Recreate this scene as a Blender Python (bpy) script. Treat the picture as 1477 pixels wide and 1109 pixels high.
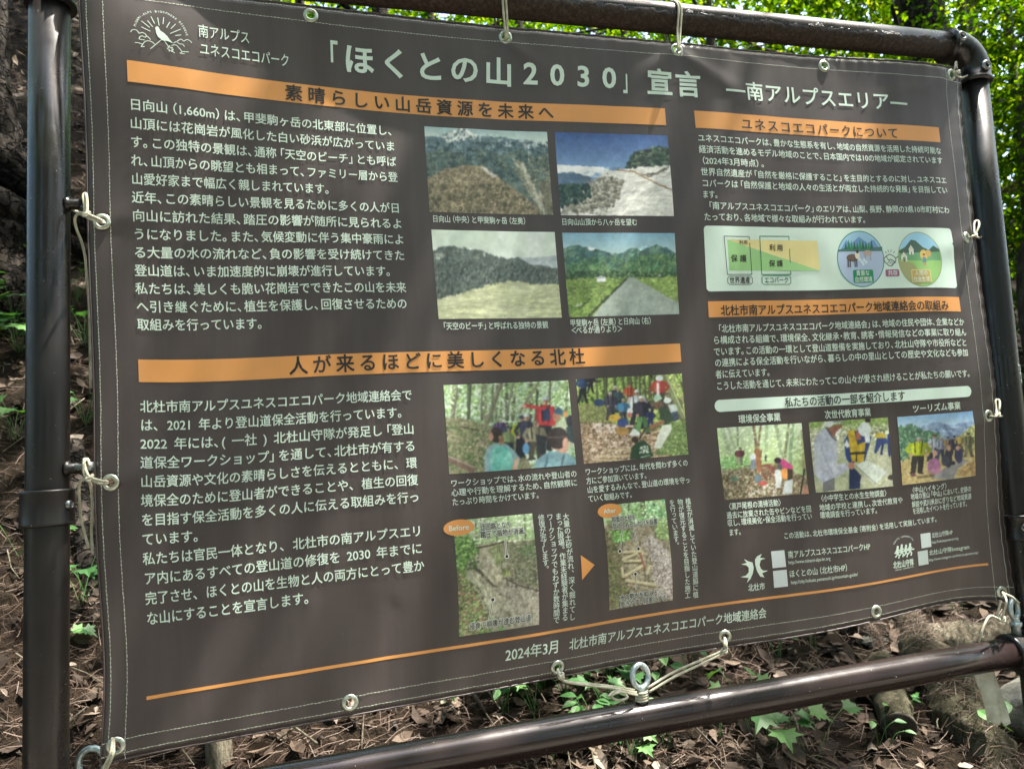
import bpy, bmesh, math, random
import numpy as np
from mathutils import Vector, Matrix
from mathutils.geometry import delaunay_2d_cdt, tessellate_polygon
from numpy.polynomial import chebyshev as Cheb
scn = bpy.context.scene
for o in list(bpy.data.objects): bpy.data.objects.remove(o)
COL = scn.collection
rad = math.radians
# ------------------------------------------------------------------ camera
cam = bpy.data.cameras.new("camera"); camo = bpy.data.objects.new("camera", cam); COL.objects.link(camo)
cam.sensor_fit = 'HORIZONTAL'; cam.sensor_width = 36.0; cam.lens = 26.4455
cam.clip_start = 0.02; cam.clip_end = 500
_R = Vector((0.9623242, -0.26369942, -0.06629298)); _U = Vector((0.03539045, -0.12026163, 0.99211121)); _F = Vector((0.26959165, 0.95707876, 0.10639824))
camo.matrix_world = Matrix(((_R.x, _U.x, -_F.x, 0.38268), (_R.y, _U.y, -_F.y, -1.32654), (_R.z, _U.z, -_F.z, 1.22175), (0, 0, 0, 1)))
scn.camera = camo
cam.dof.use_dof = True; cam.dof.focus_distance = 1.40; cam.dof.aperture_fstop = 7.5
# ------------------------------------------------------------------ light
SUN_DIR = Vector((0.38, -0.085, 0.92)).normalized()      # towards the sun
el = math.asin(SUN_DIR.z); az = math.atan2(SUN_DIR.x, SUN_DIR.y)
w = bpy.data.worlds.new("World"); scn.world = w; w.use_nodes = True
nt = w.node_tree; nt.nodes.clear()
wo = nt.nodes.new('ShaderNodeOutputWorld'); bg = nt.nodes.new('ShaderNodeBackground'); sky = nt.nodes.new('ShaderNodeTexSky')
sky.sky_type = 'NISHITA'; sky.sun_disc = False; sky.sun_elevation = el; sky.sun_rotation = az
sky.air_density = 1.0; sky.dust_density = 3.2; sky.ozone_density = 0.5
bg.inputs[1].default_value = 0.15
nt.links.new(sky.outputs[0], bg.inputs[0]); nt.links.new(bg.outputs[0], wo.inputs[0])
sl = bpy.data.lights.new("sun", 'SUN'); sl.energy = 4.0; sl.angle = rad(0.53); sl.color = (1.0, 0.94, 0.85)
so = bpy.data.objects.new("sun", sl); COL.objects.link(so); so.location = (0, 0, 20)
so.rotation_euler = SUN_DIR.to_track_quat('Z', 'Y').to_euler()
vs = scn.view_settings; vs.view_transform = 'Standard'; vs.look = 'None'; vs.exposure = 2.6; vs.gamma = 1.0; vs.use_curve_mapping = False
scn.cycles.max_bounces = 8; scn.cycles.diffuse_bounces = 4; scn.cycles.glossy_bounces = 3; scn.cycles.transmission_bounces = 4
scn.cycles.caustics_reflective = False; scn.cycles.caustics_refractive = False
scn.cycles.sample_clamp_indirect = 6.0
rng = np.random.default_rng(7); random.seed(7)

# ------------------------------------------------------------------ helpers
def lin(c):
    c = np.asarray(c, float) / 255.0
    return np.where(c <= 0.04045, c / 12.92, ((c + 0.055) / 1.055) ** 2.4)

def mat(name, base=(0.5, 0.5, 0.5), rough=0.6, spec=0.4, metal=0.0):
    m = bpy.data.materials.new(name); m.use_nodes = True
    b = m.node_tree.nodes['Principled BSDF']
    b.inputs['Base Color'].default_value = (*base, 1); b.inputs['Roughness'].default_value = rough
    b.inputs['Metallic'].default_value = metal; b.inputs['Specular IOR Level'].default_value = spec
    return m, m.node_tree, b

def node(t, typ, **kw):
    n = t.nodes.new(typ)
    for k, v in kw.items():
        if isinstance(k, str) and k.startswith('i_'):
            n.inputs[k[2:]].default_value = v
        else: setattr(n, k, v)
    return n

def ramp(t, fac, stops):
    r = t.nodes.new('ShaderNodeValToRGB'); e = r.color_ramp.elements
    while len(e) > 1: e.remove(e[-1])
    e[0].position = stops[0][0]; e[0].color = (*stops[0][1], 1)
    for p, c in stops[1:]:
        x = e.new(p); x.color = (*c, 1)
    t.links.new(fac, r.inputs[0]); return r.outputs[0]

def noise(t, scale, detail=4, rough=0.6, coord='Object', dist=0.0):
    tc = t.nodes.new('ShaderNodeTexCoord'); n = t.nodes.new('ShaderNodeTexNoise')
    n.inputs['Scale'].default_value = scale; n.inputs['Detail'].default_value = detail
    n.inputs['Roughness'].default_value = rough; n.inputs['Distortion'].default_value = dist
    t.links.new(tc.outputs[coord], n.inputs['Vector']); return n

def bump(t, b, height, strength=0.3, dist=0.01):
    bp = t.nodes.new('ShaderNodeBump'); bp.inputs['Strength'].default_value = strength; bp.inputs['Distance'].default_value = dist
    t.links.new(height, bp.inputs['Height']); t.links.new(bp.outputs[0], b.inputs['Normal']); return bp

ORG = {}
def thing(name, loc, label, cat, group=None):
    o = bpy.data.objects.new(name, None); COL.objects.link(o); o.location = loc; o.empty_display_size = 0.1
    ORG[o.name] = np.array(loc, float); tag(o, label, cat, group); return o
def tag(o, label, cat, group=None):
    o['label'] = label; o['category'] = cat
    if group: o['group'] = group
    return o
def mesh_obj(name, V, F, m, parent=None, loc=None, smooth=True, col=None, label=None):
    """V in world metres; origin at parent's origin (or loc)."""
    V = np.asarray(V, float)
    o0 = ORG[parent.name] if parent is not None else (np.array(loc, float) if loc is not None else np.zeros(3))
    me = bpy.data.meshes.new(name)
    F = list(F) if not isinstance(F, np.ndarray) else F
    if isinstance(F, np.ndarray):
        k = F.shape[1]; n = len(F)
        me.vertices.add(len(V)); me.vertices.foreach_set('co', (V - o0).astype(np.float32).ravel())
        me.loops.add(n * k); me.loops.foreach_set('vertex_index', F.astype(np.int32).ravel())
        me.polygons.add(n); me.polygons.foreach_set('loop_start', np.arange(0, n * k, k, dtype=np.int32))
        me.update(calc_edges=True)
    else:
        me.from_pydata([tuple(v) for v in (V - o0)], [], F); me.update()
    me.polygons.foreach_set('use_smooth', np.full(len(me.polygons), smooth))
    if col is not None:
        a = me.color_attributes.new('Col', 'FLOAT_COLOR', 'POINT')
        c4 = np.ones((len(V), 4), np.float32); c4[:, :3] = col; a.data.foreach_set('color', c4.ravel())
    me.materials.append(m); me.validate()
    o = bpy.data.objects.new(name, me); COL.objects.link(o)
    if parent is not None: o.parent = parent; ORG[o.name] = o0
    else: o.location = o0; ORG[o.name] = o0
    if label: o['label'] = label
    return o

class MB:
    def __init__(s): s.V = []; s.F = []; s.n = 0
    def add(s, V, F):
        V = [tuple(v) for v in V]; s.F += [tuple(i + s.n for i in f) for f in F]; s.V += V; s.n += len(V)
    def obj(s, name, m, parent=None, loc=None, smooth=True, label=None): return mesh_obj(name, np.array(s.V), s.F, m, parent, loc, smooth, None, label)

def spline(P, k=6):
    P = np.asarray(P, float)
    if len(P) < 3: return P
    Q = np.vstack([2 * P[0] - P[1], P, 2 * P[-1] - P[-2]]); out = []
    for i in range(1, len(Q) - 2):
        p0, p1, p2, p3 = Q[i - 1:i + 3]
        for j in range(k):
            t = j / k
            out.append(0.5 * ((2 * p1) + (-p0 + p2) * t + (2 * p0 - 5 * p1 + 4 * p2 - p3) * t * t + (-p0 + 3 * p1 - 3 * p2 + p3) * t ** 3))
    out.append(P[-1]); return np.array(out)

def tube(mb, P, r, seg=10, closed=False, caps=True):
    P = np.asarray(P, float); n = len(P); r = np.broadcast_to(np.asarray(r, float), (n,))
    T = np.gradient(P, axis=0) if not closed else np.roll(P, -1, 0) - np.roll(P, 1, 0)
    T /= np.linalg.norm(T, axis=1)[:, None] + 1e-12
    a = np.array([0, 0, 1.0]) if abs(T[0, 2]) < 0.9 else np.array([1.0, 0, 0])
    N = np.cross(T[0], a); N /= np.linalg.norm(N); V = []
    for i in range(n):
        N = N - T[i] * (N @ T[i]); N /= np.linalg.norm(N) + 1e-12; B = np.cross(T[i], N)
        for k in range(seg):
            t = 2 * math.pi * k / seg; V.append(P[i] + r[i] * (math.cos(t) * N + math.sin(t) * B))
    F = []
    for i in range(n - (0 if closed else 1)):
        j = (i + 1) % n
        for k in range(seg):
            l = (k + 1) % seg; F.append((i * seg + k, i * seg + l, j * seg + l, j * seg + k))
    if caps and not closed:
        F.append(tuple(range(seg))[::-1]); F.append(tuple((n - 1) * seg + k for k in range(seg)))
    mb.add(V, F)

def lathe(mb, prof, c, axis, seg=24):
    """prof: (radius, height) list revolved round axis at c."""
    ax = np.array(axis, float); ax /= np.linalg.norm(ax); a = np.array([0, 0, 1.0]) if abs(ax[2]) < 0.9 else np.array([1.0, 0, 0])
    N = np.cross(ax, a); N /= np.linalg.norm(N); B = np.cross(ax, N); V = []; c = np.array(c, float)
    for r, h in prof:
        for k in range(seg):
            t = 2 * math.pi * k / seg; V.append(c + ax * h + r * (math.cos(t) * N + math.sin(t) * B))
    F = []
    for i in range(len(prof) - 1):
        for k in range(seg):
            l = (k + 1) % seg; F.append((i * seg + k, i * seg + l, (i + 1) * seg + l, (i + 1) * seg + k))
    if prof[0][0] > 1e-6: F.append(tuple(range(seg))[::-1])
    if prof[-1][0] > 1e-6: F.append(tuple((len(prof) - 1) * seg + k for k in range(seg)))
    mb.add(V, F)

def vnoise(x, y, seed=0):
    xi = np.floor(x).astype(np.int64); yi = np.floor(y).astype(np.int64); fx = x - xi; fy = y - yi
    fx = fx * fx * (3 - 2 * fx); fy = fy * fy * (3 - 2 * fy)
    def h(a, b):
        k = (a * 374761393 + b * 668265263 + seed * 1442695) & 0xFFFFFFFF
        k = ((k ^ (k >> 13)) * 1274126177) & 0xFFFFFFFF
        return ((k ^ (k >> 16)) & 0xFFFF) / 65535.0
    return (h(xi, yi) * (1 - fx) + h(xi + 1, yi) * fx) * (1 - fy) + (h(xi, yi + 1) * (1 - fx) + h(xi + 1, yi + 1) * fx) * fy
def fbm(x, y, oct=4, seed=0):
    s = 0; a = 0.5; t = 0
    for i in range(oct):
        s = s + a * vnoise(x * 2 ** i, y * 2 ** i, seed + i * 17); t += a; a *= 0.55
    return s / t
# ---- cloth shape (Chebyshev coefficients, metres) and the banner's text: (string, left, right, height of line)
SURF=[[0.000782,-0.000408,-5e-06,-0.00038,-0.000899,-0.000633,-0.000402,-0.000571,0.000267,-0.000641,-3.8e-05,-1.8e-05,0.000431,0.009361,0.00116,0.000752,0.000453,-0.000204,9.8e-05,0.000293,-0.000829,0.000461,-4.7e-05,0.000279,-0.003864,8.6e-05,-0.001086,0.000346,0.000214,-8.8e-05,0.000795,0.000167,0.000142,-0.00065,0.000166,-0.00033,0.00091,0.000868,-0.001334,-8.1e-05,-0.000578,0.000119,0.00042,-0.000462,0.000523,0.001167,-0.000798,0.000678,-0.000127,-6.9e-05,0.000365,0.001059,0.001194,-0.000458,0.000233,0.000165,0.000165,-2.7e-05,-2e-06,0.000213,-0.001064,0.000205,-0.000141,0.000207,-0.002017,0.000642,0.000485,-0.00017,-3e-05,0.000142,-0.000273,-0.000203,1.2e-05,5.8e-05,5.7e-05,-5.1e-05,-0.000386,1.6e-05],[-0.015488,-0.005828,-0.00048,0.000681,0.000297,0.000434,0.000337,0.000105,0.000387,0.000222,-6.2e-05,1e-05,0.003415,-0.012957,0.006061,-0.00285,-0.003267,-0.001501,-0.001854,-6.5e-05,-0.00025,0.000813,-6.9e-05,-0.002592,-0.003248,-0.00161,0.003098,-0.000709,0.002032,0.001138,-0.001601,0.000523,-0.000375,0.000274,0.002527,-0.000933,-0.003543,-0.001932,-0.000794,-0.000939,-0.000471,4.2e-05,0.000894,0.00158,-0.000569,-0.000982,-7.8e-05,0.000834,0.000568,0.000172,-0.000203,-0.001893,-0.001056,0.001552,0.001731,-0.000149,-0.000213,0.000335,0.002647,-0.002016,0.00135,-0.001241,-0.00019,0.000237,0.001026,-0.000134,-4.3e-05,0.000316,-2.3e-05,0.001335,-0.000355,-0.000653,4.5e-05,-0.001438,0.000568,4.3e-05,0.000122,1.2e-05],[-0.001201,-0.001508,-0.000602,-0.00035,0.000737,0.000155,0.000164,0.000165,0.000165,0.00013,7.1e-05,-1e-05,0.006586,-0.012825,0.003544,0.000575,0.002189,0.003232,4.6e-05,0.000739,-6.8e-05,8.9e-05,0.00017,-0.000159,0.002325,-0.003137,0.000138,-0.000189,-0.001415,0.000534,0.000649,-0.000301,6.8e-05,0.000266,5.2e-05,0.001308,0.000794,-0.000305,0.001871,0.000815,-0.000296,-0.000105,-0.000915,7.8e-05,-0.002765,0.001828,-0.001172,-0.000455,0.000348,0.000136,-0.000685,0.000277,-0.001281,4.5e-05,-0.001585,0.000346,-6.7e-05,-0.001148,0.000268,-0.001546,0.001059,0.000244,-0.000304,-0.00026,0.000213,-0.000124,-0.00014,4.1e-05,-0.000137,2.7e-05,0.000214,-0.000136,0.000496,-0.000214,-0.000193,2.8e-05,-5e-06,3.7e-05]]
TEXT=[
('body_text','w',1.3,0.0198,[
  ('日向山（1,660m）は、甲斐駒ヶ岳の北東部に位置し、',0.1296,0.5659,1.0977),
  ('山頂には花崗岩が風化した白い砂浜が広がっていま',0.1296,0.5676,1.0675),
  ('す。この独特の景観は、通称「天空のビーチ」とも呼ば',0.1296,0.5679,1.0375),
  ('れ、山頂からの眺望とも相まって、ファミリー層から登',0.1296,0.5689,1.0075),
  ('山愛好家まで幅広く親しまれています。',0.1296,0.4477,0.9777),
  ('近年、この素晴らしい景観を見るために多くの人が日',0.1296,0.5696,0.9479),
  ('向山に訪れた結果、踏圧の影響が随所に見られるよ',0.1296,0.572,0.9182),
  ('うになりました。また、気候変動に伴う集中豪雨によ',0.1296,0.5734,0.8887),
  ('る大量の水の流れなど、負の影響を受け続けてきた',0.1296,0.572,0.8592),
  ('登山道は、いま加速度的に崩壊が進行しています。',0.1296,0.5474,0.8298),
  ('私たちは、美しくも脆い花崗岩でできたこの山を未来',0.1296,0.5698,0.8006),
  ('へ引き継ぐために、植生を保護し、回復させるための',0.1296,0.5694,0.7714),
  ('取組みを行っています。',0.1296,0.324,0.7423),
]),
('body_text','w',1.3,0.0198,[
  ('北杜市南アルプスユネスコエコパーク地域連絡会で',0.1296,0.567,0.6108),
  ('は、_2021_年より登山道保全活動を行っています。',0.1296,0.5514,0.5812),
  ('2022_年には、(_一社_)_北杜山守隊が発足し「登山',0.1296,0.5676,0.5517),
  ('道保全ワークショップ」を通して、北杜市が有する',0.1296,0.5684,0.5221),
  ('山岳資源や文化の素晴らしさを伝えるとともに、_環',0.1296,0.569,0.4926),
  ('境保全のために登山者ができることや、_植生の回復',0.1296,0.5693,0.4631),
  ('を目指す保全活動を多くの人に伝える取組みを行っ',0.1296,0.5703,0.4336),
  ('ています。',0.1296,0.2193,0.4041),
  ('私たちは官民一体となり、_北杜市の南アルプスエリ',0.1296,0.5706,0.3747),
  ('ア内にあるすべての登山道の修復を_2030_年までに',0.1296,0.5691,0.3452),
  ('完了させ、_ほくとの山を生物と人の両方にとって豊か',0.1296,0.5703,0.3158),
  ('な山にすることを宣言します。',0.1296,0.3869,0.2863),
]),
('logo_lettering','w',0,0.0245,[
  ('南アルプス',0.2368,0.3184,1.2425),
  ('ユネスコエコパーク',0.2376,0.3831,1.2101),
]),
('title_lettering','w',3.6,0.056,[
  ('「',0.4418,0.4667,1.2281),
  ('ほくとの山',0.4763,0.7979,1.2275),
  ('2030',0.8166,1.0036,1.2294),
  ('」',1.0172,1.0343,1.225),
  ('宣言',1.0665,1.1868,1.2245),
]),
('subtitle_lettering','w',1.6,0.043,[
  ('―南アルプスエリア―',1.243,1.7012,1.2211),
]),
('heading_lettering','k',2.8,0.0305,[
  ('素晴らしい山岳資源を未来へ',0.3728,0.8754,1.1517),
]),
('heading_lettering','k',2.8,0.031,[
  ('人が来るほどに美しくなる北杜',0.3598,0.8991,0.6692),
]),
('heading_lettering','k',2.2,0.027,[
  ('ユネスコエコパークについて',1.2715,1.6693,1.1477),
]),
('heading_lettering','k',2.6,0.0225,[
  ('北杜市南アルプスユネスコエコパーク地域連絡会の取組み',1.1953,1.7494,0.749),
]),
('body_text','w',1.2,0.0172,[
  ('ユネスコエコパークは、豊かな生態系を有し、地域の自然資源を活用した持続可能な',1.169,1.7798,1.1105),
  ('経済活動を進めるモデル地域のことで、日本国内では10の地域が認定されています',1.169,1.7799,1.0864),
  ('（2024年3月時点）。',1.169,1.3201,1.0624),
  ('世界自然遺産が「自然を厳格に保護すること」を主目的とするのに対し、ユネスコエ',1.169,1.7843,1.0384),
  ('コパークは「自然保護と地域の人々の生活とが両立した持続的な発展」を目指してい',1.169,1.7835,1.0145),
  ('ます。',1.169,1.2054,0.9907),
  ('_「南アルプスユネスコエコパーク」のエリアは、山梨、長野、静岡の3県10市町村にわ',1.169,1.7828,0.967),
  ('たっており、各地域で様々な取組みが行われています。',1.169,1.5582,0.9433),
]),
('body_text','w',1.2,0.0172,[
  ('「北杜市南アルプスユネスコエコパーク地域連絡会」は、地域の住民や団体、企業などか',1.1839,1.7874,0.7123),
  ('ら構成される組織で、環境保全、文化継承・教育、誘客・情報発信などの事業に取り組ん',1.1744,1.7897,0.6896),
  ('でいます。この活動の一環として登山道整備を実施しており、北杜山守隊や市役所などと',1.1739,1.7877,0.6667),
  ('の連携による保全活動を行いながら、暮らしの中の里山としての歴史や文化なども参加',1.1748,1.7874,0.6445),
  ('者に伝えています。',1.1746,1.3036,0.6215),
  ('こうした活動を通じて、未来にわたってこの山々が愛され続けることが私たちの願いです。',1.1743,1.7878,0.5984),
]),
('banner_heading','k',2,0.0205,[
  ('私たちの活動の一部を紹介します',1.3299,1.6144,0.5586),
]),
('column_heading','w',2.2,0.0172,[
  ('環境保全事業',1.219,1.3173,0.5304),
]),
('column_heading','w',2.2,0.0172,[
  ('次世代教育事業',1.4203,1.5284,0.5297),
]),
('column_heading','w',2.2,0.0172,[
  ('ツーリズム事業',1.6283,1.752,0.5298),
]),
('caption','w',1.2,0.0143,[
  ('日向山（中央）と甲斐駒ヶ岳（左奥）',0.6276,0.808,0.9307),
]),
('caption','w',1.2,0.0143,[
  ('日向山山頂から八ヶ岳を望む',0.8742,1.0268,0.93),
]),
('caption','w',1.2,0.0143,[
  ('「天空のビーチ」と呼ばれる独特の景観',0.6285,0.8312,0.7307),
]),
('caption','w',1.2,0.0143,[
  ('甲斐駒ヶ岳（左奥）と日向山（右）',0.8748,1.0452,0.733),
  ('＜べるが通りより＞',0.8768,0.9791,0.7191),
]),
('caption','w',0.6,0.0135,[
  ('ワークショップでは、水の流れや登山者の',0.6243,0.8604,0.452),
  ('心理や行動を理解するため、自然観察に',0.6243,0.8596,0.4356),
  ('たっぷり時間をかけています。',0.6243,0.7851,0.4192),
]),
('caption','w',0.6,0.0135,[
  ('ワークショップには、年代を問わず多くの',0.8768,1.0961,0.4532),
  ('方にご参加頂いています。',0.8768,1.0057,0.4364),
  ('山を愛するみんなで、登山道の環境を守っ',0.8768,1.0969,0.4197),
  ('ていく取組みです。',0.8768,0.9704,0.4029),
]),
('caption','w',0.9,0.0142,[
  ('〈黒戸尾根の清掃活動〉',1.1749,1.2984,0.3603),
  ('過去に放棄された缶やビンなどを回',1.1688,1.3658,0.3434),
  ('収し、環境美化・保全活動を行ってい',1.1682,1.3659,0.3284),
  ('ます。',1.1691,1.199,0.3097),
]),
('caption','w',0.9,0.0142,[
  ('〈小中学生との水生生物調査〉',1.3902,1.5508,0.3625),
  ('地域の学校と連携し、次世代教育や',1.385,1.5888,0.3441),
  ('環境調査を行っています。',1.3843,1.5247,0.3286),
]),
('caption','w',0.9,0.0138,[
  ('〈中山ハイキング〉',1.6133,1.7064,0.3619),
  ('地域の里山「中山」において、史跡の',1.6091,1.772,0.3483),
  ('解説や武川米おにぎりなど地域資源',1.6106,1.7713,0.3319),
  ('を活用したイベントを行っています。',1.6115,1.7602,0.3172),
]),
('fund_note','w',0.9,0.0137,[
  ('この活動は、北杜市環境保全基金（寄附金）を活用して実施しています。',1.294,1.676,0.2931),
]),
('web_address','w',1.2,0.0155,[
  ('南アルプスユネスコエコパークHP',1.2988,1.4951,0.2547),
]),
('web_address','w',0.3,0.0098,[
  ('http://www.minami-alps-br.org',1.298,1.3959,0.2398),
]),
('web_address','w',1.2,0.0155,[
  ('ほくとの山（北杜市HP）',1.2971,1.4381,0.2162),
]),
('web_address','w',0.3,0.0098,[
  ('http://city.hokuto.yamanashi.jp/mountain-guide/',1.2995,1.4579,0.1997),
]),
('emblem_lettering','w',2.0,0.0145,[
  ('北杜市',1.2026,1.2411,0.1985),
]),
('web_address','w',1.2,0.0125,[
  ('北杜山守隊HP',1.6571,1.7138,0.2582),
]),
('web_address','w',0.3,0.0085,[
  ('http://hokutoyamamori.org',1.6555,1.7284,0.2431),
]),
('web_address','w',1.2,0.0125,[
  ('北杜山守隊Instagram',1.6458,1.7573,0.2196),
]),
('web_address','w',0.3,0.0085,[
  ('http://www.instagram.com/hokuto.yamamoritai/',1.6445,1.7806,0.2036),
]),
('emblem_lettering','w',3,0.0165,[
  ('北杜山守隊',1.5482,1.6027,0.2059),
]),
('date_lettering','w',1.5,0.0235,[
  ('2024年3月',0.7055,0.8073,0.1479),
]),
('signature_lettering','w',1.5,0.0205,[
  ('北杜市南アルプスユネスコエコパーク地域連絡会',0.8254,1.242,0.1468),
]),
('photo_note','o',1.6,0.0125,[
  ('迂回路となり',0.6696,0.7265,0.371),
  ('踏圧で植物が消滅。',0.6692,0.7538,0.3578),
]),
('photo_note','o',1.6,0.0125,[
  ('侵食で崩壊が進む登山道',0.6413,0.7516,0.2048),
]),
('photo_note','o',1.6,0.012,[
  ('斜面の土砂を',0.9202,0.9704,0.3595),
  ('受け止めるしかけを設置',0.9197,1.0156,0.3466),
]),
('photo_note','o',1.6,0.012,[
  ('水の勢いを抑える',0.9252,1.0044,0.2138),
  ('歩きやすい段差にする',0.9265,1.0232,0.2018),
]),
('tag_lettering','w',1.8,0.0128,[
  ('Before',0.6148,0.6504,0.3743),
]),
('tag_lettering','w',1.8,0.0118,[
  ('After',0.9053,0.9303,0.377),
]),
('panel_lettering','k',1.2,0.0092,[
  ('利用',1.2447,1.2643,0.8904),
]),
('panel_lettering','k',2,0.0155,[
  ('保護',1.2236,1.2602,0.8562),
]),
('panel_lettering','k',2,0.0145,[
  ('利用',1.314,1.3469,0.8799),
]),
('panel_lettering','k',2,0.0145,[
  ('保護',1.3115,1.3452,0.8462),
]),
('panel_lettering','k',1.8,0.0138,[
  ('世界遺産',1.2182,1.2663,0.8107),
]),
('panel_lettering','g',1.8,0.0138,[
  ('エコパーク',1.2986,1.357,0.8109),
]),
('panel_lettering','w',2,0.0122,[
  ('貴重な',1.5211,1.5548,0.8237),
  ('自然環境',1.5165,1.5606,0.8095),
]),
('panel_lettering','w',2,0.0115,[
  ('人間の',1.6687,1.7025,0.8214),
  ('社会生活',1.6638,1.7064,0.8079),
]),
('panel_lettering','w',2,0.0125,[
  ('共存',1.6003,1.6247,0.8221),
]),
]
VTEXT=[
[('大量の土砂が流れ、深く掘れてし',0.8296,0.381,0.1881),('まった現場。作業未経験者が集まる',0.8155,0.3825,0.1895),('ワークショップでもわずか数時間で',0.7991,0.383,0.1873),('修復が完了します。',0.7823,0.3829,0.279)],
[('植生が消滅していた登山道脇に植',1.0868,0.385,0.1924),('物が復元することを目指した施工',1.0692,0.3847,0.1935),('を行っています。',1.0512,0.3848,0.2909)],
]
# ------------------------------------------------------------------ banner cloth shape
Z0 = 0.75
_SI = [i * 12 + j for i in range(12) for j in range(12 - i)]
_SC = np.array(SURF)
CREASE = [((1.1365, 1.297), (1.32, 1.19), 0.0035), ((1.1365, 1.297), (1.02, 1.215), 0.0025), ((0.783, 1.295), (0.70, 1.21), 0.002),
          ((0.783, 1.295), (0.88, 1.22), 0.002), ((1.83, 1.30), (1.60, 1.20), 0.004), ((0.086, 0.908), (0.16, 0.93), 0.0018),
          ((0.086, 0.491), (0.16, 0.52), 0.0018), ((1.83, 0.50), (1.74, 0.46), 0.003), ((1.83, 0.906), (1.74, 0.87), 0.003),
          ((0.805, 0.11), (0.75, 0.18), 0.0022), ((1.15, 0.113), (1.22, 0.17), 0.0022), ((0.39, 0.30), (0.35, 0.14), 0.0022), ((0.52, 0.27), (0.50, 0.13), -0.002)]
def wrinkle(u, v):
    d = 0.0016 * (fbm(u * 7, v * 5, 3, 3) - 0.5) * 2
    d = d + 0.0022 * (fbm(u * 14 + 9, v * 2.5, 2, 8) - 0.5)
    ph = 3 * fbm(u * 9, v * 0 + 2.0, 2, 4)
    d = d + 0.0011 * np.sin(2 * np.pi * u / 0.036 + 4 * ph) * np.exp(-np.clip(1.3158 - v, 0, 9) / 0.022) * (0.3 + fbm(u * 6, v * 0, 2, 6))
    d = d + 0.0012 * np.sin(2 * np.pi * u / 0.030 + 5 * ph) * np.exp(-np.clip(v - 0.0941, 0, 9) / 0.016) * (0.3 + fbm(u * 6, v * 0 + 7, 2, 6))
    d = d + 0.0012 * np.sin(2 * np.pi * v / 0.040 + 4 * ph) * np.exp(-np.clip(1.8571 - u, 0, 9) / 0.02)
    for (a, b), (c, e), amp in CREASE:
        L = math.hypot(c - a, e - b); tx, ty = (c - a) / L, (e - b) / L
        s = ((u - a) * tx + (v - b) * ty) / L; q = -(u - a) * ty + (v - b) * tx
        wd = 0.010 + 0.016 * np.clip(s, 0, 1.2)
        d = d + amp * np.exp(-(q / wd) ** 2) * np.clip(s / 0.12, 0, 1) * np.clip((1.25 - s) / 0.8, 0, 1)
    return d
def _base(u, v):
    B = Cheb.chebvander2d((u - 0.935) / 0.935, (v - 0.71) / 0.65, [11, 11])[..., _SI]
    return np.stack([u + B @ _SC[0], B @ _SC[1] - wrinkle(u, v), v + B @ _SC[2] + Z0], -1)
def SN(u, v, off=0.0):
    u = np.atleast_1d(np.asarray(u, float)); v = np.atleast_1d(np.asarray(v, float))
    P = _base(u, v); e = 0.0015
    n = np.cross(_base(u + e, v) - P, _base(u, v + e) - P); n /= np.linalg.norm(n, axis=-1)[:, None]
    n = np.where(n[:, 1:2] > 0, -n, n)
    return P + n * off, n
U0, U1, V0, V1 = 0.0640, 1.8571, 0.0941, 1.3158
EYE = [(0.423, 1.2993), (0.7833, 1.2968), (1.1365, 1.3001), (1.494, 1.2943), (1.8302, 1.3005), (0.0851, 0.9077), (0.0862, 0.4911), (0.0845, 0.116),
       (1.8290, 0.906), (1.8302, 0.5007), (1.8301, 0.1120), (0.4446, 0.1146), (0.8048, 0.1105), (1.1507, 0.113), (1.4956, 0.1124), (0.0851, 1.2993)]
# ---- materials
mink, tt, bb = mat("printed_vinyl", rough=0.5, spec=0.5)
at = node(tt, 'ShaderNodeAttribute', attribute_name='Col')
nz = noise(tt, 5, 5); gr = noise(tt, 900, 2)
fade = ramp(tt, nz.outputs[0], [(0.3, (0.93, 0.93, 0.93)), (0.7, (1.05, 1.05, 1.05))])
mx = node(tt, 'ShaderNodeMix', data_type='RGBA', blend_type='MULTIPLY'); mx.inputs[0].default_value = 1
tt.links.new(at.outputs['Color'], mx.inputs[6]); tt.links.new(fade, mx.inputs[7])
tcs = tt.nodes.new('ShaderNodeTexCoord'); mps = tt.nodes.new('ShaderNodeMapping'); mps.inputs['Scale'].default_value = (22, 22, 1.6); tt.links.new(tcs.outputs['Object'], mps.inputs[0])
stk = tt.nodes.new('ShaderNodeTexNoise'); stk.inputs['Scale'].default_value = 1.0; stk.inputs['Detail'].default_value = 5; stk.inputs['Roughness'].default_value = 0.65; tt.links.new(mps.outputs[0], stk.inputs[0])
dust = ramp(tt, stk.outputs[0], [(0.42, (0, 0, 0)), (0.75, (1, 1, 1))])
dn = noise(tt, 60, 3, 0.7); dn2 = noise(tt, 420, 1)
sp = ramp(tt, dn2.outputs[0], [(0.73, (0, 0, 0)), (0.76, (1, 1, 1))])
mx2 = node(tt, 'ShaderNodeMix', data_type='RGBA'); mx2.inputs[7].default_value = (0.16, 0.15, 0.13, 1)
ml = node(tt, 'ShaderNodeMath', operation='MULTIPLY'); ml.inputs[1].default_value = 0.35
tt.links.new(sp, ml.inputs[0]); tt.links.new(ml.outputs[0], mx2.inputs[0]); tt.links.new(mx.outputs[2], mx2.inputs[6])
mx3 = node(tt, 'ShaderNodeMix', data_type='RGBA'); mx3.inputs[7].default_value = (0.20, 0.19, 0.17, 1); md = node(tt, 'ShaderNodeMath', operation='MULTIPLY'); md.inputs[1].default_value = 0.10
tt.links.new(dust, md.inputs[0]); tt.links.new(md.outputs[0], mx3.inputs[0]); tt.links.new(mx2.outputs[2], mx3.inputs[6]); tt.links.new(mx3.outputs[2], bb.inputs['Base Color'])
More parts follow.
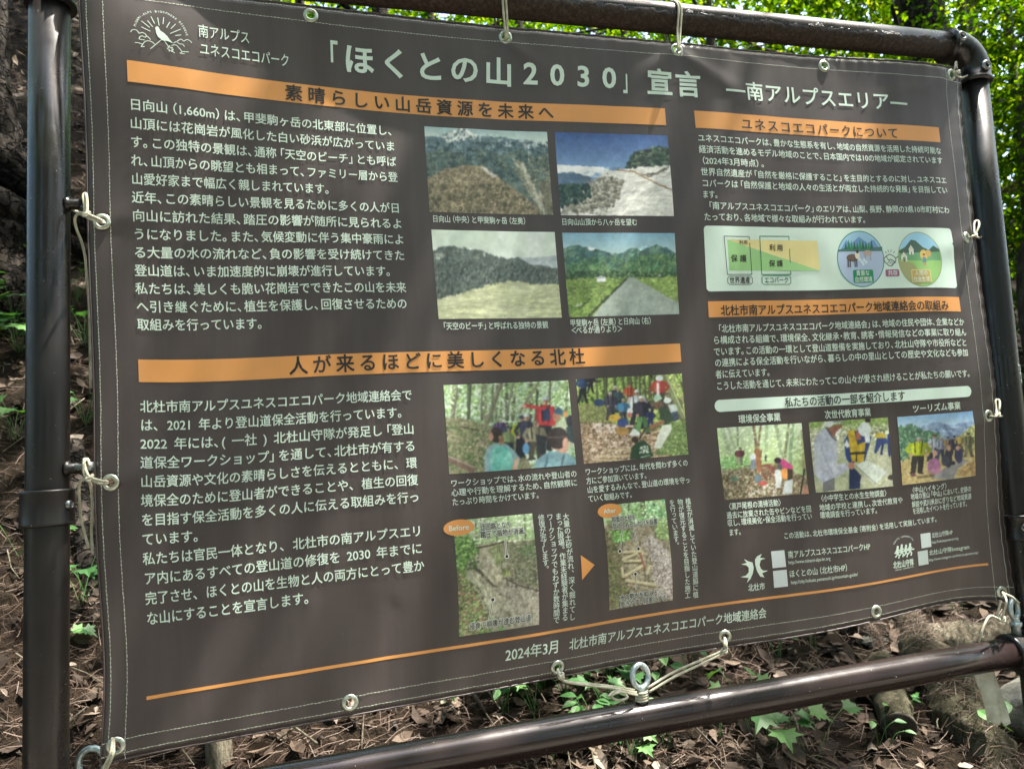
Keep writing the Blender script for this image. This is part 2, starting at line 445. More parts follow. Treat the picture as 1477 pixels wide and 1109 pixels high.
rr = ramp(tt, nz.outputs[0], [(0.3, (0.30,) * 3), (0.7, (0.46,) * 3)]); tt.links.new(rr, bb.inputs['Roughness'])
bump(tt, bb, gr.outputs[0], 0.10, 0.0006)
mbr, t, b = mat("eyelet_metal", (0.50, 0.53, 0.45), 0.33, 0.5, 0.85)
n_ = noise(t, 150, 3); t.links.new(ramp(t, n_.outputs[0], [(0.3, (0.30, 0.33, 0.25)), (0.65, (0.62, 0.66, 0.56))]), b.inputs['Base Color'])
INKC = {'w': lin((198, 217, 204)) * 1.0, 'k': np.array([0.020, 0.017, 0.015]), 'g': np.array([0.02, 0.13, 0.10]), 'o': np.array([0.015, 0.015, 0.013])}  # 'w': white ink with green leaf-bounced light mixed into its colour
SHEET = np.array([0.055, 0.0428, 0.0412]); ORANGE = np.array([0.64, 0.29, 0.085])

banner = None
def sheet():
    pts = []; N_u, N_v = 165, 112
    for i in range(N_u + 1):
        for j in range(N_v + 1):
            u = U0 + (U1 - U0) * i / N_u; v = V0 + (V1 - V0) * j / N_v
            if all((u - a) ** 2 + (v - b) ** 2 > 0.0115 ** 2 for a, b in EYE): pts.append((u, v))
    E = []; H = 0.0072
    for a, b in EYE:
        s = len(pts)
        for k in range(20):
            t = 2 * math.pi * k / 20; pts.append((a + H * math.cos(t), b + H * math.sin(t)))
        E += [(s + k, s + (k + 1) % 20) for k in range(20)]
    vs_, es, fs, *_ = delaunay_2d_cdt([Vector(p) for p in pts], E, [], 0, 1e-7)
    P = np.array([tuple(p) for p in vs_]); F = np.array([f for f in fs])
    c = P[F].mean(1); keep = np.ones(len(F), bool)
    for a, b in EYE: keep &= (c[:, 0] - a) ** 2 + (c[:, 1] - b) ** 2 > (H * 0.985) ** 2
    F = F[keep]
    a_ = P[F]; ar = np.cross(a_[:, 1] - a_[:, 0], a_[:, 2] - a_[:, 0]); F = F[np.abs(ar) > 1e-10]; ar = ar[np.abs(ar) > 1e-10]
    F[ar < 0] = F[ar < 0][:, ::-1]
    Vf, _ = SN(P[:, 0], P[:, 1], 0.0); Vb, _ = SN(P[:, 0], P[:, 1], -0.0009); n = len(P)
    ed = {}
    for f in F:
        for k in range(3):
            e = (f[k], f[(k + 1) % 3]); ed[e] = 1
    rim = [(a, b) for a, b in ed if (b, a) not in ed]
    RF = [(b, a, a + n) for a, b in rim] + [(b, a + n, b + n) for a, b in rim]
    FF = np.vstack([F, F[:, ::-1] + n, np.array(RF)])
    V = np.vstack([Vf, Vb]); col = np.tile(SHEET, (len(V), 1))
    return V, FF, col
_V, _F, _c = sheet()
banner = mesh_obj("banner", _V, _F, mink, None, (0.96, -0.02, Z0 + V0), True, _c)
tag(banner, "dark brown printed vinyl information banner tied inside the pipe frame", "banner")

def finer(V, F, maxe):
    """split long edges so that print can follow the cloth"""
    for _ in range(6):
        bm = bmesh.new(); vv = [bm.verts.new((x, y, 0)) for x, y in V]
        for f in F:
            try: bm.faces.new([vv[i] for i in f])
            except ValueError: pass
        le = [e for e in bm.edges if e.calc_length() > maxe]
        if not le: bm.free(); break
        bmesh.ops.subdivide_edges(bm, edges=le, cuts=1); bmesh.ops.triangulate(bm, faces=bm.faces[:])
        bm.verts.index_update(); V = np.array([v.co[:2] for v in bm.verts]); F = np.array([[v.index for v in f.verts] for f in bm.faces]); bm.free()
    return V, F
class Ink:
    """flat print, collected in banner coordinates (metres right / up), then laid on the cloth"""
    def __init__(s): s.P = []; s.F = []; s.C = []; s.O = []; s.n = 0; s.L = 0
    def tri(s, P, F, col, lay=True):
        P = np.asarray(P, float); F = np.asarray(F, int); s.O.append(np.full(len(P), min(s.L, 60) * 1.6e-5)); s.L += lay
        s.P.append(P); s.F.append(F + s.n); c = np.asarray(col, float); s.C.append(np.broadcast_to(c, (len(P), 3))); s.n += len(P)
    def poly(s, pts, col):
        F = tessellate_polygon([[Vector((p[0], p[1], 0)) for p in pts]]); s.tri(*finer(np.array([p[:2] for p in pts], float), np.array([tuple(f) for f in F]), 0.008), col)
    def grid(s, q, col, step=0.012):
        q = np.asarray(q, float); nx = max(1, int(np.linalg.norm(q[1] - q[0]) / step)); ny = max(1, int(np.linalg.norm(q[3] - q[0]) / step))
        a, b = np.meshgrid(np.linspace(0, 1, nx + 1), np.linspace(0, 1, ny + 1)); a = a.ravel()[:, None]; b = b.ravel()[:, None]
        P = (q[0] * (1 - a) + q[1] * a) * (1 - b) + (q[3] * (1 - a) + q[2] * a) * b
        F = []
        for j in range(ny):
            for i in range(nx):
                k = j * (nx + 1) + i; F += [(k, k + 1, k + nx + 2), (k, k + nx + 2, k + nx + 1)]
        s.tri(P, F, col)
    def rect(s, u0, v0, u1, v1, col, step=0.012): s.grid([(u0, v0), (u1, v0), (u1, v1), (u0, v1)], col, step)
    def stroke(s, pts, w_, col, closed=False):
        pts = np.asarray(pts, float)
        if closed: pts = np.vstack([pts, pts[:1]])
        for a, b in zip(pts[:-1], pts[1:]):
            d = b - a; L = np.linalg.norm(d)
            if L < 1e-7: continue
            d /= L; n = np.array([-d[1], d[0]]) * w_ / 2; a2 = a - d * w_ * .3; b2 = b + d * w_ * .3
            s.grid([a2 - n, b2 - n, b2 + n, a2 + n], col, 0.012)
    def ell(s, cx, cy, rx, ry, col, rot=0, seg=36, rings=3):
        rings = max(2, int(max(rx, ry) / .008)); seg = 48 if rx > .02 else 24
        P = [(cx, cy)]; F = []
        for r in range(1, rings + 1):
            for k in range(seg):
                t = 2 * math.pi * k / seg; x = rx * r / rings * math.cos(t); y = ry * r / rings * math.sin(t)
                P.append((cx + x * math.cos(rot) - y * math.sin(rot), cy + x * math.sin(rot) + y * math.cos(rot)))
        for k in range(seg):
            l = (k + 1) % seg; F.append((0, 1 + k, 1 + l))
            for r in range(rings - 1):
                o = 1 + r * seg; F += [(o + k, o + seg + k, o + seg + l), (o + k, o + seg + l, o + l)]
        s.tri(P, F, col)
    def rrect(s, u0, v0, u1, v1, r, col):
        s.rect(u0 + r, v0, u1 - r, v1, col); s.rect(u0, v0 + r, u0 + r, v1 - r, col, 0.02); s.rect(u1 - r, v0 + r, u1, v1 - r, col, 0.02)
        for cx, cy, a0 in ((u0 + r, v0 + r, 180), (u1 - r, v0 + r, 270), (u1 - r, v1 - r, 0), (u0 + r, v1 - r, 90)):
            s.poly([(cx, cy)] + [(cx + r * math.cos(rad(a0 + i * 15)), cy + r * math.sin(rad(a0 + i * 15))) for i in range(7)], col)
    def make(s, name, off, parent, label=None, clip=None):
        P = np.vstack(s.P); F = np.vstack(s.F); C = np.vstack(s.C)
        a = P[F]; ar = np.cross(a[:, 1] - a[:, 0], a[:, 2] - a[:, 0]); F[ar < 0] = F[ar < 0][:, ::-1]
        _p, _n = SN(P[:, 0], P[:, 1], 0.0); V = _p + _n * (off + np.concatenate(s.O))[:, None]
        return mesh_obj(name, V, F, mink, parent, None, True, C, label)

# ---- glyphs: filled outlines of the built-in font, cached per weight
_GC = {}
_meas = {}
def _txt(body, off):
    cu = bpy.data.curves.new('t', 'FONT'); cu.body = body; cu.size = 1.0; cu.resolution_u = 3; cu.dimensions = '2D'; cu.fill_mode = 'NONE'
    ob = bpy.data.objects.new('t', cu); COL.objects.link(ob)
    dg = bpy.context.evaluated_depsgraph_get(); me = bpy.data.meshes.new_from_object(ob.evaluated_get(dg))
    n = len(me.vertices); V = np.zeros(n * 3); me.vertices.foreach_get('co', V); V = V.reshape(-1, 3)[:, :2].copy()
    E = np.zeros(len(me.edges) * 2, int); me.edges.foreach_get('vertices', E); E = E.reshape(-1, 2)
    bpy.data.objects.remove(ob); bpy.data.curves.remove(cu); bpy.data.meshes.remove(me)
    if not n: return V, np.zeros((0, 3), int)
    E = np.array([(a, b) if b - a == 1 else (max(a, b), min(a, b)) if abs(a - b) != 1 else (min(a, b), max(a, b)) for a, b in E])   # contour direction
    if off:                                         # embolden: push every contour outwards
        nx_ = {a: b for a, b in E}; pv_ = {b: a for a, b in E}; nx_ = np.array([nx_.get(i, i) for i in range(n)]); pv_ = np.array([pv_.get(i, i) for i in range(n)])
        sg = np.sign((V[E[:, 0], 0] * V[E[:, 1], 1] - V[E[:, 1], 0] * V[E[:, 0], 1]).sum())
        d1 = V - V[pv_]; d2 = V[nx_] - V; l1 = np.linalg.norm(d1, axis=1)[:, None]; l2 = np.linalg.norm(d2, axis=1)[:, None]
        d1 = np.where(l1 > 1e-7, d1 / np.maximum(l1, 1e-9), d2 / np.maximum(l2, 1e-9)); d2 = np.where(l2 > 1e-7, d2 / np.maximum(l2, 1e-9), d1)
        n1 = np.stack([d1[:, 1], -d1[:, 0]], -1) * sg; n2 = np.stack([d2[:, 1], -d2[:, 0]], -1) * sg; m = n1 + n2; ml = np.linalg.norm(m, axis=1)[:, None]; m = np.where(ml > 1e-3, m / np.maximum(ml, 1e-9), n1)
        V = V + m * off / np.maximum((m * n1).sum(1), .55)[:, None]
    vs_, es, fs, *_r = delaunay_2d_cdt([Vector(p) for p in V], [tuple(e) for e in E], [], 0, 1e-6)
    P = np.array([tuple(p) for p in vs_]); F = np.array(list(fs))
    c = P[F].mean(1); a = V[E[:, 0]]; b = V[E[:, 1]]
    y = c[:, 1][:, None]; x = c[:, 0][:, None]; up = (a[:, 1] <= y) & (b[:, 1] > y); dn = (a[:, 1] > y) & (b[:, 1] <= y)
    xi = a[:, 0] + (y - a[:, 1]) / np.where(b[:, 1] == a[:, 1], 1e-12, b[:, 1] - a[:, 1]) * (b[:, 0] - a[:, 0])
    wn = ((up & (xi > x)).astype(int) - (dn & (xi > x)).astype(int)).sum(1)
    return P, F[wn != 0]
_ref = _txt('国', 0)[0]; EMH = (_ref[:, 1].max() - _ref[:, 1].min()) / 0.905      # em in font units
YC = (_ref[:, 1].max() + _ref[:, 1].min()) / 2
def adv(c):
    if c not in _meas:
        if c == '_': _meas[c] = 0.5
        else:
            w2 = np.ptp(_txt('国' + c + '国', 0)[0][:, 0]); w1 = np.ptp(_txt('国国', 0)[0][:, 0]); _meas[c] = (w2 - w1) / EMH
    return _meas[c]
HALF = {'、': (0, .62), '。': (0, .66), '「': (.26, .74), '」': (0, .74), '（': (.30, .70), '）': (0, .70), '・': (.20, .6), '〈': (.42, .58), '〉': (0, .58), '＜': (.12, .76), '＞': (.12, .76)}
def glyph(c, off, maxe):
    k = (c, off, maxe)
    if k not in _GC:
        V, F = _txt(c, off * EMH)
        if len(V):
            V = V.copy(); V[:, 1] -= YC; V /= EMH
            V, F = finer(V, F, maxe)
        _GC[k] = (V, F)
    return _GC[k]
def text_line(ink, s, u0, u1, vc, em, wt, col, each=None):
    cell = []; x = 0.0; big = em > 0.025; maxe = 0.011 / em
    for c in s:
        if c in HALF: sh, a = HALF[c]
        else: a, sh = adv(c), 0.0
        cell.append((c, x - sh, a)); x += a
    tot = x; av = (u1 - u0) / em; sx = 1.0; ls = 0.0
    if av >= tot: ls = (av - tot) / max(1, len(s) - 1) if len(s) > 1 else 0
    else: sx = av / tot
    for i, (c, cx, a) in enumerate(cell):
        if c == '_': continue
        V, F = glyph(c, round(0.0062 * wt + .003, 4), maxe)
        if not len(V) or not len(F): continue
        if each is not None: ink = Ink(); each.append(ink)
        P = np.stack([u0 + (cx * sx + i * ls) * em + V[:, 0] * em * sx, vc + V[:, 1] * em], -1); ink.tri(P, F, col, False)
def vert_line(ink, s, uc, v1, v0, em, ex, wt, col):
    n = len(s); p = (v1 - v0) / n
    for i, c in enumerate(s):
        V, F = glyph(c, round(0.0065 * wt, 4), 0.8); c0 = v1 - p * (i + .5); W = V.copy(); W[:, 0] -= 0.5
        if c == 'ー': W = np.stack([W[:, 1], -W[:, 0]], -1)
        if c in '、。': W = W + np.array([0.58, 0.55])
        if c in 'ッョャュっ': W = W + np.array([0.10, 0.10])
        ink.tri(np.stack([uc + W[:, 0] * ex, c0 + W[:, 1] * em], -1), F, col, False)

# ---- hem edge, stitching, eyelets
mb = MB()
per = [(U0, v) for v in np.linspace(V0, V1, 110)] + [(u, V1) for u in np.linspace(U0, U1, 160)[1:]] + [(U1, v) for v in np.linspace(V1, V0, 110)[1:]] + [(u, V0) for u in np.linspace(U1, U0, 160)[1:-1]]
per = np.array(per); Pe, _ = SN(per[:, 0], per[:, 1], -0.0004)
tube(mb, Pe, 0.0014, 8, closed=True)
hem = mesh_obj("hem", np.array(mb.V), mb.F, mink, banner, None, True, np.tile(SHEET * 1.0, (len(mb.V), 1)))
st = Ink()
def dashes(a, b):
    a = np.array(a); b = np.array(b); L = np.linalg.norm(b - a); d = (b - a) / L; n = np.array([-d[1], d[0]]); x = 0
    while x < L - 0.004:
        ln = 0.0046; j = (random.random() - .5) * 0.0006; p = a + d * x + n * j; q = a + d * (x + ln) + n * (j + (random.random() - .5) * 0.0005)
        if all(np.linalg.norm((p + q) / 2 - np.array(e)) > 0.013 for e in EYE):
            h = n * 0.00055; st.tri([p - h, q - h, q + h, p + h], [(0, 1, 2), (0, 2, 3)], lin((176, 182, 168)) * (0.75 + 0.5 * random.random()), False)
        x += 0.0059
for u in (0.0737, 0.0977, 1.8135, 1.8456): dashes((u, V0), (u, V1))
for v in (1.3107, 1.2868, 0.1236, 0.1044): dashes((U0, v), (U1, v))
st.make("stitching", 0.0006, banner)
for (a, b) in EYE:
    P, n = SN(a, b, 0.0); m_ = MB()
    lathe(m_, [(0.0068, -0.002), (0.0068, 0.0012), (0.0078, 0.0026), (0.0098, 0.0028), (0.0122, 0.0018), (0.0136, 0.0006), (0.0136, 0.0002)], P[0], n[0], 28)
    lathe(m_, [(0.0068, -0.002), (0.012, -0.0028), (0.0125, -0.0012)], P[0], n[0], 28)
    m_.F = [f for f in m_.F if len(f) == 4]
    m_.obj("eyelet", mbr, banner)
# ---- orange bands, rule, panel, pill
def solid(name, draw, off, label=None, parent=None):
    k = Ink(); draw(k); return k.make(name, off, parent or banner, label)
band1 = solid("heading_band", lambda k: k.rect(0.1291, 1.1348, 1.1039, 1.1706, ORANGE), 0.00035, "orange heading band across the top left")
band2 = solid("heading_band", lambda k: k.rect(0.1291, 0.6500, 1.1012, 0.6862, ORANGE), 0.00035, "orange heading band across the middle left")
band3 = solid("heading_band", lambda k: k.rect(1.1676, 1.1324, 1.7810, 1.1695, ORANGE), 0.00035, "orange heading band at the top right")
band4 = solid("heading_band", lambda k: k.rect(1.1692, 0.7361, 1.7828, 0.7686, ORANGE), 0.00035, "orange heading band on the right above body text")
solid("orange_rule", lambda k: k.rect(0.1275, 0.1718, 1.8043, 0.1768, ORANGE), 0.00035)
LEAFLIT_WHITE = lin((203, 224, 212)) * 1.0  # white print, tinted with the green light thrown by foliage
panel = solid("info_panel", lambda k: k.rrect(1.1676, 0.7887, 1.7815, 0.9248, 0.008, LEAFLIT_WHITE), 0.00035, "pale rounded panel with diagrams")
pill = solid("heading_band", lambda k: k.rrect(1.1680, 0.5475, 1.7854, 0.5712, 0.0118, LEAFLIT_WHITE), 0.00035, "pale rounded heading strip")
arrow = solid("arrow", lambda k: k.poly([(0.8509, 0.3019), (0.8767, 0.2809), (0.8501, 0.2571)], ORANGE), 0.0005)
# ------------------------------------------------------------------ printed photographs: small rasters laid on the cloth as vertex colours
class Pic:
    def __init__(s, quad, rect, seed, n=150):
        s.rect = rect; u0, v0, u1, v1 = rect; s.nx = n; s.ny = int(n * (v1 - v0) / (u1 - u0)); s.W = s.nx * 2; s.H = s.ny * 2; s.seed = seed
        A = []; B = []
        for (x, y), (X, Y) in zip(quad, ((0, 0), (1, 0), (1, 1), (0, 1))):
            A += [[x, y, 1, 0, 0, 0, -X * x, -X * y], [0, 0, 0, x, y, 1, -Y * x, -Y * y]]; B += [X, Y]
        s.h = np.append(np.linalg.solve(A, B), 1).reshape(3, 3); s.hi = np.linalg.inv(s.h)
        X, Y = np.meshgrid((np.arange(s.W) + .5) / s.W, (np.arange(s.H) + .5) / s.H); q = np.stack([X, Y, np.ones_like(X)], -1) @ s.hi.T
        s.x = q[..., 0] / q[..., 2]; s.y = q[..., 1] / q[..., 2]; x, y = s.x.copy(), s.y.copy(); s.k = 0; s.pool = [fbm(x / sc + 9 * i, y / sc, 3, seed * 7 + i) - .5 for i, sc in enumerate((26, 34, 48, 30, 22))]
        s.x = x + 9 * (fbm(x / 16, y / 16, 3, seed + 70) - .5); s.y = y + 9 * (fbm(x / 16, y / 16, 3, seed + 90) - .5); s.img = np.zeros((s.H, s.W, 3))
    def nz(s, sc, seed=0, oct=4, ax=1.0): return fbm(s.x / sc * ax + 50, s.y / sc + 50, oct, s.seed * 31 + seed)
    def inside(s, pts):
        m = np.zeros(s.x.shape, bool); n = len(pts)
        for i in range(n):
            x0, y0 = pts[i]; x1, y1 = pts[(i + 1) % n]
            if y0 == y1: continue
            c = ((y0 > s.y) != (y1 > s.y)) & (s.x < (x1 - x0) * (s.y - y0) / (y1 - y0) + x0); m ^= c
        return m
    def put(s, m, col, a=1.0):
        col = np.asarray(col, float); s.k += 1; n_ = np.roll(s.pool[s.k % 5], (s.k * 37, s.k * 61), (0, 1)); col = col * (1 + .38 * n_[..., None] * (1.35 - np.clip(col.mean(-1, keepdims=True) / 255, 0, 1))); m = m.astype(float) if m.dtype == bool else m
        s.img = s.img * (1 - (m * a)[..., None]) + col * (m * a)[..., None]
    def fill(s, col): s.img[:] = col
    def grad(s, c0, c1, y0, y1):
        t = np.clip((s.y - y0) / (y1 - y0), 0, 1)[..., None]; s.img = np.array(c0) * (1 - t) + np.array(c1) * t
    def poly(s, pts, c, c2=None, sc=30, rough=0, seed=1, ax=1.0, thr=None, oct=4):
        """filled outline; with c2 the inside is mottled between two ink colours"""
        m = s.inside(pts) if not rough else s._rough(pts, rough, seed)
        if c2 is None: s.put(m, c)
        else:
            k = s.nz(sc, seed, oct, ax); k = np.clip((k - 0.5) * 3.2 + 0.5, 0, 1)[..., None]; s.put(m, np.array(c) * (1 - k) + np.array(c2) * k)
    def _rough(s, pts, r, seed):
        x, y = s.x, s.y; s.x = x + r * (s.nz(r * 2.2, seed + 5) - .5) * 2; s.y = y + r * (fbm(x / (r * 2.2), y / (r * 2.2), 4, seed + 99) - .5) * 2
        m = s.inside(pts); s.x, s.y = x, y; return m
    def mott(s, m, c, sc, thr, seed, a=1.0, soft=0.06, ax=1.0):
        k = np.clip((s.nz(sc, seed, 4, ax) - thr) / soft, 0, 1); s.put(k * m, c, a)
    def ridge(s, m, c, sc, ang=70, a=.6, seed=1, st=3.0, th=.72):
        ca, sa = math.cos(rad(ang)), math.sin(rad(ang)); w_ = 14 * (s.nz(60, seed + 3) - .5); X = (s.x * ca + s.y * sa) / (sc * st) + 60 + w_ * .12; Y = (-s.x * sa + s.y * ca) / sc + 60 + w_ * .25
        r = 1 - np.abs(2 * fbm(X, Y, 3, s.seed * 13 + seed) - 1); s.put(np.clip((r - th) / (1 - th), 0, 1) ** .8 * (m if m.dtype != bool else m.astype(float)), c, a)
    def ell(s, cx, cy, rx, ry, c, rot=0):
        dx, dy = s.x - cx, s.y - cy; ca, sa = math.cos(rad(rot)), math.sin(rad(rot))
        s.put(((dx * ca + dy * sa) / rx) ** 2 + ((-dx * sa + dy * ca) / ry) ** 2 < 1, c)
    def line(s, pts, w_, c, a=1.0):
        for (x0, y0), (x1, y1) in zip(pts[:-1], pts[1:]):
            dx, dy = x1 - x0, y1 - y0; L2 = dx * dx + dy * dy; t = np.clip(((s.x - x0) * dx + (s.y - y0) * dy) / L2, 0, 1)
            s.put(np.hypot(s.x - x0 - t * dx, s.y - y0 - t * dy) < w_ / 2, c, a)
    def hill(s, m, sc, amt=1.0, seed=1, st=1.6, ang=125):
        """relief shading as in an aerial view: ridged height field lit from one side"""
        w_ = fbm(s.x / (sc * 1.7) + 7, s.y / (sc * 1.7), 3, s.seed * 5 + seed) - .5; H = 0; a = 1.0; f = 1.0
        for i in range(4): H = H + a * (1 - np.abs(2 * vnoise(s.x / sc * f + w_ * 1.6 + 40, s.y / (sc * st) * f + w_ + 40, s.seed * 9 + seed + i) - 1)); a *= .55; f *= 2.1
        gy, gx = np.gradient(H); k = (gx * math.cos(rad(ang)) + gy * math.sin(rad(ang))) * sc / 6.0 * (s.W / (s.x.max() - s.x.min())) * .55
        k = np.clip(1 + amt * k, .45, 1.65); mm = m.astype(float)[..., None]; s.img = s.img * (1 - mm) + s.img * k[..., None] * mm
    def scatter(s, m, n, r, cols, asp=1.0, a=.85):
        """many small blobs (tree crowns, shrubs, leaves, stones), lit on top"""
        yy, xx = np.nonzero(m); rg = np.random.default_rng(s.seed * 77 + s.k); s.k += 1
        if not len(yy): return
        o = rg.integers(0, len(yy), n); o = o[np.argsort(yy[o])]; sx = s.W / (s.x[s.H // 2, -1] - s.x[s.H // 2, 0]); cols = np.array(cols, float)
        for q in o:
            R = max(.8, r * rg.uniform(.5, 1.4) * sx); Ry = max(.7, R * asp); cy, cx = yy[q], xx[q]; y0, y1, x0, x1 = max(0, int(cy - Ry - 1)), min(s.H, int(cy + Ry + 2)), max(0, int(cx - R - 1)), min(s.W, int(cx + R + 2))
            Y, X = np.mgrid[y0:y1, x0:x1]; d = ((X - cx) / R) ** 2 + ((Y - cy) / Ry) ** 2; al = np.clip((1.15 - d) * 2.2, 0, 1)[..., None] * a
            c = cols[rg.integers(len(cols))] * rg.uniform(.8, 1.2) * np.clip(1.06 - .30 * (Y - cy) / Ry - .16 * (X - cx) / R, .55, 1.45)[..., None]; s.img[y0:y1, x0:x1] = s.img[y0:y1, x0:x1] * (1 - al) + c * al
    def forest(s, y0, base, cols, trunks, w_, tc, seed):
        s.fill(base)
        for i, (c, sc, th) in enumerate(cols): s.mott(np.ones_like(s.x), c, sc, th, seed + i * 7)
        r = np.random.default_rng(seed)
        for x in trunks:
            l = r.uniform(-25, 25); ww = w_ * r.uniform(.5, 1.4); s.line([(x + l, 0), (x, y0)], ww, np.array(tc) * r.uniform(.75, 1.3))
    def person(s, x, y, h, top, leg=(50, 55, 65), hat=None, skin=(196, 150, 125), lean=0, wide=1.0, arms=True):
        """small printed figure: feet at (x, y), height h"""
        rg = np.random.default_rng(int(x * 7 + y * 3 + h)); w_ = h * 0.2 * wide; hx = x + lean + rg.uniform(-.02, .02) * h; top = np.array(top, float); leg = np.array(leg, float); sp = rg.uniform(.35, .75)
        s.poly([(x - w_ * .55, y - h * .5), (x + w_ * .05, y - h * .5), (x - w_ * .02, y - h * .3), (x - w_ * (sp - .25), y), (x - w_ * (sp + .2), y), (x - w_ * .6, y - h * .25)], leg * 1.08)
        s.poly([(x - w_ * .05, y - h * .5), (x + w_ * .55, y - h * .5), (x + w_ * .58, y - h * .25), (x + w_ * (sp + .15), y), (x + w_ * (sp - .3), y), (x + w_ * .02, y - h * .3)], leg * .82)
        s.ell(x - w_ * (sp + .05), y, w_ * .28, h * .022, (48, 42, 40)); s.ell(x + w_ * sp, y, w_ * .28, h * .022, (40, 36, 36))
        if arms:
            e = rg.uniform(.75, 1.15); f = rg.uniform(.3, 1.0)
            s.line([(hx + w_ * .72, y - h * .79), (x + w_ * e, y - h * .62), (x + w_ * f, y - h * .5)], w_ * .34, top * .72); s.ell(x + w_ * f, y - h * .49, w_ * .16, w_ * .16, skin)
        s.poly([(hx - w_ * .8, y - h * .79), (hx - w_ * .35, y - h * .855), (hx + w_ * .35, y - h * .855), (hx + w_ * .8, y - h * .79), (x + w_ * .66, y - h * .62), (x + w_ * .62, y - h * .45), (x - w_ * .62, y - h * .45), (x - w_ * .68, y - h * .62)], top)
        m = s.inside([(hx + w_ * .05, y - h * .86), (hx + w_ * .8, y - h * .79), (x + w_ * .62, y - h * .45), (x + w_ * .15, y - h * .45)]); s.put(m, top * .66, .7); m = s.inside([(hx - w_ * .75, y - h * .79), (hx - w_ * .45, y - h * .83), (x - w_ * .35, y - h * .5), (x - w_ * .6, y - h * .5)]); s.put(m, top * 1.2, .5)
        if rg.uniform() < .5: s.line([(hx - w_ * .38, y - h * .85), (x - w_ * .3, y - h * .55)], w_ * .13, top * .4); s.line([(hx + w_ * .38, y - h * .85), (x + w_ * .3, y - h * .55)], w_ * .13, top * .4)
        s.line([(x - w_ * .6, y - h * .455), (x + w_ * .6, y - h * .455)], h * .018, top * .5)
        if arms:
            e = rg.uniform(.8, 1.2); f = rg.uniform(.35, 1.1)
            s.line([(hx - w_ * .74, y - h * .78), (x - w_ * e, y - h * .62), (x - w_ * f, y - h * .49)], w_ * .34, top * .92); s.ell(x - w_ * f, y - h * .48, w_ * .16, w_ * .16, skin)
        sk = np.array(skin, float); s.line([(hx, y - h * .87), (hx, y - h * .9)], h * .06, sk * .75); s.ell(hx, y - h * .925, h * .056, h * .072, sk); s.ell(hx + h * .022, y - h * .915, h * .034, h * .058, sk * .78); s.line([(hx - h * .03, y - h * .935), (hx + h * .03, y - h * .935)], h * .012, sk * .45)
        hc = np.array(hat if hat is not None else (44, 38, 36), float); s.poly([(hx - h * .07, y - h * .94), (hx - h * .06, y - h * 1.0), (hx, y - h * 1.025), (hx + h * .06, y - h * 1.0), (hx + h * .072, y - h * .94)], hc); s.put(s.inside([(hx + h * .01, y - h * 1.02), (hx + h * .06, y - h * 1.0), (hx + h * .072, y - h * .94), (hx + h * .02, y - h * .94)]), hc * .7, .7)
    def make(s, label, K=0.92):
        im = s.img.reshape(s.ny, 2, s.nx, 2, 3).mean((1, 3));         im = im * (1 + .26 * (fbm(s.x[::2, ::2] / 11, s.y[::2, ::2] / 11, 3, s.seed + 300) - .5) * np.clip(1.6 - im.mean(-1) / 150, .25, 1) + .16 * (fbm(s.x[::2, ::2] / 40, s.y[::2, ::2] / 40, 3, s.seed + 301) - .5))[..., None]
        p_ = np.pad(im, ((1, 1), (1, 1), (0, 0)), 'edge'); im = sum(w_ * p_[1 + a:p_.shape[0] - 1 + a, 1 + b:p_.shape[1] - 1 + b] for a, b, w_ in ((0, 0, .4), (0, 1, .15), (0, -1, .15), (1, 0, .15), (-1, 0, .15)))
        g_ = im.mean(-1, keepdims=True); im = g_ + (im - g_) * .86 + 7          # soft, slightly faded print
        im = lin(np.clip(im, 0, 255)) * K - 0.008; im = np.clip(im, 0.006, 0.9)
        u0, v0, u1, v1 = s.rect; U, V = np.meshgrid(np.linspace(u0, u1, s.nx), np.linspace(v1, v0, s.ny))
        P, _ = SN(U.ravel(), V.ravel(), 0.00035); i = np.arange(s.nx * s.ny).reshape(s.ny, s.nx)
        F = np.stack([i[1:, :-1].ravel(), i[1:, 1:].ravel(), i[:-1, 1:].ravel(), i[:-1, :-1].ravel()], -1)
        return mesh_obj("photo_print", P, F, mink, banner, None, True, im.reshape(-1, 3), label)
PR = {}
# 1 snowy peak
p = Pic([(38, 43), (655, 68), (686, 488), (75, 462)], (0.6240, 0.9442, 0.8597, 1.1125), 1)
p.grad((150, 185, 190), (205, 220, 210), 40, 130); p.mott(np.ones_like(p.x), (215, 225, 215), 120, .5, 3, .6, .15, .4)
p.poly([(30, 100), (90, 92), (130, 95), (160, 72), (215, 48), (262, 62), (300, 85), (350, 95), (420, 92), (500, 105), (560, 110), (610, 130), (700, 150), (700, 500), (20, 500)], (88, 114, 126), (116, 142, 146), 40, 7, 2)
m = p._rough([(125, 100), (160, 72), (215, 45), (262, 62), (305, 90), (285, 110), (250, 98), (225, 125), (195, 108), (165, 125)], 8, 4); p.mott(m, (225, 232, 228), 14, .42, 8)
p.mott(p.inside([(300, 85), (620, 110), (640, 160), (320, 130)]), (190, 205, 205), 18, .56, 9, .8)
p.poly([(20, 200), (120, 150), (260, 190), (330, 150), (420, 185), (520, 150), (600, 190), (700, 170), (700, 500), (20, 500)], (78, 102, 102), (110, 126, 112), 26, 10, 5)
m = p.inside([(20, 120), (700, 120), (700, 320), (20, 320)]); p.mott(m, (44, 66, 74), 16, .57, 12, .8)
p.poly([(480, 200), (515, 210), (560, 300), (600, 370), (640, 440), (625, 470), (560, 370), (520, 290)], (190, 190, 168), (120, 125, 105), 12, 8, 9)
p.line([(540, 130), (560, 170), (560, 210), (590, 260)], 7, (170, 175, 160)); p.line([(615, 370), (632, 430), (640, 490)], 9, (185, 185, 165))
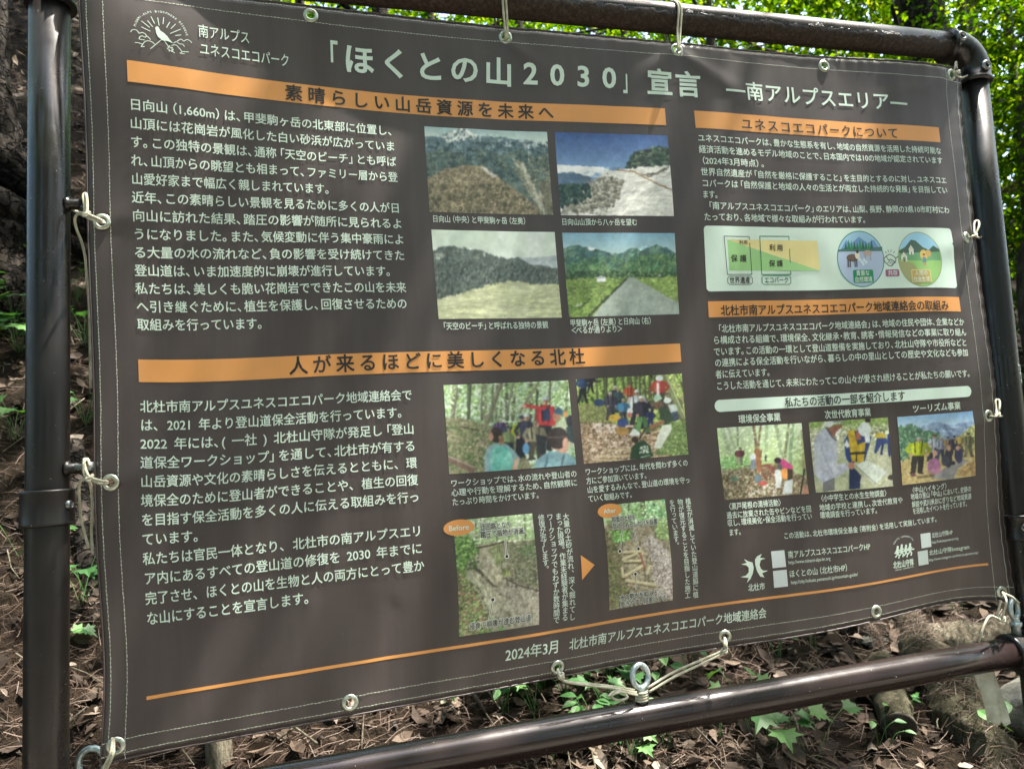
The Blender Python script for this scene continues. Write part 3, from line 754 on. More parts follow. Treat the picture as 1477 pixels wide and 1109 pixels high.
p.poly([(40, 320), (90, 285), (150, 252), (250, 236), (325, 237), (390, 275), (440, 320), (520, 380), (600, 440), (640, 500), (30, 500)], (136, 124, 100), (164, 152, 122), 16, 5, 13)
m = p.inside([(40, 320), (150, 260), (325, 245), (640, 500), (30, 500)]); p.mott(m, (100, 94, 78), 9, .55, 15, .7); p.mott(m, (168, 150, 115), 30, .62, 16, .6)
p.poly([(610, 330), (700, 260), (700, 500), (650, 500)], (140, 130, 105), (100, 100, 85), 14, 6, 17)
p.poly([(322, 240), (345, 244), (402, 290), (380, 296), (350, 275)], (222, 220, 205)); p.line([(300, 390), (330, 440), (345, 480)], 5, (90, 82, 66))
far = p.inside([(30, 105), (215, 52), (560, 112), (700, 150), (700, 330), (440, 318), (325, 240), (240, 236), (60, 305), (30, 300)]); p.hill(far, 80, .9, 41, 1.8); p.scatter(far & (p.y > 150), 700, 4, [(58, 82, 84), (74, 98, 92), (50, 72, 80)], 1.2, .6)
near = p.inside([(40, 320), (90, 285), (150, 252), (250, 236), (325, 240), (390, 280), (440, 320), (520, 380), (600, 440), (640, 500), (30, 500)]); p.hill(near, 75, .75, 42, 1.5, 60); p.scatter(near, 1500, 4.5, [(112, 100, 78), (142, 128, 100), (92, 86, 66), (166, 150, 120), (120, 118, 84)], 1.1, .65); p.scatter(near & (p.y > 330), 260, 7, [(88, 84, 62), (72, 72, 54)], 1.2, .7)
rt = p.inside([(470, 230), (700, 180), (700, 500), (640, 490), (560, 390)]); p.hill(rt, 60, .8, 43); p.scatter(rt, 380, 4.5, [(96, 106, 86), (140, 134, 108), (110, 116, 96)], 1.1, .6); p.poly([(510, 215), (532, 225), (578, 320), (612, 390), (638, 455), (622, 462), (590, 400), (545, 300)], (196, 192, 172), (150, 150, 130), 14, 9, 45); p.poly([(325, 240), (345, 244), (398, 288), (378, 292), (350, 272)], (224, 222, 208), (190, 186, 170), 9, 6, 46)
PR[1] = p.make("printed photo of a snowy peak above a brown ridge")
# 2 white sand ridge under blue sky
p = Pic([(695, 75), (1255, 88), (1284, 492), (722, 488)], (0.8747, 0.9436, 1.1044, 1.1128), 2)
p.grad((52, 84, 150), (125, 165, 208), 80, 285); m = p.inside([(700, 238), (960, 250), (960, 300), (700, 290)]); p.mott(m, (232, 236, 236), 40, .45, 2, 1, .1, .5)
p.poly([(690, 285), (760, 275), (800, 278), (870, 300), (900, 330), (690, 400)], (70, 98, 128), (90, 115, 138), 30, 4, 3)
p.poly([(690, 350), (740, 330), (790, 335), (850, 330), (900, 340), (860, 400), (690, 440)], (38, 62, 62), (62, 86, 74), 14, 10, 5)
p.poly([(700, 470), (745, 430), (800, 385), (860, 340), (905, 300), (950, 268), (1030, 258), (1110, 240), (1180, 232), (1300, 240), (1300, 510), (700, 510)], (228, 228, 218), (210, 212, 204), 40, 6, 6)
m = p._rough([(880, 320), (950, 285), (1030, 310), (1020, 370), (985, 440), (880, 470), (790, 460), (730, 470), (800, 400)], 14, 7); p.mott(m, (128, 124, 110), 12, .48, 8, .9); p.mott(m, (80, 80, 74), 8, .58, 9, .9)
m = p.inside([(700, 380), (900, 300), (900, 350), (760, 480), (700, 490)]); p.mott(m, (160, 156, 144), 9, .52, 10, .9)
p.line([(1000, 262), (1075, 268), (1140, 300), (1210, 335), (1285, 365)], 7, (150, 124, 92)); p.poly([(1120, 285), (1200, 270), (1260, 240), (1250, 262), (1160, 300)], (92, 90, 80), (150, 146, 134), 10, 4, 11)
p.poly([(1035, 250), (1062, 215), (1085, 170), (1130, 165), (1190, 145), (1262, 150), (1270, 230), (1180, 240), (1110, 235)], (34, 52, 48), (66, 86, 66), 14, 14, 12)
for x in (975, 983, 992, 1000, 1010): p.line([(x, 250), (x, 262)], 3, (70, 70, 80))
sl = p.inside([(700, 480), (745, 430), (860, 340), (950, 268), (1110, 240), (1290, 240), (1290, 500), (700, 500)]); p.hill(sl, 70, .32, 41, .7, 70); sh = p._rough([(870, 330), (945, 290), (1030, 312), (1015, 375), (980, 440), (870, 475), (790, 465), (740, 470), (800, 405)], 18, 47); p.scatter(sh, 170, 10, [(150, 148, 132), (118, 116, 100), (176, 172, 156), (88, 88, 78)], .8, .8); p.scatter(sl & (p.x < 960), 130, 6, [(130, 128, 114), (96, 96, 84)], .8, .7)
p.scatter(p.inside([(1045, 250), (1065, 215), (1088, 172), (1130, 168), (1190, 148), (1262, 152), (1268, 228), (1180, 238)]), 170, 10, [(38, 58, 50), (62, 84, 66), (26, 42, 40), (84, 100, 78)], .9, .85); p.scatter(p.inside([(690, 350), (860, 330), (870, 395), (700, 455)]), 150, 8, [(36, 60, 58), (58, 84, 72), (26, 46, 48)], 1.6, .9); p.hill(p.inside([(690, 290), (800, 280), (900, 330), (690, 350)]), 50, .6, 44)
PR[2] = p.make("printed photo of a white sand ridge under blue sky")
# 3 pale sand beach and dark mountain
p = Pic([(85, 555), (693, 573), (728, 998), (108, 1005)], (0.6245, 0.7440, 0.8597, 0.9100), 3)
p.grad((206, 226, 206), (214, 228, 216), 555, 720); p.mott(p.inside([(400, 555), (720, 560), (720, 720), (480, 700)]), (228, 236, 232), 120, .4, 2, .7, .3)
p.poly([(500, 695), (600, 700), (700, 690), (730, 760), (560, 740)], (165, 182, 188), (190, 202, 204), 14, 2, 3)
p.poly([(80, 672), (130, 645), (185, 638), (250, 655), (330, 658), (400, 690), (460, 705), (520, 700), (580, 735), (660, 742), (740, 760), (740, 850), (80, 920)], (84, 98, 96), (118, 130, 120), 26, 6, 4)
m = p.inside([(80, 700), (560, 740), (740, 780), (740, 850), (80, 920)]); p.mott(m, (64, 78, 78), 13, .54, 5, .75); p.mott(m, (120, 128, 116), 30, .6, 6, .5)
p.ell(122, 688, 22, 18, (165, 175, 160)); p.line([(345, 665), (350, 690)], 8, (190, 198, 188)); p.line([(112, 790), (116, 815)], 6, (170, 175, 165))
p.poly([(100, 905), (160, 888), (250, 868), (300, 845), (380, 826), (450, 814), (500, 814), (580, 828), (740, 830), (740, 1010), (100, 1010)], (202, 208, 164), (190, 196, 150), 60, 2, 7)
m = p.inside([(100, 905), (500, 815), (740, 830), (740, 1010), (100, 1010)]); p.mott(m, (216, 220, 182), 70, .55, 9, .8, .2, .4)
m = p.inside([(80, 672), (130, 645), (185, 638), (330, 660), (460, 705), (580, 737), (740, 764), (740, 830), (580, 826), (500, 812), (380, 826), (250, 868), (100, 905)]); p.hill(m, 95, .95, 41, 1.7, 60); p.scatter(m & (p.y > 720), 1100, 4.5, [(66, 80, 76), (86, 98, 90), (52, 66, 66), (104, 114, 102)], 1.7, .7); p.scatter(m & (p.y <= 730), 400, 4, [(92, 106, 100), (72, 86, 84)], 1.2, .5)
m = p.inside([(100, 905), (250, 868), (380, 828), (500, 815), (740, 832), (740, 1010), (100, 1010)]); p.hill(m, 160, .16, 42, .35, 80); p.scatter(m, 160, 4, [(184, 190, 146), (222, 226, 192)], .5, .5)
PR[3] = p.make("printed photo of a pale sand slope before dark mountains")
# 4 straight road through fields
p = Pic([(732, 577), (1290, 577), (1315, 983), (770, 990)], (0.8744, 0.7444, 1.1040, 0.9085), 4)
p.grad((120, 172, 200), (182, 212, 212), 577, 700)
p.poly([(725, 665), (760, 648), (800, 640), (850, 652), (930, 668), (985, 685), (1030, 680), (1075, 652), (1120, 668), (1195, 638), (1250, 655), (1310, 690), (1310, 800), (725, 800)], (64, 104, 104), (96, 132, 112), 30, 5, 2)
p.ell(875, 658, 18, 8, (225, 232, 236)); p.poly([(740, 740), (820, 735), (900, 705), (960, 750), (1000, 760), (1100, 700), (1200, 680), (1320, 700), (1320, 800), (740, 800)], (68, 116, 84), (112, 146, 92), 22, 6, 4)
p.poly([(740, 770), (1320, 775), (1320, 805), (740, 808)], (48, 78, 52), (74, 100, 66), 10, 5, 6)
p.poly([(740, 803), (1320, 795), (1330, 1000), (740, 1000)], (112, 146, 66), (140, 166, 84), 22, 0, 7); m = p.inside([(740, 803), (1060, 800), (900, 1000), (740, 1000)]); p.mott(m, (78, 110, 52), 16, .56, 8, .8)
p.line([(740, 858), (940, 845)], 8, (88, 96, 60)); p.poly([(1058, 797), (1078, 797), (1330, 940), (1330, 1000), (870, 1000)], (150, 166, 156), (164, 178, 166), 40, 0, 10)
p.line([(1052, 803), (860, 990)], 12, (56, 66, 46)); p.line([(870, 905), (820, 945)], 12, (60, 78, 44)); p.poly([(805, 925), (835, 922), (832, 938), (806, 940)], (206, 214, 206))
p.poly([(903, 800), (925, 793), (947, 800), (946, 822), (905, 824)], (214, 226, 224)); p.poly([(1165, 784), (1220, 782), (1220, 794), (1165, 795)], (190, 200, 196))
m = p.inside([(725, 668), (800, 641), (930, 670), (985, 686), (1030, 681), (1075, 653), (1195, 640), (1310, 692), (1310, 775), (725, 775)]); p.hill(m, 85, 1.0, 41, 1.3, 60); p.scatter(m & (p.y > 700), 600, 4.5, [(60, 104, 76), (88, 132, 84), (48, 88, 72), (116, 150, 92)], 1.0, .6); p.scatter(p.inside([(730, 772), (1310, 775), (1310, 803), (730, 806)]), 260, 7, [(46, 76, 50), (70, 100, 62), (36, 60, 44), (96, 124, 80)], .9, .9)
fl = p.inside([(740, 806), (1050, 802), (862, 985), (765, 985)]); p.scatter(fl, 700, 6, [(96, 130, 56), (128, 158, 74), (150, 172, 92), (78, 108, 48)], .4, .7); fr = p.inside([(1080, 800), (1310, 800), (1315, 925)]); p.scatter(fr, 420, 5, [(104, 140, 60), (140, 168, 84), (166, 186, 108)], .4, .7); rd = p.inside([(1058, 798), (1078, 798), (1325, 938), (1325, 1000), (872, 1000)]); p.scatter(rd, 500, 3, [(146, 160, 152), (172, 184, 174), (158, 172, 164)], .6, .5); p.poly([(903, 801), (925, 793), (947, 800), (946, 822), (905, 824)], (220, 230, 228)); p.poly([(903, 801), (925, 793), (947, 800), (940, 806), (910, 807)], (176, 186, 190))
PR[4] = p.make("printed photo of a straight road through green fields")
# 5 hikers watching a guide in red
p = Pic([(55, 153), (1315, 92), (1395, 932), (130, 1038)], (0.6236, 0.4686, 0.8610, 0.6260), 5)
p.forest(480, (168, 196, 164), [((206, 226, 204), 40, .52), ((120, 156, 96), 34, .55), ((88, 124, 76), 20, .62)], [160, 205, 310, 450, 480, 590, 640, 700, 760, 930, 1000, 1130, 1290], 30, (104, 106, 84), 5)
p.line([(330, 150), (315, 480)], 34, (72, 84, 66)); p.line([(640, 130), (560, 400), (500, 520)], 50, (122, 124, 98)); p.line([(1005, 130), (905, 300), (820, 420)], 34, (140, 138, 118)); p.line([(1000, 190), (990, 480)], 26, (70, 78, 58))
p.mott(p.inside([(60, 100), (1400, 90), (1400, 330), (60, 330)]), (140, 176, 104), 46, .55, 4, .8)
p.poly([(60, 480), (250, 480), (480, 540), (640, 600), (800, 700), (900, 860), (960, 1000), (60, 1060)], (104, 112, 78), (150, 140, 112), 20, 16, 6); m = p.inside([(60, 520), (480, 560), (640, 800), (640, 1060), (60, 1060)]); p.mott(m, (74, 100, 56), 26, .5, 9, .9); p.mott(m, (186, 172, 146), 10, .62, 10, .9)
p.line([(230, 560), (420, 600)], 16, (66, 54, 44)); p.line([(100, 870), (360, 985)], 62, (112, 90, 78)); p.line([(110, 850), (370, 960)], 14, (160, 140, 128)); p.ell(365, 985, 26, 36, (150, 122, 108))
up = p.inside([(60, 150), (1320, 90), (1360, 420), (90, 460)]); p.scatter(up, 900, 11, [(168, 204, 130), (206, 230, 190), (120, 160, 92), (224, 236, 218), (144, 184, 108)], .8, .62); p.scatter(p.inside([(80, 490), (480, 540), (800, 700), (900, 1000), (120, 1040)]), 1000, 8, [(96, 122, 70), (132, 146, 96), (164, 150, 120), (78, 96, 56), (190, 180, 156)], .6, .75)
for a, b, w_, c in (((330, 150), (312, 480), 30, (84, 92, 74)), ((640, 130), (500, 520), 44, (128, 128, 104)), ((1005, 130), (820, 420), 26, (146, 142, 122)), ((200, 190), (165, 470), 24, (120, 118, 100)), ((450, 170), (440, 470), 20, (132, 134, 112)), ((760, 130), (690, 470), 22, (134, 134, 112)), ((1000, 190), (990, 480), 20, (84, 88, 68)), ((560, 150), (545, 500), 18, (118, 118, 96)), ((1130, 120), (1120, 300), 14, (110, 108, 88))): p.line([a, b], w_, c, .85); p.line([(a[0] + w_ * .25, a[1]), (b[0] + w_ * .25, b[1])], w_ * .4, np.array(c) * .72, .8)
p.line([(100, 870), (360, 985)], 62, (118, 96, 84)); p.line([(110, 850), (370, 960)], 14, (170, 150, 138))
for x, y, h, c, hat in [(640, 720, 240, (96, 70, 120), (210, 200, 205)), (700, 720, 200, (50, 60, 84), None), (720, 830, 260, (120, 140, 92), (110, 130, 88))]: p.person(x, y, h, c, hat=hat, wide=1.6)
p.person(835, 850, 400, (184, 196, 40), (34, 36, 46), (54, 64, 92), wide=1.0); p.person(890, 870, 440, (56, 60, 84), (36, 38, 46), (214, 222, 222), wide=1.1); p.ell(890, 770, 34, 56, (96, 160, 212))
p.person(1085, 780, 520, (190, 58, 62), (40, 44, 56), (196, 216, 220)); p.poly([(1050, 380), (1120, 370), (1135, 480), (1060, 500)], (46, 58, 92)); p.line([(1070, 372), (985, 365), (905, 348), (868, 352)], 36, (196, 62, 62)); p.ell(868, 352, 22, 13, (206, 160, 140)); p.poly([(1120, 360), (1170, 370), (1185, 540), (1110, 545), (1140, 460)], (186, 50, 58))
p.person(985, 880, 380, (150, 144, 116), (70, 66, 56), (150, 148, 120), wide=1.4); p.poly([(985, 630), (1090, 650), (1090, 860), (1010, 800)], (34, 40, 48))
p.poly([(1180, 530), (1250, 480), (1330, 560), (1370, 760), (1200, 760)], (172, 186, 152)); p.ell(1195, 455, 40, 48, (170, 120, 96)); p.poly([(1160, 400), (1215, 356), (1255, 380), (1258, 440), (1180, 425)], (54, 88, 116)); p.ell(1335, 500, 44, 60, (40, 46, 56)); p.poly([(1290, 560), (1390, 520), (1390, 720), (1320, 700)], (44, 62, 66)); p.ell(1285, 430, 24, 30, (200, 140, 84))
p.poly([(480, 1010), (475, 860), (500, 770), (580, 715), (690, 725), (760, 780), (835, 870), (790, 990), (700, 1010)], (128, 164, 172)); p.poly([(530, 850), (580, 745), (700, 755), (750, 830), (762, 1000), (540, 1010)], (92, 180, 168), (130, 206, 192), 60, 0, 20); p.line([(800, 880), (770, 975)], 40, (200, 160, 132))
p.ell(595, 640, 62, 76, (48, 40, 38)); p.ell(540, 660, 24, 42, (190, 140, 118)); p.poly([(610, 650), (650, 640), (672, 720), (630, 745)], (140, 104, 70)); p.line([(560, 590), (640, 610)], 30, (60, 46, 42))
p.poly([(962, 975), (985, 890), (1060, 830), (1140, 790), (1270, 800), (1360, 850), (1400, 900), (1400, 960)], (104, 146, 160), (128, 170, 180), 80, 0, 22); p.line([(1110, 830), (1080, 960)], 22, (76, 112, 126)); p.line([(1270, 830), (1240, 950)], 22, (76, 112, 126))
p.poly([(1140, 770), (1250, 760), (1290, 700), (1310, 760), (1280, 820)], (196, 146, 122)); p.ell(1205, 665, 112, 108, (50, 42, 42)); p.ell(1285, 720, 30, 62, (198, 150, 126)); p.line([(1110, 660), (1300, 655)], 18, (84, 72, 70))
PR[5] = p.make("printed photo of hikers behind a guide in red")
# 6 helmeted group in a gully
p = Pic([(50, 92), (1265, 40), (1310, 955), (145, 1060)], (0.8766, 0.4690, 1.1000, 0.6270), 6)
p.forest(360, (150, 180, 84), [((196, 214, 120), 60, .52), ((90, 122, 56), 40, .55), ((60, 84, 44), 24, .6)], [130, 400, 505, 610, 690, 740, 790, 850, 905, 960], 40, (62, 70, 46), 6)
p.poly([(780, 200), (900, 150), (1060, 200), (1250, 330), (1300, 600), (900, 420)], (72, 76, 60), (112, 106, 82), 30, 20, 3); p.line([(1075, 60), (1270, 540)], 58, (112, 132, 76)); p.line([(1150, 60), (1290, 380)], 26, (150, 140, 112)); p.line([(1200, 60), (1290, 250)], 14, (70, 72, 50))
p.poly([(60, 420), (200, 380), (420, 420), (430, 560), (300, 600), (90, 600)], (108, 120, 66), (150, 148, 96), 40, 14, 4)
p.poly([(80, 560), (300, 570), (520, 620), (700, 720), (960, 680), (1320, 600), (1320, 970), (130, 1070)], (140, 116, 88), (196, 168, 138), 34, 10, 7); m = p.inside([(80, 560), (1320, 600), (1320, 970), (130, 1070)]); p.mott(m, (92, 78, 56), 20, .54, 8, .9); p.mott(p.inside([(240, 600), (520, 620), (480, 720), (300, 720)]), (222, 208, 200), 30, .42, 9); p.mott(p.inside([(180, 760), (700, 720), (690, 900), (240, 1050)]), (226, 206, 190), 24, .55, 10)
p.poly([(1130, 600), (1300, 580), (1320, 960), (930, 960), (1000, 860), (1080, 720)], (70, 96, 50), (112, 130, 72), 24, 10, 12)
p.scatter(p.inside([(240, 60), (1270, 45), (1250, 330), (300, 360)]), 600, 12, [(150, 190, 86), (196, 216, 120), (96, 132, 60), (120, 160, 70)], .9, .55); p.scatter(p.inside([(70, 420), (430, 420), (430, 600), (90, 600)]), 400, 9, [(116, 130, 70), (150, 152, 100), (86, 100, 54)], .6, .8); p.scatter(p.inside([(90, 620), (960, 690), (930, 1000), (140, 1060)]), 1100, 9, [(150, 124, 94), (196, 170, 142), (110, 90, 68), (226, 208, 192), (90, 76, 58)], .6, .75); p.scatter(p.inside([(1130, 600), (1305, 580), (1315, 960), (930, 960)]), 700, 9, [(84, 118, 58), (118, 146, 78), (62, 88, 46), (146, 166, 104)], .7, .8)
for x, w_ in ((130, 20), (300, 26), (400, 40), (505, 26), (610, 22), (690, 30), (740, 18), (790, 24), (850, 18), (905, 26), (960, 20)): p.line([(x - 8, 70), (x + 4, 330)], w_, (66, 74, 50), .8); p.line([(x - 12, 70), (x, 330)], w_ * .3, (118, 122, 88), .7)
p.line([(1075, 60), (1270, 540)], 50, (118, 134, 84)); p.line([(1090, 60), (1285, 540)], 14, (176, 180, 140))
for a, b in (((280, 975), (660, 965)), ((440, 905), (700, 895)), ((800, 750), (1000, 690)), ((290, 1010), (640, 1020))): p.line([a, b], 16, (202, 186, 142))
p.person(135, 370, 360, (36, 58, 92), (26, 28, 36), (30, 30, 36)); p.person(225, 260, 250, (30, 32, 40), (30, 32, 40)); p.line([(250, 125), (350, 125)], 16, (34, 36, 44)); p.ell(320, 370, 60, 40, (44, 64, 104))
for x, y, h, c, l, hat in [(500, 480, 300, (46, 56, 66), (50, 56, 60), (216, 224, 228)), (545, 470, 260, (60, 84, 92), (50, 56, 60), (160, 140, 120)), (670, 400, 240, (208, 84, 50), (130, 70, 60), (200, 92, 60)), (745, 660, 430, (206, 212, 216), (44, 46, 52), (216, 228, 224)), (455, 560, 310, (70, 70, 92), (60, 60, 70), (200, 196, 200)), (595, 600, 270, (64, 130, 178), (60, 60, 80), (190, 190, 150)), (810, 720, 420, (58, 56, 72), (92, 140, 84), (224, 230, 232)), (1015, 430, 360, (204, 72, 62), (70, 70, 66), (228, 232, 236)), (900, 650, 200, (44, 58, 112), (40, 52, 96), (226, 230, 232))]: p.person(x, y, h, c, l, hat, wide=1.25)
p.ell(1010, 95, 42, 34, (226, 230, 236)); p.poly([(980, 150), (1005, 140), (1010, 300), (975, 290)], (226, 226, 226)); p.ell(500, 545, 70, 42, (206, 168, 60)); p.ell(590, 600, 66, 52, (54, 78, 142)); p.ell(672, 468, 34, 36, (228, 232, 234)); p.ell(668, 515, 28, 30, (196, 120, 104)); p.ell(585, 690, 70, 44, (176, 134, 66)); p.line([(630, 640), (700, 640)], 24, (222, 190, 176))
p.poly([(1000, 450), (1060, 425), (1150, 500), (1170, 580), (1060, 630), (1010, 560)], (42, 66, 48)); p.line([(1040, 590), (900, 650)], 36, (150, 96, 72)); p.poly([(1030, 630), (1130, 620), (1130, 690), (1000, 890), (930, 880), (980, 740)], (190, 200, 186)); p.ell(985, 390, 44, 50, (120, 84, 66)); p.poly([(935, 330), (960, 285), (1010, 285), (1040, 330), (960, 370)], (172, 214, 186)); p.ell(1095, 350, 44, 32, (206, 220, 216)); p.poly([(1130, 470), (1200, 440), (1215, 570), (1160, 590)], (54, 70, 90)); p.poly([(1100, 400), (1190, 400), (1210, 470), (1130, 490)], (176, 194, 190))
p.line([(850, 660), (770, 780)], 14, (50, 46, 40)); p.poly([(660, 740), (690, 680), (730, 665), (780, 720), (770, 750)], (214, 222, 222)); p.ell(720, 790, 40, 36, (60, 46, 40)); p.poly([(660, 1000), (680, 880), (740, 820), (830, 800), (890, 860), (920, 970), (800, 1010)], (40, 70, 48)); p.mott(p.inside([(755, 870), (860, 850), (880, 930), (770, 950)]), (206, 220, 206), 16, .45, 30); p.line([(780, 985), (880, 960)], 8, (190, 206, 190))
PR[6] = p.make("printed photo of people in white helmets crowded in a gully")
# 7 woodland clean-up
p = Pic([(63, 220), (1037, 158), (1120, 965), (170, 1040)], (1.1692, 0.3739, 1.3648, 0.5160), 7, 130)
p.grad((206, 226, 196), (168, 196, 128), 200, 600); p.mott(np.ones_like(p.x), (186, 212, 150), 90, .5, 2, .8, .2); p.mott(p.inside([(60, 560), (400, 540), (420, 700), (100, 720)]), (128, 186, 108), 40, .35, 3, .9, .2); p.mott(p.inside([(900, 300), (1120, 200), (1120, 700), (920, 700)]), (150, 172, 110), 26, .5, 4, .9)
for a, b, w_, c in [((130, 230), (215, 500), 44, (150, 170, 140)), ((190, 220), (290, 480), 30, (170, 180, 160)), ((300, 210), (315, 450), 22, (130, 150, 116)), ((490, 210), (535, 500), 36, (132, 110, 84)), ((570, 200), (545, 480), 28, (126, 112, 84)), ((640, 200), (640, 600), 36, (150, 176, 132)), ((745, 190), (825, 560), 40, (150, 168, 128)), ((890, 180), (850, 560), 32, (116, 120, 92)), ((930, 180), (910, 620), 40, (134, 164, 128)), ((1050, 260), (1080, 900), 40, (150, 150, 100))]: p.line([a, b], w_, c)
p.line([(530, 480), (555, 700)], 60, (148, 96, 62)); p.line([(570, 480), (565, 700)], 40, (122, 84, 58))
p.poly([(110, 700), (300, 670), (480, 640), (760, 640), (960, 720), (1130, 800), (1130, 980), (160, 1050)], (112, 100, 70), (160, 148, 112), 24, 18, 7); m = p.inside([(110, 700), (500, 660), (700, 760), (700, 1040), (160, 1050)]); p.mott(m, (64, 66, 46), 26, .5, 8, .9); p.mott(m, (206, 200, 178), 18, .63, 9, .9); p.mott(p.inside([(540, 640), (760, 620), (760, 800), (560, 800)]), (124, 62, 56), 26, .45, 10, .8); p.mott(p.inside([(430, 880), (760, 840), (760, 1000), (440, 1010)]), (204, 206, 196), 26, .5, 11, .9)
p.scatter(p.inside([(80, 230), (1040, 170), (1090, 560), (110, 620)]), 500, 13, [(206, 226, 186), (176, 206, 144), (222, 236, 210), (150, 186, 120)], .8, .4); p.scatter(p.inside([(100, 560), (420, 540), (460, 680), (110, 720)]), 300, 10, [(132, 190, 112), (164, 210, 140), (104, 156, 88)], .7, .7); p.scatter(p.inside([(110, 700), (480, 650), (1100, 760), (1120, 980), (170, 1040)]), 1400, 9, [(120, 106, 76), (156, 146, 112), (84, 80, 58), (200, 192, 170), (104, 66, 58)], .6, .8); p.line([(540, 480), (560, 700)], 50, (146, 98, 66))
p.person(335, 640, 190, (120, 70, 78), (150, 150, 120), (70, 50, 50), wide=1.5); p.ell(485, 555, 36, 34, (206, 218, 226)); p.poly([(465, 590), (515, 580), (520, 690), (460, 690)], (110, 126, 140)); p.person(635, 600, 70, (60, 70, 60)); p.ell(285, 800, 40, 26, (84, 130, 110))
p.poly([(760, 600), (830, 570), (900, 620), (945, 660), (930, 720), (840, 690)], (196, 66, 128)); p.ell(770, 590, 40, 34, (46, 40, 52)); p.ell(855, 740, 56, 60, (226, 150, 74)); p.poly([(740, 700), (800, 680), (820, 800), (800, 900), (750, 900)], (204, 212, 212)); p.poly([(850, 830), (940, 790), (930, 960), (820, 970)], (196, 206, 206)); p.poly([(770, 620), (820, 640), (810, 700), (760, 690)], (80, 84, 78)); p.poly([(880, 680), (940, 690), (940, 800), (880, 810)], (66, 56, 50))
p.ell(545, 800, 40, 50, (96, 120, 130)); p.ell(600, 850, 50, 26, (190, 84, 80)); p.line([(1070, 690), (1025, 960)], 16, (34, 36, 32)); p.poly([(1050, 880), (1120, 860), (1120, 970), (1040, 970)], (196, 140, 110))
PR[7] = p.make("printed photo of litter pickers in a misty wood")
# 8 life vest and map
p = Pic([(40, 152), (960, 95), (1015, 880), (145, 955)], (1.3817, 0.3749, 1.5683, 0.5166), 8, 130)
p.fill((150, 168, 96)); p.mott(np.ones_like(p.x), (112, 146, 66), 60, .5, 2, .9, .15); p.poly([(40, 230), (500, 190), (1000, 180), (1040, 420), (1040, 900), (80, 960)], (186, 190, 156), (160, 172, 130), 40, 10, 3); p.mott(p.inside([(380, 180), (1000, 160), (1000, 330), (400, 330)]), (214, 216, 196), 22, .5, 4); p.mott(p.inside([(380, 180), (1000, 160), (1000, 330), (400, 330)]), (96, 112, 66), 26, .58, 5); p.poly([(640, 520), (1040, 480), (1040, 880), (700, 880)], (196, 200, 168), (176, 184, 146), 50, 0, 6)
p.scatter(p.inside([(40, 150), (960, 100), (975, 230), (60, 250)]), 420, 11, [(124, 160, 76), (156, 182, 100), (96, 130, 60)], .7, .7); p.scatter(p.inside([(60, 220), (980, 180), (1000, 420), (80, 560)]), 380, 13, [(198, 200, 176), (168, 176, 140), (220, 220, 204), (136, 146, 104)], .7, .75); p.scatter(p.inside([(380, 420), (1010, 440), (1015, 880), (380, 930)]), 420, 9, [(186, 190, 160), (204, 206, 180), (166, 172, 138)], .6, .6)
p.poly([(115, 420), (130, 320), (210, 215), (330, 280), (380, 380), (390, 560), (380, 640), (500, 620), (520, 690), (380, 780), (300, 860), (200, 830), (130, 750)], (186, 192, 204), (164, 172, 190), 90, 0, 7); p.line([(200, 430), (260, 600), (340, 740)], 12, (146, 152, 172)); p.poly([(225, 840), (360, 780), (360, 920), (230, 940)], (104, 106, 110)); p.poly([(270, 230), (340, 190), (440, 180), (430, 240), (380, 300), (350, 330), (300, 270)], (146, 92, 76)); p.poly([(205, 190), (240, 145), (330, 135), (450, 150), (440, 165), (350, 170), (290, 215)], (206, 214, 212)); p.line([(330, 145), (455, 152)], 16, (120, 130, 136)); p.poly([(375, 260), (430, 215), (420, 270), (370, 320), (355, 310)], (214, 218, 214)); p.line([(260, 225), (330, 330), (370, 360)], 22, (92, 96, 108))
p.poly([(460, 380), (500, 290), (620, 250), (770, 320), (740, 440), (690, 600), (520, 620), (480, 560)], (38, 62, 124)); p.poly([(460, 420), (490, 350), (525, 430), (500, 450)], (214, 220, 226)); p.poly([(500, 260), (580, 235), (640, 400), (700, 380), (680, 600), (640, 615), (545, 600), (520, 430)], (216, 184, 38), (196, 160, 34), 50, 0, 9); p.poly([(570, 250), (600, 260), (645, 400), (610, 420)], (60, 64, 90)); p.line([(540, 515), (690, 505)], 26, (34, 34, 38)); p.line([(600, 520), (600, 600)], 14, (34, 34, 38)); p.poly([(590, 265), (640, 270), (650, 350), (600, 360)], (176, 96, 76)); p.ell(690, 235, 74, 84, (212, 222, 220)); p.poly([(690, 300), (752, 300), (750, 395), (700, 390)], (216, 224, 224)); p.ell(725, 130, 34, 30, (52, 46, 40))
p.poly([(520, 670), (580, 680), (655, 760), (640, 830), (640, 900), (520, 910)], (34, 48, 88)); p.poly([(590, 640), (720, 585), (950, 720), (830, 840), (780, 840)], (206, 218, 206)); p.line([(590, 645), (820, 850)], 9, (120, 130, 126)); p.ell(545, 650, 36, 40, (190, 128, 108))
p.ell(870, 315, 60, 36, (200, 174, 50)); p.poly([(830, 340), (940, 340), (960, 400), (880, 420), (820, 520), (800, 500)], (44, 66, 130)); p.line([(900, 400), (880, 520)], 26, (34, 50, 104)); p.poly([(950, 300), (1000, 280), (1030, 470), (970, 560), (955, 520)], (38, 58, 116)); p.poly([(1040, 660), (1070, 640), (1090, 860), (1040, 820)], (44, 46, 70)); p.ell(990, 780, 40, 30, (70, 60, 54)); p.poly([(1000, 720), (1060, 740), (1050, 860), (1010, 860)], (50, 52, 76))
PR[8] = p.make("printed photo of two people reading a map")
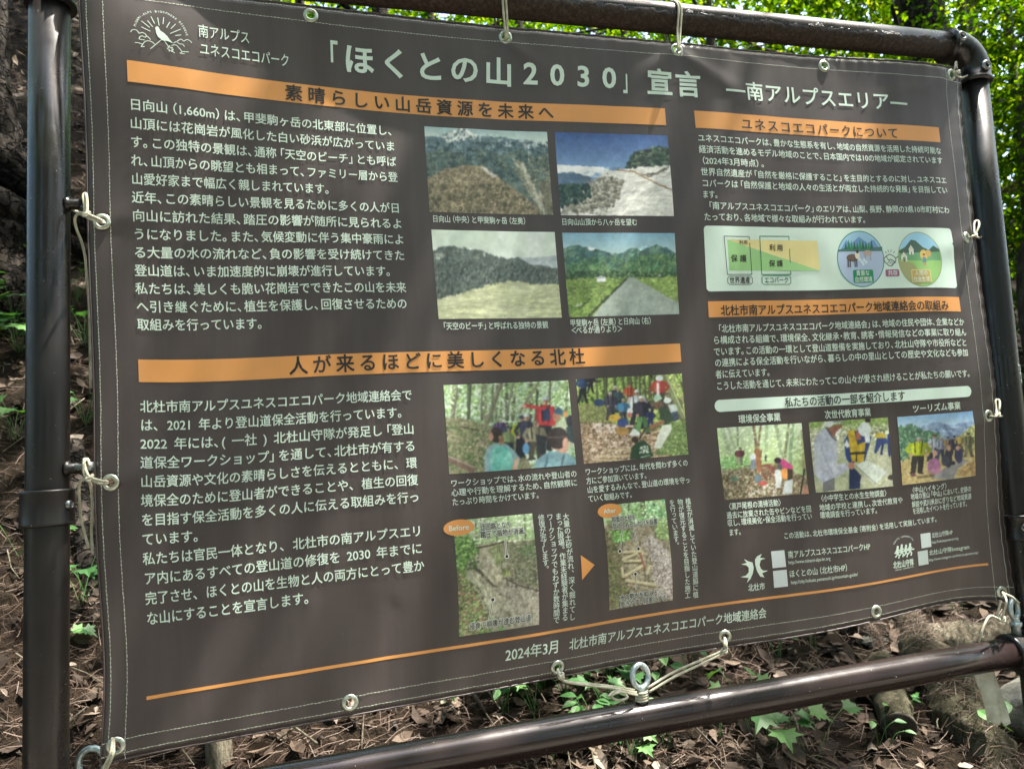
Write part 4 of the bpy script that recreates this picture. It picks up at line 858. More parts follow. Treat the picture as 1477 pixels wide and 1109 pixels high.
# 9 group on a hilltop path
p = Pic([(80, 90), (1000, 25), (960, 765), (230, 860)], (1.5910, 0.3752, 1.7850, 0.5158), 9, 130)
p.grad((196, 216, 222), (120, 172, 222), 330, 30); p.poly([(330, 230), (430, 210), (560, 165), (640, 195), (760, 220), (830, 185), (960, 170), (1060, 190), (1060, 480), (330, 400)], (112, 140, 180), (150, 176, 206), 40, 8, 2)
p.poly([(100, 260), (150, 205), (200, 250), (210, 190), (270, 185), (300, 250), (350, 240), (400, 280), (490, 265), (600, 320), (600, 500), (300, 620), (150, 620)], (60, 100, 84), (96, 136, 104), 30, 22, 4); p.poly([(740, 400), (850, 340), (940, 240), (1050, 170), (1050, 520), (760, 520)], (150, 160, 96), (196, 190, 120), 30, 18, 5); p.poly([(180, 640), (280, 560), (460, 540), (700, 480), (1040, 480), (1040, 900), (180, 900)], (186, 164, 100), (206, 188, 130), 30, 10, 6); p.poly([(520, 790), (600, 720), (840, 600), (900, 620), (780, 700), (740, 800)], (126, 128, 132), (150, 150, 146), 40, 6, 7); p.poly([(780, 760), (840, 680), (960, 590), (960, 760)], (156, 120, 70), (200, 164, 104), 22, 10, 8); p.line([(380, 780), (560, 760)], 26, (120, 104, 70))
p.hill(p.inside([(330, 225), (560, 165), (760, 218), (960, 172), (1060, 190), (1050, 380), (600, 330)]), 60, .9, 41); p.scatter(p.inside([(100, 270), (270, 195), (350, 250), (600, 330), (600, 500), (300, 620), (150, 620)]), 420, 10, [(66, 108, 84), (96, 138, 100), (52, 86, 74), (124, 160, 116)], 1.2, .8); p.scatter(p.inside([(750, 400), (940, 245), (1040, 180), (1030, 520), (760, 500)]), 300, 10, [(156, 168, 100), (196, 194, 128), (130, 146, 88)], .9, .75); p.scatter(p.inside([(190, 640), (460, 545), (960, 590), (960, 765), (235, 855)]), 500, 8, [(190, 168, 108), (212, 196, 138), (160, 136, 84), (146, 146, 96)], .5, .7); p.poly([(520, 790), (600, 720), (840, 600), (900, 620), (780, 700), (740, 800)], (130, 132, 136), (152, 152, 150), 40, 8, 47)
for x, y, h, c, l, hat, wd in [(540, 600, 270, (176, 190, 206), (50, 56, 70), (96, 60, 46), 1.3), (500, 620, 200, (200, 206, 212), (50, 56, 70), (190, 196, 200), 1.3), (610, 610, 250, (150, 160, 190), (60, 70, 100), (190, 180, 160), 1.3), (690, 560, 200, (170, 140, 90), (120, 100, 70), (70, 56, 46), 1.3), (755, 560, 210, (56, 56, 84), (50, 50, 70), (40, 36, 44), 1.4), (820, 520, 180, (196, 170, 84), (90, 80, 60), (200, 180, 120), 1.3), (905, 575, 260, (120, 124, 84), (110, 110, 84), (70, 60, 46), 1.3), (370, 740, 380, (188, 206, 32), (46, 44, 44), (170, 176, 176), 1.5)]: p.person(x, y, h, c, l, hat, wide=wd)
p.ell(545, 670, 66, 80, (166, 106, 150)); p.ell(550, 540, 28, 32, (200, 150, 130)); p.ell(560, 720, 60, 26, (190, 130, 160)); p.ell(690, 590, 40, 96, (44, 44, 64)); p.ell(695, 490, 22, 26, (190, 150, 120)); p.ell(660, 620, 40, 50, (60, 66, 84)); p.ell(800, 560, 44, 80, (50, 54, 92)); p.ell(790, 485, 22, 26, (190, 150, 126)); p.ell(730, 640, 34, 22, (40, 40, 52)); p.ell(335, 760, 34, 16, (110, 70, 80))
PR[9] = p.make("printed photo of hikers posing on a hilltop path")
# 10 eroded path before repair
p = Pic([(130, 165), (755, 118), (828, 1010), (178, 1085)], (0.6240, 0.1908, 0.7666, 0.3870), 10, 110)
p.grad((196, 216, 186), (150, 160, 120), 120, 380); p.mott(np.ones_like(p.x), (140, 178, 112), 50, .5, 2, .8)
for x, w_ in ((305, 12), (345, 8), (376, 6), (465, 14), (560, 8), (690, 12), (240, 8)): p.line([(x, 130), (x + 6, 380)], w_, (92, 96, 76))
p.poly([(140, 420), (300, 370), (520, 330), (800, 320), (840, 1020), (170, 1090)], (146, 142, 116), (170, 166, 140), 40, 14, 3); p.poly([(520, 340), (800, 330), (820, 720), (700, 700), (560, 640), (480, 540), (430, 420)], (132, 126, 104), (110, 120, 84), 26, 14, 4); p.poly([(400, 400), (480, 360), (530, 480), (470, 560), (430, 480)], (122, 140, 84), (90, 106, 60), 22, 12, 5)
p.poly([(230, 540), (340, 540), (400, 620), (460, 740), (560, 830), (640, 1000), (420, 1030), (330, 800), (240, 640)], (164, 166, 140), (150, 154, 124), 30, 8, 6); p.poly([(460, 740), (600, 640), (830, 760), (840, 1010), (640, 1010), (560, 840)], (170, 164, 148), (146, 142, 126), 24, 6, 7)
p.line([(290, 540), (350, 590), (400, 650), (460, 700), (490, 750)], 26, (72, 68, 52)); p.line([(480, 500), (540, 620), (680, 700), (800, 735)], 18, (80, 76, 62)); p.mott(p.inside([(480, 620), (840, 640), (840, 760), (500, 720)]), (60, 58, 48), 20, .6, 9)
p.poly([(120, 290), (240, 290), (320, 400), (250, 460), (200, 560), (130, 560)], (84, 122, 58), (120, 156, 84), 26, 16, 10); p.poly([(130, 480), (220, 480), (230, 640), (320, 780), (440, 960), (430, 1060), (170, 1090)], (100, 124, 68), (140, 160, 96), 24, 20, 11); p.mott(p.inside([(150, 660), (300, 720), (420, 960), (200, 960)]), (124, 84, 72), 20, .5, 12, .9); p.mott(p.inside([(180, 900), (420, 920), (560, 1010), (560, 1090), (180, 1090)]), (104, 160, 84), 30, .45, 13, .9); p.ell(545, 590, 34, 26, (130, 150, 70)); p.ell(760, 620, 30, 46, (54, 50, 44)); p.poly([(600, 400), (800, 330), (800, 480), (700, 460)], (116, 150, 100), (90, 120, 70), 22, 12, 14)
m = p.inside([(230, 540), (480, 380), (830, 640), (840, 1010), (420, 1030)]); p.ridge(m, (92, 88, 70), 16, 55, .7, 31); p.ridge(m, (204, 204, 184), 15, 60, .6, 32, 3, .74); p.mott(p.inside([(540, 340), (800, 340), (820, 720), (620, 660)]), (78, 84, 60), 14, .52, 33, .8); p.mott(p.inside([(130, 290), (330, 300), (330, 560), (130, 560)]), (52, 84, 40), 16, .5, 34, .85); p.mott(p.inside([(130, 560), (330, 700), (450, 1000), (180, 1080)]), (54, 66, 40), 14, .52, 35, .85)
p.scatter(p.inside([(240, 150), (760, 120), (780, 330), (300, 360)]), 420, 9, [(168, 204, 130), (206, 226, 190), (124, 160, 96), (222, 232, 214)], .8, .6); p.scatter(p.inside([(130, 290), (240, 290), (330, 400), (200, 560), (130, 560)]), 330, 9, [(74, 116, 52), (112, 152, 78), (54, 88, 42), (146, 180, 104)], .7, .85); p.scatter(p.inside([(140, 560), (230, 600), (330, 790), (440, 960), (430, 1060), (180, 1085)]), 600, 9, [(104, 136, 74), (136, 96, 82), (150, 166, 108), (74, 92, 54), (166, 140, 124)], .7, .85); p.scatter(p.inside([(560, 340), (800, 330), (825, 720), (640, 640), (520, 500)]), 600, 7, [(128, 124, 102), (96, 104, 74), (160, 156, 136), (78, 80, 62), (122, 146, 96)], .6, .75); p.scatter(p.inside([(460, 740), (600, 650), (830, 770), (828, 1010), (640, 1010)]), 500, 6, [(176, 170, 154), (146, 142, 126), (192, 188, 172)], .7, .6)
p.hill(p.inside([(240, 520), (480, 400), (560, 660), (640, 1000), (430, 1020), (300, 760)]), 110, .7, 43, 1.6, 40); p.line([(300, 545), (345, 580), (352, 605)], 16, (70, 66, 52)); p.line([(395, 650), (450, 690)], 12, (76, 72, 58)); p.line([(530, 630), (640, 690), (800, 738)], 9, (70, 62, 50)); p.line([(310, 385), (420, 365), (520, 340)], 14, (70, 66, 50))
PR[10] = p.make("printed photo of the eroded path before repair")
# 11 repaired path
p = Pic([(180, 175), (690, 112), (762, 965), (200, 1055)], (0.9038, 0.1951, 1.0370, 0.3873), 11, 110)
p.grad((150, 190, 120), (130, 140, 96), 110, 360); p.mott(np.ones_like(p.x), (190, 214, 170), 40, .55, 2, .9); p.mott(p.inside([(540, 120), (700, 110), (700, 260), (560, 270)]), (96, 170, 116), 40, .4, 3, .9)
for x, w_ in ((390, 14), (500, 26), (520, 12), (600, 14), (450, 8)): p.line([(x, 130), (x + 8, 340)], w_, (84, 92, 70))
p.poly([(180, 330), (700, 280), (770, 980), (190, 1060)], (138, 130, 104), (168, 158, 134), 26, 10, 4); p.poly([(180, 380), (330, 370), (310, 620), (330, 800), (420, 960), (200, 1060)], (96, 92, 66), (132, 124, 90), 22, 10, 5); p.mott(p.inside([(200, 380), (400, 370), (380, 440), (260, 460)]), (104, 156, 76), 26, .4, 6, .95); p.mott(p.inside([(190, 600), (300, 640), (300, 1050), (190, 1050)]), (110, 130, 66), 20, .5, 7, .9)
p.poly([(490, 470), (560, 400), (650, 480), (720, 560), (740, 740), (620, 640), (560, 600)], (196, 190, 190), (150, 140, 130), 24, 14, 8); p.poly([(560, 640), (760, 760), (770, 970), (600, 920), (560, 760)], (152, 138, 124), (182, 170, 158), 12, 6, 9); p.mott(p.inside([(570, 620), (770, 740), (770, 960), (600, 900)]), (96, 84, 74), 10, .58, 10, .9)
for a, b, w_ in (((330, 550), (470, 540), 22), ((320, 610), (440, 560), 26), ((330, 625), (480, 620), 18), ((335, 750), (490, 660), 30), ((350, 790), (600, 830), 30), ((520, 730), (550, 665), 26), ((310, 680), (320, 760), 22), ((360, 480), (470, 470), 16), ((470, 560), (510, 690), 20)): p.line([a, b], w_, (176, 164, 116)); p.line([(a[0], a[1] + 12), (b[0], b[1] + 12)], 7, (92, 80, 56))
p.line([(465, 560), (505, 690)], 16, (136, 84, 66)); p.poly([(590, 340), (700, 330), (710, 440), (610, 420)], (120, 150, 84), (160, 180, 120), 20, 10, 12)
m = p.inside([(180, 330), (700, 280), (770, 980), (190, 1060)]); p.mott(m, (74, 70, 52), 13, .58, 31, .75); p.mott(p.inside([(330, 500), (520, 440), (560, 700), (620, 880), (380, 850)]), (196, 184, 150), 18, .5, 32, .7); p.ridge(p.inside([(560, 420), (730, 560), (770, 960), (600, 900)]), (214, 206, 200), 14, 50, .7, 33, 4, .7)
p.scatter(p.inside([(340, 140), (700, 110), (705, 300), (380, 330)]), 420, 9, [(124, 176, 104), (176, 210, 150), (92, 140, 84), (200, 222, 190)], .8, .7); p.scatter(p.inside([(185, 370), (330, 370), (310, 640), (330, 800), (420, 960), (200, 1055)]), 700, 8, [(104, 100, 74), (134, 126, 94), (80, 78, 56), (124, 146, 84)], .7, .8); p.scatter(p.inside([(230, 380), (400, 370), (380, 450), (260, 470)]), 200, 9, [(96, 150, 70), (136, 186, 100), (70, 116, 56)], .7, .9); p.scatter(p.inside([(560, 420), (700, 540), (765, 960), (620, 930), (560, 700)]), 900, 5, [(190, 184, 180), (150, 142, 132), (120, 108, 98), (216, 212, 208)], .8, .75); p.scatter(p.inside([(590, 300), (705, 290), (712, 440), (620, 430)]), 220, 9, [(126, 158, 92), (164, 186, 126), (96, 124, 70)], .8, .8)
for a, b, w_ in (((330, 550), (470, 540), 22), ((320, 610), (440, 560), 26), ((330, 625), (480, 620), 18), ((335, 750), (490, 660), 30), ((350, 790), (600, 830), 30), ((520, 730), (550, 665), 26), ((310, 680), (320, 760), 22)): p.line([(a[0], a[1] + 16), (b[0], b[1] + 16)], 12, (84, 74, 52)); p.line([a, b], w_, (190, 178, 134)); p.line([(a[0], a[1] - 6), (b[0], b[1] - 6)], w_ * .35, (222, 214, 178))
p.line([(465, 560), (505, 690)], 18, (146, 92, 74))
PR[11] = p.make("printed photo of the path rebuilt with log steps")

# ------------------------------------------------------------------ pictures and diagrams inside the pale panel
G1 = lin((150, 198, 132)); TAN = lin((226, 214, 150)); DK = np.array([0.02, 0.03, 0.03]); GRN = lin((24, 120, 92))
def chart(k):
    a = np.array([1.2185, 0.8961]); b = np.array([1.4306, 0.8961]); c = np.array([1.4345, 0.8310]); d = np.array([1.2200, 0.8310])
    k.grid([d, c, c * .999 + a * .001, a], G1); k.grid([a, c * .999 + a * .001, c, b], TAN)
    k.tri([a, c, b], [(0, 1, 2)], TAN); k.tri([a, d, c], [(0, 1, 2)], G1)
solid("protection_chart", chart, 0.0005, None, panel)
def boxes(k):
    k.stroke([(1.2114, .9030), (1.2690, .9032), (1.2708, .8231), (1.2147, .8229)], 0.0014, DK, True); k.stroke([(1.2935, .9045), (1.3623, .9052), (1.3634, .8233), (1.2938, .8227)], 0.0018, GRN, True)
    for (u0, v0, u1, v1), c in (((1.2147, .8022, 1.2714, .8192), lin((60, 84, 90))), ((1.2936, .8020, 1.3624, .8204), GRN)):
        r = .004; k.stroke([(u0 + r, v0), (u1 - r, v0), (u1, v0 + r), (u1, v1 - r), (u1 - r, v1), (u0 + r, v1), (u0, v1 - r), (u0, v0 + r)], 0.0013, c, True)
solid("chart_outline", boxes, 0.0007, None, panel)
def scene1(k):
    cx, cy, rx, ry = 1.5360, .8556, .0590, .0628
    def E(f, a0=0, a1=360): return [(cx + rx * f * math.cos(rad(a)), cy + ry * f * math.sin(rad(a))) for a in range(a0, a1 + 1, 6)]
    k.ell(cx, cy, rx, ry, lin((40, 134, 112))); k.ell(cx, cy, rx * .965, ry * .965, lin((168, 186, 212)))
    k.poly(E(.965, 18, 162), lin((150, 190, 216))); k.poly([(1.487, .876), (1.502, .897), (1.515, .890), (1.535, .905), (1.556, .890), (1.572, .898), (1.586, .876)], lin((104, 146, 190)))
    k.poly([(1.480, .876), (1.500, .880), (1.540, .878), (1.592, .882), (1.592, .872), (1.480, .872)], lin((70, 110, 104)))
    for i in range(10):
        x = 1.5005 + i * .0072; h = .016 + .007 * ((i * 7) % 4) / 3; k.poly([(x - .0042, .877), (x + .0042, .877), (x + .0005, .877 + h)], lin((38, 92 + (i % 3) * 22, 74)))
    k.ell(1.515, .858, .0145, .0085, lin((104, 84, 70))); k.ell(1.528, .864, .006, .009, lin((224, 218, 200))); k.ell(1.5285, .8715, .0035, .0040, lin((60, 50, 46)))
    for x in (1.504, 1.509, 1.521, 1.5255): k.stroke([(x, .854), (x - .0005, .838)], .0026, lin((60, 50, 46)))
    k.ell(1.554, .868, .011, .0065, lin((176, 160, 150))); k.stroke([(1.547, .864), (1.547, .852)], .002, lin((160, 146, 140))); k.stroke([(1.561, .864), (1.561, .852)], .002, lin((160, 146, 140)))
    for dx, dy in ((0, 0), (.006, .004), (-.005, .005), (.003, -.005), (.010, -.001)): k.ell(1.5385 + dx, .849 + dy, .0030, .0038, lin((206, 224, 230)))
    k.rrect(1.5140, .8022, 1.5645, .8310, .004, lin((18, 136, 92)))
def scene2(k):
    cx, cy, rx, ry = 1.6875, .8530, .0582, .0622
    def E(f, a0, a1): return [(cx + rx * f * math.cos(rad(a)), cy + ry * f * math.sin(rad(a))) for a in range(a0, a1 + 1, 6)]
    k.ell(cx, cy, rx, ry, lin((148, 164, 120))); k.ell(cx, cy, rx * .965, ry * .965, lin((148, 196, 116))); k.poly(E(.965, 20, 160), lin((150, 200, 226)))
    k.poly([(1.634, .872), (1.650, .880), (1.668, .897), (1.680, .895), (1.698, .880), (1.714, .874), (1.726, .884), (1.741, .875), (1.741, .868), (1.634, .862)], lin((66, 96, 80)))
    k.poly([(1.634, .866), (1.741, .870), (1.743, .850), (1.632, .850)], lin((110, 164, 118)))
    k.poly(E(.965, 180, 264) + [(1.684, .825), (1.668, .842), (1.648, .850)], lin((160, 164, 112)))
    for x, y, sw in ((1.6455, .853, .0145), (1.6660, .869, .0125)):
        k.rect(x - sw / 2, y - .006, x + sw / 2, y + .005, lin((226, 228, 216))); k.poly([(x - sw * .62, y + .005), (x + sw * .62, y + .005), (x, y + .016)], lin((214, 214, 204))); k.rect(x - .0012, y - .006, x + .0012, y, lin((90, 90, 84)))
    k.ell(1.6980, .862, .010, .012, lin((214, 190, 96))); k.ell(1.711, .866, .008, .008, lin((196, 164, 100))); k.ell(1.6985, .860, .0035, .0042, lin((206, 160, 126))); k.ell(1.6985, .8635, .0038, .0022, lin((120, 84, 56))); k.poly([(1.694, .857), (1.703, .857), (1.704, .846), (1.693, .846)], lin((84, 140, 150))); k.stroke([(1.697, .846), (1.6965, .838)], .002, lin((200, 150, 120))); k.stroke([(1.701, .846), (1.7015, .838)], .002, lin((200, 150, 120)))
    k.rrect(1.6605, .8005, 1.7110, .8296, .003, lin((214, 208, 150))); k.rrect(1.6622, .8020, 1.7093, .8280, .003, lin((186, 164, 92)))
solid("nature_picture", scene1, 0.0005, None, panel); solid("village_picture", scene2, 0.0005, None, panel)
def shake(k):
    c = DK * 1.5
    k.stroke([(1.5870, .859), (1.5935, .8545), (1.600, .860), (1.609, .8645), (1.617, .861), (1.624, .8555), (1.6305, .859)], .0018, c)
    k.stroke([(1.5935, .8545), (1.596, .847), (1.604, .8395), (1.611, .8375), (1.618, .843), (1.6235, .849), (1.624, .8555)], .0018, c)
    k.stroke([(1.600, .860), (1.605, .851), (1.610, .8530), (1.616, .8505), (1.6225, .845)], .0016, c)
    for i in range(3): k.stroke([(1.602 + i * .005, .8445 - i * .0018), (1.609 + i * .0045, .850 - i * .0015)], .0013, c)
    for a in (-40, -15, 10, 38): k.stroke([(1.6105 + .0135 * math.sin(rad(a)), .8560 + .0135 * math.cos(rad(a))), (1.6105 + .019 * math.sin(rad(a)), .8560 + .019 * math.cos(rad(a)))], .0013, c)
    k.rrect(1.5951, .8147, 1.6295, .8302, .003, lin((150, 84, 128)))
solid("handshake_picture", shake, 0.0005, None, panel)
# ------------------------------------------------------------------ emblems
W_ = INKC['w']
def along(k, s, pts, em, wt):
    pts = spline(pts, 10); L = np.r_[0, np.cumsum(np.linalg.norm(np.diff(pts, axis=0), axis=1))]; n = len(s)
    for i, c in enumerate(s):
        if c == ' ': continue
        t = L[-1] * (i + .5) / n; p_ = np.array([np.interp(t, L, pts[:, 0]), np.interp(t, L, pts[:, 1])]); q = np.array([np.interp(t + .001, L, pts[:, 0]), np.interp(t + .001, L, pts[:, 1])])
        d = (q - p_) / np.linalg.norm(q - p_); V, F = glyph(c, round(.0065 * wt, 4), .8); X = (V[:, 0] - adv(c) / 2) * em; Y = V[:, 1] * em; k.tri(np.stack([p_[0] + X * d[0] - Y * d[1], p_[1] + X * d[1] + Y * d[0]], -1), F, W_)
def emb1(k):
    k.poly([(.1728, 1.2354), (.1757, 1.2388), (.1779, 1.2369), (.1801, 1.2314), (.1856, 1.2278), (.1902, 1.2229), (.1937, 1.2171), (.1985, 1.2120), (.1927, 1.2137), (.1871, 1.2154), (.1815, 1.2155), (.1766, 1.2192), (.174, 1.2256)], W_)
    for a, b in [((.1529, 1.2325), (.1652, 1.2274)), ((.1533, 1.2435), (.1644, 1.2343)), ((.162, 1.2461), (.1691, 1.2363)), ((.1674, 1.2547), (.1721, 1.2429)), ((.1771, 1.2547), (.1786, 1.2406)), ((.1859, 1.2569), (.1846, 1.2446)), ((.1947, 1.2497), (.1897, 1.2387)), ((.2032, 1.2477), (.1963, 1.2381)), ((.2105, 1.2396), (.195, 1.2289)), ((.2107, 1.2291), (.2025, 1.2264))]: k.stroke([a, b], .0011, W_)
    for c in [[(.137, 1.2202), (.1387, 1.224), (.1439, 1.2256), (.1475, 1.2228), (.1489, 1.2201), (.1539, 1.2224), (.1581, 1.2202), (.1593, 1.217)], [(.149, 1.2128), (.1528, 1.2158), (.1574, 1.2144), (.1606, 1.2168), (.1652, 1.2117)], [(.1499, 1.213), (.1489, 1.2094), (.1563, 1.2092)], [(.1426, 1.202), (.1477, 1.2024), (.1532, 1.2005), (.1512, 1.1964), (.1559, 1.1976)], [(.1532, 1.2005), (.1571, 1.2064), (.1627, 1.209), (.1682, 1.2073), (.1709, 1.2044)], [(.1962, 1.2069), (.2019, 1.2091), (.2065, 1.2054), (.2111, 1.1983), (.2081, 1.1955), (.2148, 1.1955)], [(.1992, 1.212), (.204, 1.2152), (.2077, 1.212), (.2125, 1.2122), (.2152, 1.2088)], [(.205, 1.2165), (.2108, 1.2211), (.2146, 1.2183), (.2194, 1.222), (.2242, 1.2205), (.2264, 1.2177)]]: k.stroke(spline(c, 4), .0010, W_)
    k.stroke([(.1647, 1.1954), (.1815, 1.2148), (.1852, 1.2139), (.1905, 1.2058), (.1914, 1.2026)], .0010, W_); k.stroke([(.1815, 1.2148), (.1955, 1.2136)], .0010, W_); k.stroke([(.2111, 1.1989), (.221, 1.2001)], .0010, W_); k.stroke([(.196, 1.1989), (.1999, 1.194)], .0010, W_)
    k.stroke([(.1904, 1.2013), (.1934, 1.2063), (.1936, 1.2018), (.1971, 1.2041), (.196, 1.2007), (.1988, 1.2005), (.1959, 1.1984), (.1968, 1.1957), (.194, 1.1974), (.1921, 1.1959), (.1922, 1.1993), (.1894, 1.1999)], .0009, W_, True)
    along(k, "MINAMI-ALPS BIOSPHERE RESERVE", [(.1426, 1.2312), (.1491, 1.248), (.1614, 1.2607), (.1746, 1.2658), (.1896, 1.2657), (.2025, 1.2584), (.2136, 1.2473), (.2206, 1.2287)], .0048, 1.2)
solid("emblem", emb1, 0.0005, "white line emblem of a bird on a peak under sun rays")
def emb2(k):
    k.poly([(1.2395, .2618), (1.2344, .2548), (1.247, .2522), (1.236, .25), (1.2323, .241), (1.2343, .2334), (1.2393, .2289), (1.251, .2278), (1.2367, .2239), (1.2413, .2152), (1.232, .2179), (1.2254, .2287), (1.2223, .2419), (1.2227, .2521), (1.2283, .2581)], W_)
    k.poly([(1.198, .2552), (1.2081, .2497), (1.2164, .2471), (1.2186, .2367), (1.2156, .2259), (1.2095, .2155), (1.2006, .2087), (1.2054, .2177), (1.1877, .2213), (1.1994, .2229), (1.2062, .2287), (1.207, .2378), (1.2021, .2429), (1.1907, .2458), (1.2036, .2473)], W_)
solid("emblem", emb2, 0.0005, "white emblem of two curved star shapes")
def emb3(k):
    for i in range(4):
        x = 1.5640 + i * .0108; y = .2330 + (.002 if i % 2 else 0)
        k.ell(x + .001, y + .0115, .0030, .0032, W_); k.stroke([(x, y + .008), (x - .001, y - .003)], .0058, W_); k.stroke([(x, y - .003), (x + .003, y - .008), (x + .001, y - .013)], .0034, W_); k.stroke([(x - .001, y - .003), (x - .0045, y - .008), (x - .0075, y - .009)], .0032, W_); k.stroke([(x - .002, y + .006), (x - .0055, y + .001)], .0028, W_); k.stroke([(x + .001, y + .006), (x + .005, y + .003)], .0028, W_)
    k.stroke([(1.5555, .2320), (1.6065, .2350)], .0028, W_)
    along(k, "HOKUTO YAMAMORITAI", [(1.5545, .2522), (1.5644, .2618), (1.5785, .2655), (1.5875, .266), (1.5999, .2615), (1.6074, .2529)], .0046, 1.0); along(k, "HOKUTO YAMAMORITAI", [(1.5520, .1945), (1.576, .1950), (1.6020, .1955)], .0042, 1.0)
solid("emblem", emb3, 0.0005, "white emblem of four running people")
# pale label squares (their codes are left out)
for q, c in (((1.2613, .2315, 1.2922, .2650), (198, 208, 210)), ((1.2615, .1926, 1.2926, .2259), (198, 208, 210)), ((1.6275, .2330, 1.6545, .2655), (190, 202, 200)), ((1.6160, .1946, 1.6435, .2273), (176, 190, 186))): solid("blank_label", lambda k: k.rect(*q, lin(c)), 0.0004)
tagb = solid("tag_oval", lambda k: k.ell(.6332, .3742, .0268, .0140, ORANGE, .02), 0.0005, "orange oval tag on the before photo", PR[10])
taga = solid("tag_oval", lambda k: k.ell(.9180, .3768, .0245, .0134, ORANGE, .02), 0.0005, "orange oval tag on the after photo", PR[11])
def pins(k, L):
    for a, b in L:
        k.stroke([a, b], .0030, lin((210, 214, 206))); k.ell(a[0], a[1], .0042, .0042, lin((210, 214, 206)), 0, 16, 1)
    for a, b in L:
        k.stroke([a, b], .0013, INKC['o']); k.ell(a[0], a[1], .0029, .0029, INKC['o'], 0, 16, 1)
for a, b, q in (((.7127, .3155), (.7123, .3483), PR[10]), ((.6831, .2446), (.6761, .2121), PR[10]), ((.93, .2996), (.94, .3385), PR[11]), ((.9693, .2993), (.9634, .3378), PR[11]), ((.959, .2535), (.9592, .226), PR[11])):
    solid("pointer", lambda k: pins(k, [(a, b)]), 0.0005, None, q)
# ------------------------------------------------------------------ lettering
def parent_for(i, name, lines):
    t = lines[0][0]
    if name == 'heading_lettering': return {'素': band1, '人': band2, 'ユ': band3, '北': band4}[t[0]]
    if name == 'banner_heading': return pill
    if name == 'panel_lettering': return panel
    if name == 'photo_note': return PR[10] if t[0] in '迂侵' else PR[11]
    if t == 'Before': return PR[10]
    if t == 'After': return PR[11]
    return banner
for i, (name, cn, wt, em, lines) in enumerate(TEXT):
    k = Ink(); nm = 'heading_lettering' if name == 'banner_heading' else name
    if cn == 'o':
        h = Ink()
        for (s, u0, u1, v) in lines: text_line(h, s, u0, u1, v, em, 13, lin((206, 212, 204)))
        h.make("note_halo", 0.0006, parent_for(i, name, lines))
    each = [] if name == 'title_lettering' else None
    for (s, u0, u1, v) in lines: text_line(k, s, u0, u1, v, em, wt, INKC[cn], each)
    for q in each or []: q.make("title_character", 0.0010, banner)
    if name != 'title_lettering': k.make(nm, 0.0015 if name == "panel_lettering" else 0.0010, parent_for(i, name, lines))
for L_ in VTEXT:
    k = Ink()
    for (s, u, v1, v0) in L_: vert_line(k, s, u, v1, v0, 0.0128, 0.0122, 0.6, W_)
    k.make("caption", 0.0008, banner)
# ------------------------------------------------------------------ pipe frame
RP = 0.0303
def paint(name, base, rough):
    m, t, b = mat(name, base, rough, 0.5)
    n1 = noise(t, 2.2, 4); n2 = noise(t, 260, 2, 0.6); n3 = noise(t, 7, 5, 0.7)
    c = ramp(t, n1.outputs[0], [(0.3, tuple(x * .75 for x in base)), (0.7, tuple(x * 1.35 for x in base))])
    sp = ramp(t, n2.outputs[0], [(0.745, (0, 0, 0)), (0.765, (1, 1, 1))])
    mx = node(t, 'ShaderNodeMix', data_type='RGBA'); mx.inputs[7].default_value = (0.45, 0.46, 0.42, 1)
    t.links.new(sp, mx.inputs[0]); t.links.new(c, mx.inputs[6]); t.links.new(mx.outputs[2], b.inputs['Base Color'])
    t.links.new(ramp(t, n3.outputs[0], [(0.3, (rough * .75,) * 3), (0.7, (min(1, rough * 2.0),) * 3)]), b.inputs['Roughness'])
    bump(t, b, noise(t, 30, 4, 0.6).outputs[0], 0.045, 0.003)
    return m
M_black = paint("black_brown_pipe_paint", (0.0072, 0.0056, 0.005), 0.24)
M_brown = paint("dark_brown_pipe_paint", (0.019, 0.0125, 0.012), 0.15)
# upper rail: same paint with brown grime caked on its underside
M_top = paint("grimy_pipe_paint", (0.016, 0.012, 0.011), 0.20); t = M_top.node_tree; b = t.nodes['Principled BSDF']
ge = t.nodes.new('ShaderNodeNewGeometry'); sx = t.nodes.new('ShaderNodeSeparateXYZ'); t.links.new(ge.outputs['Position'], sx.inputs[0])
g1 = node(t, 'ShaderNodeMath', operation='MULTIPLY_ADD'); g1.inputs[1].default_value = 0.0066; g1.inputs[2].default_value = 2.1182; t.links.new(sx.outputs[0], g1.inputs[0])
g2 = node(t, 'ShaderNodeMath', operation='SUBTRACT'); t.links.new(g1.outputs[0], g2.inputs[0]); t.links.new(sx.outputs[2], g2.inputs[1])
n1 = noise(t, 26, 6, 0.75, 'Object', 1.0); g3 = node(t, 'ShaderNodeMath', operation='MULTIPLY_ADD'); g3.inputs[1].default_value = 0.055; g3.inputs[2].default_value = -0.0275; t.links.new(n1.outputs[0], g3.inputs[0])
g4 = node(t, 'ShaderNodeMath', operation='ADD'); t.links.new(g2.outputs[0], g4.inputs[0]); t.links.new(g3.outputs[0], g4.inputs[1])
mr = node(t, 'ShaderNodeMapRange'); mr.inputs[1].default_value = 0.0035; mr.inputs[2].default_value = 0.0095; t.links.new(g4.outputs[0], mr.inputs[0])
n2 = noise(t, 120, 5, 0.8); dc = ramp(t, n2.outputs[0], [(0.3, (0.012, 0.008, 0.006)), (0.5, (0.036, 0.025, 0.018)), (0.72, (0.095, 0.070, 0.052))])
mx = node(t, 'ShaderNodeMix', data_type='RGBA'); old = b.inputs['Base Color'].links[0].from_socket; t.links.new(mr.outputs[0], mx.inputs[0]); t.links.new(old, mx.inputs[6]); t.links.new(dc, mx.inputs[7]); t.links.new(mx.outputs[2], b.inputs['Base Color'])
